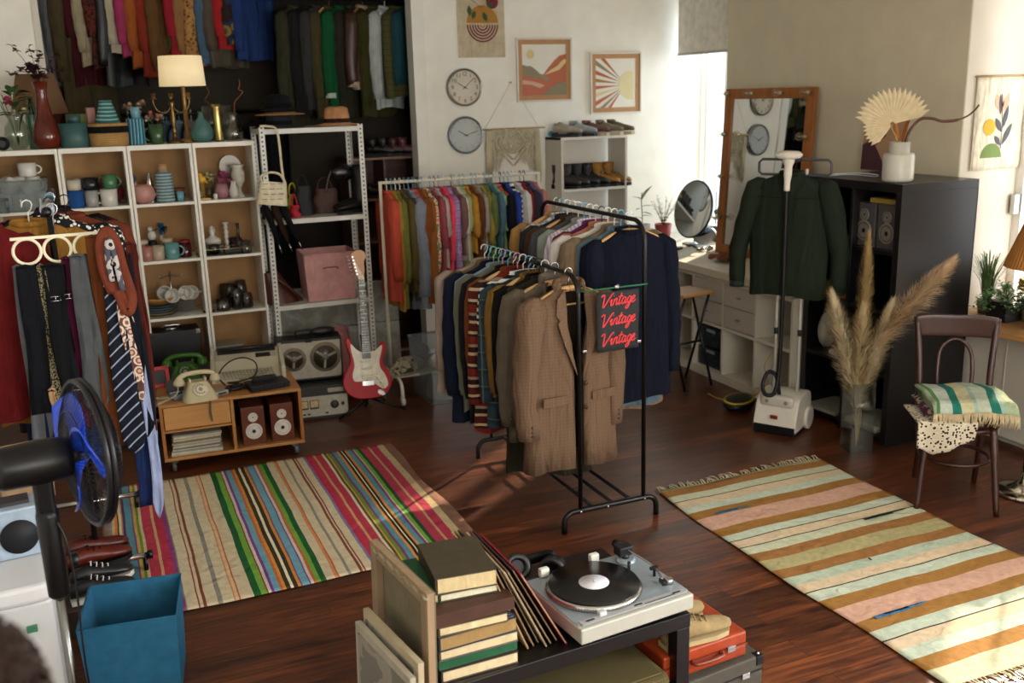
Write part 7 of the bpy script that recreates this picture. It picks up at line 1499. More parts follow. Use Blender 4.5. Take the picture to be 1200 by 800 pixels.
for x, y, z, c, r, lb in ((4.25, 5.15, .425, '141416', .03, 'small black camera lens in the open cubby'), (4.30, 5.05, .425, '8a1c28', .05, 'round red object in the open cubby')): one(MB().ball((0, 0, r), r), 'trinket', plastic(c), lb, 'ornament', (x, y, z))
# folding stool behind the clothes
t = thing('folding_stool', 'folding stool with a light wooden seat behind the beige coat', 'stool', (4.16, 6.12, 0), R_(20)) if False else thing('folding_stool', 'folding stool with a light wooden seat behind the beige coat', 'stool', (3.83, 5.82, 0), R_(10))
MB().box((0, 0, .70), (.30, .26, .022)).build('seat', wood('b08048', .4), t, bevel=.008)
for s in (-1, 1): MB().tube([(s*.13, -.13, .012), (s*.13, .10, .69)], .010, 8).build('leg', M_bmetal, t); MB().tube([(s*.115, .13, .012), (s*.115, -.10, .69)], .010, 8).build('leg', M_bmetal, t)
MB().cyl((-.13, -.02, .33), (.13, -.02, .33), .008).build('crossbar', M_bmetal, t)
# ------------------------------------------------------------------ steamer with the green shirt
RS = R_(-58); SPX, SPY = 3.865, 4.77
t = thing('garment_steamer', 'white garment steamer with two poles and a black hose on the floor', 'steamer', (SPX, SPY, 0), RS); SW = plastic('cfcabd', .35)
side = smoothpts2([(-.15, .02), (-.155, .06), (-.12, .16), (-.08, .225), (.02, .245), (.12, .23), (.14, .12), (.145, .02)], 3)
MB().prism(side, -.135, .135, mx=Matrix(((0, 0, 1, 0), (1, 0, 0, 0), (0, 1, 0, 0), (0, 0, 0, 1)))).build('base_body', SW, t, bevel=.02)
MB().box((0, -.005, .012), (.26, .29, .024)).build('base_skirt', plastic('121214'), t, bevel=.005); MB().box((0, -.145, .035), (.262, .03, .05)).build('dark_front', plastic('141416'), t, bevel=.005)
for s in (-1, 1): MB().lathe([(.075, 0), (.075, .018), (.06, .024)], mx=T(s*.135, .06, .078)@RYm(s*pi/2), n=30).build('wheel', SW, t)
MB().box((0, -.092, .205), (.21, .07, .075), mx=None).build('control_panel', plastic('c4bfb2', .35), t, bevel=.02)
for s in (-1, 1): MB().lathe([(.012, 0), (.012, .004)], mx=T(s*.06, -.128, .205)@RXm(pi/2), n=16).build('button', plastic('8a867c'), t)
MB().box((.0, -.158, .115), (.045, .006, .022), mx=None).build('red_display', mat('7a2a14', .3), t)
for s in (-1, 1):
    p = MB().cyl((s*.075, .03, .23), (s*.075, .03, 1.62), .009).build('pole', plastic('cfccc2'), t); MB().cyl((s*.075, .03, .60), (s*.075, .03, .64), .013).build('clip', plastic('222224'), p)
MB().tube([(-.22, .03, 1.60), (-.22, .03, 1.655), (-.20, .03, 1.675), (.20, .03, 1.675), (.22, .03, 1.655), (.22, .03, 1.60), (.20, .03, 1.585), (-.20, .03, 1.585)], .0085, 8, closed=True).build('hanger_frame', plastic('4a4c4e'), t)
hd = MB(); hd.lathe([(.0, 0), (.07, .004), (.082, .018), (.07, .034), (.0, .042)], mx=T(0, -.075, 1.69)@RXm(R_(14)), n=36, sy=.55); hd.tube(smoothpts([(0, -.075, 1.70), (.0, -.085, 1.62), (.0, -.095, 1.50)], 4), [.034]*3+[.024]*3+[.018]*3, 14, flat=1); hd.build('steam_head', plastic('dcd7ca', .3), t)
MB().lathe([(.02, 0), (.016, .02)], mx=T(.035, -.05, 1.665), n=14).build('head_hook', plastic('26282a'), t)
MB().tube(smoothpts([(0, -.095, 1.51), (.002, -.097, 1.3), (.004, -.098, .9), (0, -.10, .45), (-.01, -.13, .27), (-.06, -.15, .25), (-.09, -.13, .30), (-.07, -.10, .38), (-.02, -.09, .36), (.0, -.08, .24)], 7), .0125, 10).build('hose', plastic('131315', .45), t)
sx_ = (SPX+.0*cos(RS), SPY, 1.66)
t = garment('shirt', mat('1a2418', .8, 0, .10, 12, .4, 380, spec=.2, folds=.8), 'dark green long-sleeved shirt hanging on the garment steamer, seen from behind', 'shirt', (SPX, SPY+.01, 1.675), RS, L=.74, W_=.49, D=.060, sl=.62, flare=.98, seed=9, fold=.14, out=.10, r0=.075, r1=.046, cuff=mat('18241a', .8))
MB().tube([(-.20, -.052, -.215), (0, -.066, -.222), (.20, -.052, -.215)], .0022, 6).build('yoke_seam', cloth('141d14'), t)
# ------------------------------------------------------------------ black cabinet contents
for y, lb in ((4.545, 'left grey loudspeaker in the top cell of the black cabinet'), (4.355, 'right grey loudspeaker in the top cell of the black cabinet')):
    bookshelf_speaker(lb, (4.32, y-.005, 1.163), -pi/2+(.02 if y > 4.4 else -.05), .165, .255, .20, mat('4a484a', .4), mat('26241f', .4), mat('8a8478', .35, .3))
one(MB().box((0, 0, .013), (.14, .22, .026)), 'book', mat('a88a3a', .6), 'yellow-brown book lying on the grey loudspeakers', 'book', (4.34, 4.44, 1.419), .1)
for z, c, lb in ((.812, 'a8742c', 'orange book lying at the bottom of a pile in the cabinet'), (.842, '8a6a2a', 'ochre book in the middle of the cabinet pile'), (.872, '6a5a34', 'olive book on top of the cabinet pile')): one(MB().box((0, 0, .014), (.22, .26, .028)), 'book', mat(c, .6), lb, 'book', (4.33, 4.77, z), .05)
t = thing('desk_lamp', 'white desk lamp with a round foot in the black cabinet', 'lamp', (4.28, 4.74, .443)); MB().lathe([(.075, 0), (.075, .012), (.01, .02)], n=30).build('foot', SW, t); MB().cyl((0, 0, .015), (0, 0, .22), .006).build('stem', SW, t); MB().shell([(.075, -.08), (.04, .0)], .003, n=26, mx=T(0, 0, .25)@RYm(R_(20))).build('lamp_shade', SW, t)
t = thing('white_bag', 'white folded bag beside the desk lamp in the cabinet', 'bag', (4.30, 4.90, .443)); MB().ball((0, 0, .12), .12, sq=(.6, .3, 1)).build('fabric', cloth('b5b0a6'), t)
for i, (y, z, c) in enumerate(((4.42, .065, 'a8a498'), (4.42, .085, 'c2beb2'), (4.80, .065, '9a968a'))): one(MB().box((0, 0, .009), (.28, .26, .018)), 'magazine', mat(c, .5), ['lower pale magazine in the bottom right cell of the cabinet', 'upper pale magazine in the bottom right cell of the cabinet', 'single magazine in the bottom left cell of the cabinet'][i], 'magazine', (4.31, y, z-.0035), .05*i)
for i in range(5): one(MB().box((0, 0, .012), (.27, .24, .024)), 'record_case', mat(['2a2622', '3f3a33', '26221f', '4a443a', '1d1b19'][i], .5), 'dark flat box in the pile of five in the second lowest cabinet cell', 'box', (4.32, 4.42, .443+.025*i), .02*i, group='flat boxes in the black cabinet')
ZB_ = 1.551
t = thing('white_vase', 'white stepped ceramic vase holding a palm leaf and twisting branch', 'vase', (4.27, 4.35, ZB_)); WV = ceramic('c5c4b4', .3)
MB().shell([(.070, 0), (.084, .010), (.086, .02), (.086, .150), (.078, .162), (.056, .164), (.056, .225)], .004, n=40).build('body', WV, t)
pf = MB(); c0 = Vector((-.045, .02, .325)); ax = Vector((-.35, .35, .85)).normalized()
for k in range(25):
    a = R_(-138+k*8.6); d = Vector((sin(a)*.80, -sin(a)*.62, cos(a))); L_ = .205 if abs(a) < 1.5 else .16
    s_ = Vector((cos(a)*.8, -cos(a)*.62, -sin(a)))*.020; b0 = c0+d*.012; m1 = c0+d*L_*.72; e = c0+d*L_; n_f = Vector((-.62, -.78, 0))*.007
    pf.add([b0-s_*.15, b0+s_*.15, m1-s_, m1+s_, e, b0+n_f*.3, m1+n_f], [(0, 2, 6, 5), (5, 6, 3, 1), (2, 4, 6), (6, 4, 3)], False)
pf.build('palm_leaf', mat('cdbd98', .7, 0, .1), t, solid=.0012); MB().tube(smoothpts([(-.01, 0, .05), (-.02, .0, .22), (-.05, .02, .30), tuple(c0)], 4), .004, 6).build('leaf_stalk', mat('a88a5a', .6), t)
MB().tube(smoothpts([(.03, -.01, .05), (.035, -.01, .23), (.06, -.03, .31), (.09, -.06, .35), (.13, -.10, .35), (.17, -.13, .335), (.23, -.18, .34), (.28, -.22, .37), (.31, -.25, .42)], 6), [.010]*12+[.0085]*25+[.005]*12, 8).build('branch', wood('5a3420', .5, 'X'), t)
q = MB(); leaf(q, (.015, 0, .20), (.12, -.02, 1), .22, .035); leaf(q, (-.01, .01, .20), (.0, .0, 1), .17, .025); q.build('dried_leaf', cloth('a8682f'), t)
t = thing('glass_ring', 'thin glowing white wire coil lying on the black cabinet', 'wire', (4.32, 4.72, ZB_+.004)); MB().tube(smoothpts([(-.1, .14, 0), (-.02, .05, .01), (.04, -.1, .004), (.0, -.14, .02), (-.06, -.02, .025), (-.1, .12, .004), (-.04, .12, .012), (.06, -.02, .016)], 5), .003, 6).build('wire', plastic('cfd4e0'), t)
t = thing('canvas_print', 'brown and plum abstract print leaning behind the white vase', 'picture', (4.745, 4.98, ZB_), -pi/2, rot=(R_(-3), 0, -pi/2)); MB().box((0, 0, .17), (.36, .016, .34)).build('panel', paint('b08a6a', .7), t, bevel=.002)
for nm, poly, c in (('plum_shape', [(-.18, .0), (-.18, .16), (-.10, .20), (-.02, .10), (.05, .0)], '4a2230'), ('brown_shape', [(-.1, .34), (-.15, .24), (-.06, .16), (.02, .22), (.0, .34)], '6a3a2c'), ('red_shape', [(.0, .0), (.08, .1), (.18, .14), (.18, .0)], '5a2430')): MB().prism(poly, .009, .0095, mx=RXm(pi/2)).build(nm, paint(c, .7), t)
# ------------------------------------------------------------------ pampas in a glass vase
gv = (4.00, 4.26, 0.001); t = thing('pampas_vase', 'tall square glass vase on the floor with pampas grass plumes', 'vase', gv, R_(-15)); b = MB(); s = .068
for y0, y1, x0, x1 in ((-s, -s+.004, -s, s), (s-.004, s, -s, s), (-s, s, -s, -s+.004), (-s, s, s-.004, s)): b.box2((x0, y0, 0), (x1, y1, .42))
b.box2((-s, -s, 0), (s, s, .012)); b.build('glass', glassy('cfd8cc', .15, .92), t)
st = MB(); plumes = [((.02, .03, .46), (.015, .03, 1.24), .050, 'b59a68'), ((.03, -.02, .60), (.36, -.22, 1.13), .085, 'dcc09a'), ((-.03, .0, .32), (-.15, .08, .90), .082, 'dccba6'), ((-.01, .0, .25), (-.02, -.02, .84), .085, 'd6c096'), ((.02, 0, .35), (.13, -.05, .86), .066, 'dccba6')]
for (a, b_, r, c) in plumes:
    A_, B_ = Vector(a), Vector(b_); st.tube(smoothpts([(0, 0, .02), (A_.x*.5, A_.y*.5, .2), tuple(A_), tuple(A_+(B_-A_)*.8)], 4), .003, 5)
    p = MB(); D_ = (B_-A_); rr = random.Random(int(r*1000)+int(b_[0]*100))
    n_h = 2600
    for k in range(n_h):
        tt = rr.random()**.85; w = r*(sin(pi*min(1, tt*.82+.14))**.7); an = rr.uniform(0, 6.3); u = D_.orthogonal().normalized(); v = D_.normalized().cross(u); o = A_+D_*tt; d = (u*cos(an)+v*sin(an)); rd = rr.uniform(.3, 1.35)
        tip = o+d*w*rd+D_.normalized()*(.05+.05*rr.random())-Vector((0, 0, .02*rd)); mid = o+d*w*rd*.6+D_.normalized()*.025; sd = D_.normalized().cross(d)*.0016
        p.add([o-sd, o+sd, mid+sd*1.4, mid-sd*1.4, tip], [(0, 1, 2, 3), (3, 2, 4)], True)
    p.build('plume', cloth(c), t)
st.build('stalks', mat('b0904a', .6), t)
# ------------------------------------------------------------------ bentwood chair with blankets
CHX, CHY, CRZ = 3.94, 3.50, R_(-39.5)
t = thing('dining_chair', 'dark bentwood chair with folded blankets on its seat', 'chair', (CHX, CHY, 0), CRZ); DW = wood('34160d', .35, 'Z', .35, .6)
MB().lathe([(.0, .43), (.19, .432), (.205, .445), (.20, .462), (.0, .465)], n=40, sy=.98).build('seat', DW, t); MB().tube([(.185*cos(a), .18*sin(a), .415) for a in [2*pi*i/36 for i in range(36)]], .016, 8, closed=True).build('seat_ring', DW, t)
for s_ in (-1, 1):
    MB().tube(smoothpts([(s_*.15, -.13, .43), (s_*.165, -.17, .25), (s_*.185, -.22, .0)], 5), [.019]*5+[.016]*5+[.013], 10).build('leg', DW, t)
    MB().tube(smoothpts([(s_*.15, .24, .0), (s_*.15, .17, .22), (s_*.165, .165, .45), (s_*.175, .20, .68), (s_*.195, .255, .90)], 5), [.014]*5+[.017]*16, 10).build('rear_leg', DW, t)
    MB().tube(smoothpts([(s_*.165, .15, .56), (s_*.19, .10, .50), (s_*.17, .04, .45)], 4), .008, 6).build('side_brace', DW, t)
MB().tube([(.165*cos(a), -.02+.165*sin(a), .24) for a in [2*pi*i/36 for i in range(36)]], .010, 8, closed=True).build('stretcher_ring', DW, t)
MB().grid(lambda u, v: (-.20+.40*u, .235+.022*sin(pi*u)+.004, .80+.095*v+.028*sin(pi*u)*v+.010*cos(u*2*pi)*(v)), 20, 6).build('top_rail', DW, t, solid=.018, bevel=.003)
MB().tube(smoothpts([(-.075, .165, .45), (-.085, .19, .62), (-.07, .225, .74), (0, .24, .79), (.07, .225, .74), (.085, .19, .62), (.075, .165, .45)], 6), .0105, 10).build('back_hoop', DW, t)
M_ = T(CHX, CHY, 0)@RZm(CRZ)
def blanket(name, label, m, fm, z, w, d, h, dx, dy, rz, drop, seed):
    p = M_@Vector((dx, dy, z)); t = thing(name, label, 'blanket', p, CRZ+rz); rr = random.Random(seed)
    def f(u, v):
        x = -w/2+w*u; y = -d/2+d*v; e = max(0, abs(u-.5)*2-.8)/.2; e2 = max(0, .18-v)/.18
        return (x, y, h+.006*sin(x*22+seed)+.005*sin(y*25)-drop*(e2**1.6)-.01*e)
    b = MB(); b.grid(f, 24, 20); b.build('top_fold', m, t, solid=.012)
    b = MB(); k = 3
    for i in range(k): b.grid(lambda u, v, i=i: (-w/2+.01+(w-.02)*u, -d/2+.03+(d-.05)*v, h*(i+.3)/k+.004*sin(u*13+i)), 10, 8)
    b.build('inner_folds', m, t, solid=h/k*.8)
    if fm:
        g = MB()
        for i in range(70):
            u = i/69; p0 = Vector(f(u, 0)); l = .055+rr.random()*.02; g.tube([p0, p0+Vector((rr.uniform(-.006, .006), -.012, -l*.5)), p0+Vector((rr.uniform(-.01, .01), -.008, -l))], [.004, .004, .002], 5)
        g.build('fringe', fm, t)
    return t
LACE = blotch(['2a1c14', '2f2018', 'c9c0ac', 'bdb29c'], 60)
t = thing('crochet_blanket', 'white crocheted blanket draped over the left front of the seat', 'blanket', M_@Vector((-.09, -.07, .470)), CRZ+.15)
MB().grid(lambda u, v: (-.15+.30*u*(1-.1*v)+.0, .12-.30*min(v, .6)/.6+(.015*sin(u*9) if v > .6 else 0), .006-(max(0, v-.6)/.4)*(.16-.11*abs(u-.3))+.003*sin(u*20)), 24, 20).build('lace', LACE, t, solid=.006)
blanket('patterned_blanket', 'plum patterned cloth between the lace and the teal blanket', blotch(['4a2438', 'a89a84', '5a3048'], 16), None, .478, .34, .30, .03, -.02, .02, .1, .02, 3)
TB = stripes([(3, 'b5b08c'), (1, '8fa69a'), (3, 'a8b09c'), (2, '1f6a5c'), (1, '8fa69a'), (4, '9aa88a'), (1, '4f7a4a'), (3, 'a8b0a4'), (2, '1f6a5c')], 'X', .42, wob=.12)
blanket('woven_blanket', 'teal and cream floral woven blanket with long cream fringe on the chair', TB, cloth('b5a684'), .512, .40, .36, .055, .03, -.015, .16, .05, 7)
# ------------------------------------------------------------------ floor lamp, sill plants, wicker basket, tapestry
t = thing('floor_lamp', 'floor lamp with a round chrome foot and ochre pleated shade', 'lamp', (4.30, 3.36, 0)); MB().lathe([(.14, 0), (.145, .012), (.135, .028), (.09, .04), (.05, .055), (.022, .075), (.014, .12)], n=44).build('foot', chrome('b5ada0', .15), t)
MB().cyl((0, 0, .1), (0, 0, 1.22), .011).build('pole', chrome('b5ada0', .2), t); sh = MB(); n = 120
vs = []; 
for r, z in ((.19, 1.20), (.085, 1.50)):
    for k in range(n): a = 2*pi*k/n; q_ = r*(1+.025*(k % 2)); vs.append((q_*cos(a), q_*sin(a), z))
sh.add(vs, [(k, (k+1) % n, n+(k+1) % n, n+k) for k in range(n)], False); sh.build('pleated_shade', mat('9a6426', .8), t, solid=.002)
t = thing('wicker_basket', 'round wicker basket on the window ledge behind the plants', 'basket', (5.02, 3.93, .736)); b = MB()
for k in range(11): z = .012+.022*k; r = .10+.025*sin(k/10*2.4); b.tube([((r+.004*sin(14*a+k*pi))*cos(a), (r+.004*sin(14*a+k*pi))*sin(a), z) for a in [2*pi*i/56 for i in range(56)]], .012, 6, closed=True)
b.build('woven_wall', mat('a8823f', .7, 0, .25, 60), t); MB().lathe([(.0, 0), (.10, .004)], n=28).build('bottom', mat('8a6a34', .7), t)
def grass(name, label, x, y, z, n, H, spread, c, potm, pr, ph, square=False, seed=1):
    rr = random.Random(seed); t = thing(name, label, 'plant', (x, y, z)); 
    if square: b = MB(); b.box((0, 0, ph/2), (pr*2, pr*2, ph), taper=1.0); b.build('pot', potm, t, bevel=.003)
    else: MB().shell([(pr*.8, 0), (pr, ph)], .005, n=30).build('pot', potm, t)
    g = MB()
    for i in range(n):
        a = rr.uniform(0, 6.3); R = rr.uniform(.2, 1)*spread; h = H*rr.uniform(.6, 1); p = [Vector((pr*.4*cos(a), pr*.4*sin(a), ph)), Vector((R*.35*cos(a), R*.35*sin(a), ph+h*.6)), Vector((R*.7*cos(a), R*.7*sin(a), ph+h*.95)), Vector((R*cos(a), R*sin(a), ph+h*(.9 if R > spread*.5 else 1.05)))]; sd = Vector((-sin(a), cos(a), 0))*.0035
        vs = []
        for j, q_ in enumerate(p): k = [1, 1, .7, .1][j]; vs += [q_-sd*k, q_+sd*k]
        g.add(vs, [(0, 1, 3, 2), (2, 3, 5, 4), (4, 5, 7, 6)], True)
    g.build('leaves', mat(c, .5), t); return t
grass('spider_plant', 'tall grassy plant on the window ledge against the white reveal', 4.90, 4.21, .736, 90, .30, .17, '4f6a34', ceramic('6a6258'), .055, .08, seed=3)
def bushy(name, label, x, y, z, pr, ph, potm, c, square, n, R, H, seed, droop=0):
    rr = random.Random(seed); t = thing(name, label, 'plant', (x, y, z))
    if square: MB().box((0, 0, ph/2), (pr*2, pr*2, ph)).build('pot', potm, t, bevel=.004)
    else: MB().shell([(pr*.75, 0), (pr, ph)], .005, n=30).build('pot', potm, t)
    g = MB(); s_ = MB()
    for i in range(n):
        a = rr.uniform(0, 6.3); r_ = R*rr.random()**.6; zz = ph+H*rr.uniform(.2, 1)*(1-.5*(r_/R)**2)-droop*(r_/R)**3; q_ = Vector((r_*cos(a), r_*sin(a), zz))
        for k in range(5): aa = rr.uniform(0, 6.3); leaf(g, q_+Vector((rr.uniform(-.02, .02), rr.uniform(-.02, .02), rr.uniform(-.012, .012))), (cos(aa), sin(aa), rr.uniform(-.4, .8)), .030, .016, n=2)
        if i % 3 == 0: s_.tube([(0, 0, ph), (q_.x*.5, q_.y*.5, (ph+zz)/2+.03), tuple(q_)], .0014, 4)
    s_.build('stems', cloth('3f5a2c'), t); g.build('leaves', mat(c, .5, 0, .3, 40), t); return t
bushy('potted_fern', 'trailing leafy plant in a black square pot on the window ledge', 4.84, 4.03, .736, .068, .115, plastic('141416'), '4f7a3c', True, 110, .17, .10, 5, .10)
bushy('potted_ivy', 'dense blue-green plant in a small white pot at the right edge', 4.80, 3.80, .736, .055, .10, ceramic('b9b6aa'), '3a6040', False, 110, .11, .13, 6)
one(MB().box((0, 0, .004), (.16, .16, .008)), 'saucer', ceramic('a8a498'), 'pale flat tray behind the black square pot on the ledge', 'tray', (4.98, 4.17, .736))
t = thing('tapestry', 'cream cloth hanging with tulip, yellow sun and green hill on the white reveal', 'wall hanging', (4.845, 4.372, 2.12)); MB().grid(lambda u, v: (.40*u, -.006-.004*sin(v*9)*u, -.54*v), 12, 14).build('cloth', cloth('d6ceb8'), t, solid=.003)
MB().cyl((-.015, -.006, .004), (.42, -.006, .004), .006).build('rod', wood('a88a5a'), t)
def tf(nm, poly, c, dy=0): MB().prism(poly, .0095+dy, .0100+dy, mx=RXm(pi/2)).build(nm, paint(c, .85), t)
tf('green_hill', circ(.155, -.47, .085, 0, pi), '6a8044'); tf('yellow_sun', circ(.125, -.29, .048), 'c9a030')
for (x, y, a, l, w, c) in ((.20, -.20, 1.95, .11, .026, 'cf9f84'), (.205, -.20, 1.55, .10, .02, 'cf9f84'), (.215, -.21, 1.15, .13, .024, 'cf9f84'), (.205, -.22, 1.7, .12, .012, '4f5358'), (.235, -.30, 1.35, .14, .016, '4f5358'), (.225, -.32, 2.15, .10, .018, '4f5358'), (.235, -.40, 1.05, .15, .018, '4f5358'), (.225, -.40, 2.3, .08, .016, '4f5358')):
    P_ = [(x+cos(a)*l*s_+(-sin(a))*w*sin(pi*s_)*q, y+sin(a)*l*s_+cos(a)*w*sin(pi*s_)*q) for q, rng in ((1, range(0, 9)), (-1, range(8, -1, -1))) for s_ in [i/8 for i in rng]]; tf('printed_leaf', P_, c, .0006*(c == '4f5358')+.0004)
MB().tube([(.20, -.0135, -.10), (.225, -.0135, -.30), (.225, -.0135, -.42)], .002, 5).build('printed_stem', paint('4f5358'), t)
# ------------------------------------------------------------------ sign on the black rack
t = thing('hanging_sign', 'black cloth sign reading Vintage three times in red script on the black rack', 'sign', (2.232, 3.978, 1.20), R_(2))
MB().grid(lambda u, v: (-.115+.23*u, .002*sin(v*6+u*3), -.012-.288*v), 8, 12).build('cloth', mat('1b1c1c', .8), t, solid=.003)
MB().tube([(-.20, .0, .006), (.165, 0, .004)], .004, 8).build('green_stick', plastic('1f6a44'), t)
for x, z in ((-.01, .01), (-.185, -.28), (.115, -.27)): MB().box((x, -.006, z), (.022, .008, .012)).build('clip', M_chrome, t, bevel=.002)
MB().tube([(-.012, -.004, -.005), (-.018, -.008, .01), (-.004, -.008, .022), (.006, -.006, .010), (-.006, -.006, -.005)], .0018, 6).build('wire_hook', M_chrome, t)
STR = [[(-.06, .82), (.02, .96), (.12, .92), (.15, .5), (.18, .06), (.24, .02), (.42, .5), (.58, .92), (.68, .98)], [(.56, .30), (.66, .52), (.65, .14), (.70, .03), (.78, .18)], [(.71, .76), (.72, .80)], [(.80, .52), (.81, .25), (.81, .04)], [(.81, .28), (.89, .52), (.98, .50), (.97, .14), (1.02, .03), (1.09, .18)],
 [(1.19, .92), (1.15, .5), (1.13, .12), (1.19, .02), (1.27, .16)], [(1.02, .64), (1.32, .66)], [(1.52, .46), (1.42, .54), (1.33, .36), (1.33, .12), (1.40, .03), (1.49, .16), (1.54, .50), (1.52, .12), (1.58, .03), (1.64, .16)],
 [(1.86, .46), (1.76, .54), (1.67, .36), (1.67, .14), (1.74, .05), (1.83, .16), (1.88, .50), (1.86, .0), (1.80, -.34), (1.70, -.40), (1.66, -.26), (1.80, -.05), (1.97, .14)], [(1.95, .20), (2.07, .33), (2.09, .48), (2.02, .54), (1.96, .34), (1.97, .12), (2.06, .02), (2.20, .18)]]
for k in range(3):
    b = MB(); sc = .088
    for s_ in STR: b.tube(smoothpts([((x+.24*y-1.16)*sc, 0, (y-.3)*.060) for x, y in s_], 4) if len(s_) > 2 else [((x+.24*y-1.16)*sc, 0, (y-.3)*.060) for x, y in s_], .0036, 8, flat=1)
    o = b.build('red_lettering', mat('c9242a', .5, 0, .03), t, loc=(.0, -.0045, -.060-.094*k)); o.scale = (1, .3, 1); o.rotation_euler = (0, R_(-3), 0)
# ------------------------------------------------------------------ front table
MT = T(TC[0], TC[1], 0)@RZm(TRZ); ZTb = .4505
def turntable():
    t = thing('turntable', 'silver direct drive turntable with a black record on the coffee table', 'turntable', (1.405, 2.575, ZTb), R_(5.5)); SV = mat('8d989e', .35, .25, .04, 4); w, d = .43, .355
    MB().box((0, 0, .046), (w, d, .052)).build('plinth', mat('a9a89d', .4, .1, .04), t, bevel=.005); MB().box((0, .012, .0735), (w-.006, d-.03, .004)).build('top_plate', SV, t, bevel=.001)
    for x in (-.17, .17):
        for y in (-.13, .13): MB().lathe([(.024, 0), (.026, .012), (.02, .022)], (x, y, 0), 20).build('foot', M_black, t)
    c = (-.045, .012)
    p = MB().lathe([(.155, .076), (.157, .082), (.157, .090), (.150, .096), (.0, .096)], (c[0], c[1], 0), 72).build('platter', chrome('b5b5b0', .22), t)
    b = MB()
    for k in range(110): a = 2*pi*k/110; b.box((0, 0, 0), (.002, .0035, .004), mx=T(c[0]+.1572*cos(a), c[1]+.1572*sin(a), .086)@RZm(a))
    b.build('strobe_dots', plastic('5a5648'), p)
    m, N, L, B = new_mat('vinyl'); B.inputs['Base Color'].default_value = lin('0a0a0b'); B.inputs['Roughness'].default_value = .22; B.inputs['Anisotropic'].default_value = .85
    tc = N.new('ShaderNodeTexCoord'); mp = N.new('ShaderNodeMapping'); mp.inputs['Location'].default_value = (0, 0, 0); L.new(tc.outputs['Object'], mp.inputs[0]); wv = N.new('ShaderNodeTexWave'); wv.wave_type = 'RINGS'; wv.rings_direction = 'Z'; wv.inputs['Scale'].default_value = 110; L.new(mp.outputs[0], wv.inputs[0])
    bp = N.new('ShaderNodeBump'); bp.inputs['Strength'].default_value = .25; bp.inputs['Distance'].default_value = .0006; L.new(wv.outputs['Fac'], bp.inputs['Height']); L.new(bp.outputs[0], B.inputs['Normal'])
    tg = N.new('ShaderNodeTangent'); tg.direction_type = 'RADIAL'; tg.axis = 'Z'; L.new(tg.outputs[0], B.inputs['Tangent'])
    MB().lathe([(.145, 0), (.146, .001), (.145, .002)], n=72).build('mat_disc', plastic('141414'), t, loc=(c[0], c[1], .0965))
    r = thing('vinyl_record', 'black vinyl record with a white label on the turntable', 'record', MTT(t, c[0], c[1], .099), R_(5.5)); MB().lathe([(.1485, 0), (.149, .001), (.1485, .002), (.0, .002)], n=96).build('disc', m, r)
    MB().lathe([(.050, .002), (.050, .0026), (.0, .0026)], n=48).build('label', paint('cfcfd8', .5), r); MB().cyl((0, 0, .002), (0, 0, .010), .003).build('spindle', M_chrome, p, loc=(c[0], c[1], .099))
    MB().lathe([(.033, .076), (.033, .084), (.027, .090)], (.155, .115, 0), 32).build('tonearm_base', SV, t); MB().box((.158, .135, .112), (.055, .045, .034)).build('arm_bearing', plastic('17181a', .3), t, bevel=.004)
    MB().cyl((.155, .115, .08), (.155, .13, .105), .014).build('arm_post', M_black, t)
    MB().tube(smoothpts([(.160, .15, .117), (.163, .08, .118), (.172, .0, .114), (.168, -.05, .106), (.158, -.085, .098)], 5), .0042, 8).build('tonearm', chrome('b5b5b5', .2), t); MB().cyl((.158, .158, .117), (.157, .185, .117), .014).build('counterweight', M_black, t)
    MB().box((.154, -.095, .094), (.018, .034, .014), rz=-.25).build('headshell', plastic('1a1a1c'), t, bevel=.002); MB().cyl((.175, -.02, .076), (.175, -.02, .112), .005).build('arm_rest', M_black, t); MB().box((.165, -.03, .113), (.028, .010, .010)).build('arm_clip', M_black, t)
    MB().cyl((.125, .055, .076), (.125, .055, .108), .0055).build('cue_lever', M_black, t); MB().lathe([(.014, .076), (.013, .094)], (.185, -.085, 0), 24).build('speed_knob', chrome('c9c9c4', .25), t)
    f = MB().box((.0, -.150, .0770), (.40, .026, .003)).build('control_strip', plastic('9a9c9c', .4), t); b = MB()
    for x, w_ in ((-.165, .03), (.015, .03), (.165, .03)): b.box((x, -.150, .079), (w_, .006, .002))
    for i in range(14): b.box((.040+.0085*i, -.156, .079), (.005, .004, .0015))
    b.build('printed_marks', plastic('1c1c1e'), f)
    MB().box((-.115, -.158+.02, .082), (.026, .022, .018)).build('start_button', plastic('b5b8ba', .3), t, bevel=.003); MB().cyl((-.19, .02, .0765), (-.10, -.145, .0765), .0013, n=6).build('groove', plastic('5a5e62'), t)
    for x in (-.14, .06): MB().box((x, .172, .092), (.034, .022, .03)).build('hinge', plastic('c9ccc0', .4), t, bevel=.004)
    MB().box((-.04, .185, .060), (.36, .02, .03)).build('rear_strip', plastic('141416'), t)
def MTT(t, x, y, z): a = t.rotation_euler[2]; return (t.location.x+x*cos(a)-y*sin(a), t.location.y+x*sin(a)+y*cos(a), t.location.z+z)
turntable()
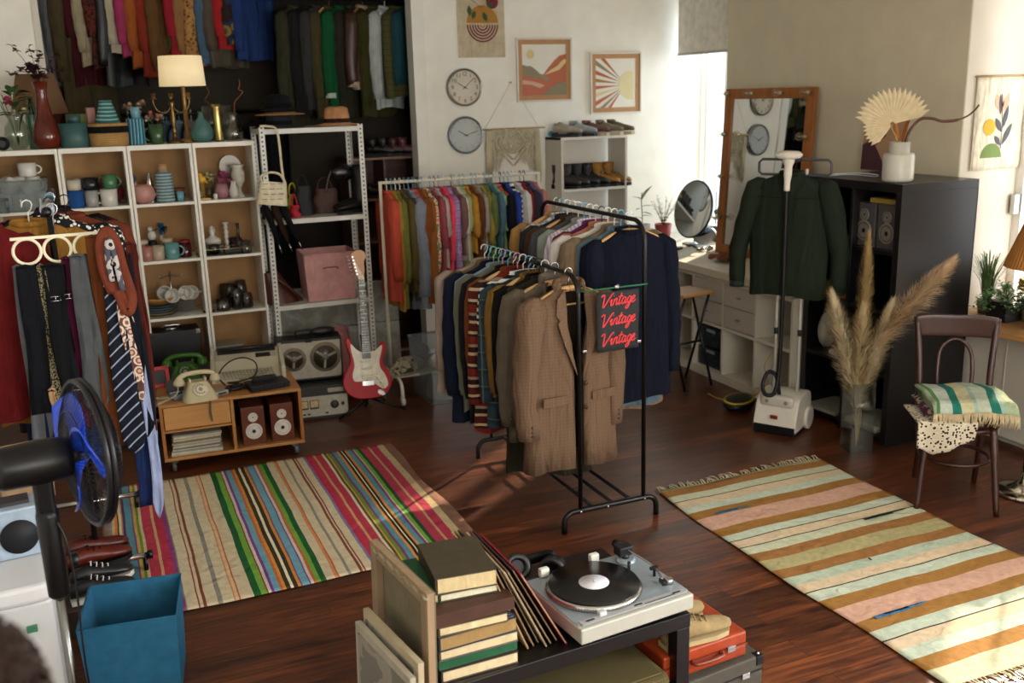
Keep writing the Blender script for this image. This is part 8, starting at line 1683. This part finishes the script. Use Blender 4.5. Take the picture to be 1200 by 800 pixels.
# headphones
t = thing('headphones', 'black over-ear headphones standing behind the turntable', 'headphones', (1.315, 2.835, ZTb), R_(-25)); K = plastic('0f1013', .3)
for x, c_ in ((.0, 0), (-.135, 1)):
    F = T(x+.02, -.005, .050)@RZm(R_(-15+30*c_))@RXm(R_(82 if not c_ else 60)); MB().lathe([(.032, .03), (.043, .022), (.046, .0), (.040, -.014), (.0, -.016)][::-1], mx=F, n=36).build('ear_cup', K, t); MB().tube([(.036*cos(a), .036*sin(a), .034) for a in [2*pi*i/30 for i in range(30)]], .013, 8, closed=True, mx=F).build('ear_pad', leather('0c0c0e', .4), t); MB().tube([(.028*cos(a), .028*sin(a), -.017) for a in [2*pi*i/30 for i in range(30)]], .003, 8, closed=True, mx=F).build('trim_ring', chrome('8a9098', .2), t)
MB().tube(smoothpts([(.02, .01, .085), (.0, .04, .075), (-.05, .075, .045), (-.12, .06, .03), (-.15, .0, .03)], 5), .010, 8, flat=2).build('headband', K, t)
# books
def book(x0, x1, y0, y1, z, h, cov, pages, label, rz=0, spine='-x', t_=.003, leatherc=True):
    cx, cy = (x0+x1)/2, (y0+y1)/2; t = thing('book', label, 'book', (cx, cy, z), rz); w, d = x1-x0, y1-y0; m = leather(cov, .55) if leatherc else mat(cov, .5)
    MB().box((0, 0, t_/2), (w, d, t_)).build('cover', m, t, bevel=.001); MB().box((0, 0, h-t_/2), (w, d, t_)).build('cover', m, t, bevel=.001)
    if spine == '-x': MB().box((-w/2+t_/2, 0, h/2), (t_, d, h-2*t_)).build('spine', m, t); MB().box((t_, 0, h/2), (w-t_*3, d-.010, h-2*t_)).build('pages', stripes([(3, pages), (1, 'a8956e')], 'Z', .0022), t)
    else: MB().box((0, -d/2+t_/2, h/2), (w, t_, h-2*t_)).build('spine', m, t); MB().box((0, t_, h/2), (w-.008, d-t_*3, h-2*t_)).build('pages', stripes([(3, pages), (1, 'a8956e')], 'Z', .0022), t)
    return t
z = ZTb; PG = 'cfc09a'; bx = .765
book(bx, bx+.245, 2.405, 2.60, z, .038, '3a2a22', PG, 'brown book with cream pages lowest in the tall stack', R_(1)); z += .0385
book(bx-.005, bx+.245, 2.415, 2.62, z, .030, '0c4a2c', PG, 'green-spined book second from the bottom of the stack', R_(2), spine='-y'); z += .0305
book(bx-.002, bx+.248, 2.41, 2.62, z, .034, '5a4a44', PG, 'thick cream-paged book between the green book and the navy book', R_(1)); z += .0345
t = book(bx-.008, bx+.242, 2.405, 2.61, z, .046, '1d2436', '8a6a3a', 'old navy book with stained brown pages and silver corner ornaments', R_(3)); 
for x, y in ((.105, -.085), (-.105, -.085)): q = MB(); [q.tube([(x+.012*cos(a)+s_*.006, y+.009*sin(a), .0465) for a in [2*pi*i/14 for i in range(14)]], .0009, 4, closed=True) for s_ in (-1, 0, 1)]; q.build('corner_ornament', mat('8f949c', .4, .6), t)
z += .0465
book(bx-.0, bx+.215, 2.40, 2.58, z, .030, '4a3a20', PG, 'olive brown book with cream pages under the big brown leather book', R_(-1)); z += .0305
t = book(bx-.02, bx+.235, 2.405, 2.66, z, .040, '3f2214', '6a4a30', 'big dark brown leather book in the upper half of the stack', R_(2), spine='-y'); z += .0405
book(bx+.035, bx+.215, 2.46, 2.70, z, .026, '2a2a1c', 'd8d2b8', 'thin white-paged book directly under the topmost olive book', R_(-4)); book(bx-.055, bx+.033, 2.47, 2.72, z, .030, '0e4a2a', PG, 'small bright green book at the upper left of the stack', R_(-3))
book(bx+.03, bx+.215, 2.455, 2.70, z+.0265, .052, '3a3220', 'cdb98c', 'thick olive brown book topmost on the stack', R_(-6))
# record sleeves leaning on the books
rr = random.Random(12)
for i, (c, lb) in enumerate((('b08a5a', 'plain kraft record sleeve nearest the books'), ('7a5a48', 'brown worn record sleeve second from the books'), ('1f1a18', 'black record sleeve third from the books'), ('b5a084', 'cream-edged record sleeve in the middle of the leaning row'), ('5a3a2a', 'brown record sleeve fifth from the books'), ('2a2422', 'dark record sleeve next to the red one'), ('8a1422', 'dark red record sleeve nearest the turntable'))):
    t = thing('record_sleeve', lb, 'record sleeve', (1.062+.020*i, 2.615+.012*(i % 3)-.01*i*.4, ZTb+.002), 0, rot=(0, R_(-22-1.1*i), R_(2+rr.uniform(-2, 2)))); MB().box((0, 0, .155), (.0055, .31, .31)).build('card', paint(c, .55) if i != 6 else mat(c, .3), t, bevel=.001)
    MB().box((.0, -.1555, .155), (.0035, .001, .30)).build('open_edge', mat('8f7a5c', .7), t)
# canvases at the left
t = thing('canvas', 'back of a stretched canvas on its wooden frame leaning left of the books', 'canvas', (.672, 2.50, 0), 0, rot=(0, R_(1.5), R_(7))); W_ = wood('8a7358', .6, 'Z', .15)
MB().box((.012, 0, .40), (.003, .40, .80)).build('cloth', mat('6a6048', .85, 0, .1, 20), t)
for a, b_ in (((-.012, -.20, 0), (.010, -.158, .80)), ((-.012, .158, 0), (.010, .20, .80)), ((-.012, -.158, .758), (.010, .158, .80)), ((-.012, -.158, 0), (.010, .158, .042))): MB().box2(a, b_).build('stretcher_bar', W_, t, bevel=.001)
MB().tube([(-.013, -.2+.02*i, .785+.006*sin(i*2.1)) for i in range(21)], .007, 6, flat=.5).build('folded_edge', cloth('8f8468'), t)
for i, (x, h, c, lb) in enumerate(((.618, .625, 'a8997c', 'plain pale wooden panel frame, further one, below the canvas'), (.588, .60, '9c9482', 'grey-painted wooden panel nearest the camera at the lower left'))):
    t = thing('wood_panel', lb, 'panel', (x, 2.44-.02*i, 0), 0, rot=(0, R_(2), R_(9))); MB().box((0, 0, h/2), (.018, .36, h)).build('board', wood(c, .6, 'Z', .1), t, bevel=.001)
    MB().box((-.010, 0, h/2), (.003, .32, h-.05)).build('painted_face', blotch(['6f6a60', '8a8476', '7c766a', '9a9484'], 5, .8, 'noise'), t)
# suitcases and shoes under and beside the table
def case(name, label, cx, cy, z, w, d, h, m, em, rz, cm=None, bev=.02, cat='suitcase', lidz=.7):
    t = thing(name, label, cat, (cx, cy, z), rz); MB().box((0, 0, h*lidz/2), (w, d, h*lidz-.001)).build('lower_shell', m, t, bevel=bev); MB().box((0, 0, (h*lidz+h)/2), (w, d, h*(1-lidz)-.001)).build('lid', m, t, bevel=bev)
    b = MB()
    for zz in (h*lidz,): b.box((0, 0, zz), (w+.003, d+.003, .006))
    b.build('seam_band', em, t)
    for x in (-w*.3, w*.3): MB().box((x, -d/2-.004, h*lidz), (.035, .008, .022)).build('latch', M_chrome, t, bevel=.002)
    MB().tube(smoothpts([(-.06, -d/2, h*.5), (-.05, -d/2-.025, h*.5), (.05, -d/2-.025, h*.5), (.06, -d/2, h*.5)], 4), .007, 8).build('handle', em, t)
    if cm:
        for sx in (-1, 1):
            for sy in (-1, 1):
                for zz in (.018, h-.018): MB().box((sx*(w/2-.014), sy*(d/2-.014), zz), (.034, .034, .038)).build('corner', cm, t, bevel=.005)
                MB().ball((sx*(w/2-.012), sy*(d/2-.012), h+.001), .006).build('rivet', M_chrome, t)
    return t
TWD = plaid('4d4428', '2a2414', '8a7a48', 90)
case('tweed_suitcase', 'woven tweed suitcase with dark piping under the coffee table', 1.27, 2.50, .001, .50, .30, .29, TWD, mat('14181e', .4), TRZ, None, .04, lidz=.8)
MB_t = case('trunk', 'dark grey-brown trunk with black metal corners right of the table', 1.745, 2.62, .001, .40, .34, .185, mat('3f3a30', .7, 0, .12, 40), mat('1c1a18', .5), R_(6), mat('141416', .3, .5), .006, 'trunk')
case('orange_suitcase', 'orange leather suitcase lying on the dark trunk', 1.715, 2.66, .190, .35, .37, .095, leather('8e3413', .35), leather('6e2710', .4), R_(4), None, .008, lidz=.5)
def moccasin(label, loc, rz, c, lace, L=.29):
    t = boot(label, loc, rz, c, 0, heel=.012, L=L, sole='a8946c', laces=lace, name='shoe', cat='shoe', rough=.9); return t
moccasin('beige suede shoe with laces nearest the table leg', (1.665, 2.515, .2865), R_(3), '8a754e', '8a7450', .27); moccasin('beige suede shoe further back on the orange suitcase', (1.66, 2.625, .2865), R_(12), '8a754e', '8a7450', .25)
moccasin('grey suede shoe at the back of the orange suitcase, nearer one', (1.63, 2.735, .2865), R_(8), '6a604e', '5a5244', .24); moccasin('grey suede shoe furthest back on the orange suitcase', (1.62, 2.815, .2865), R_(10), '6f6450', '5a5244', .23)
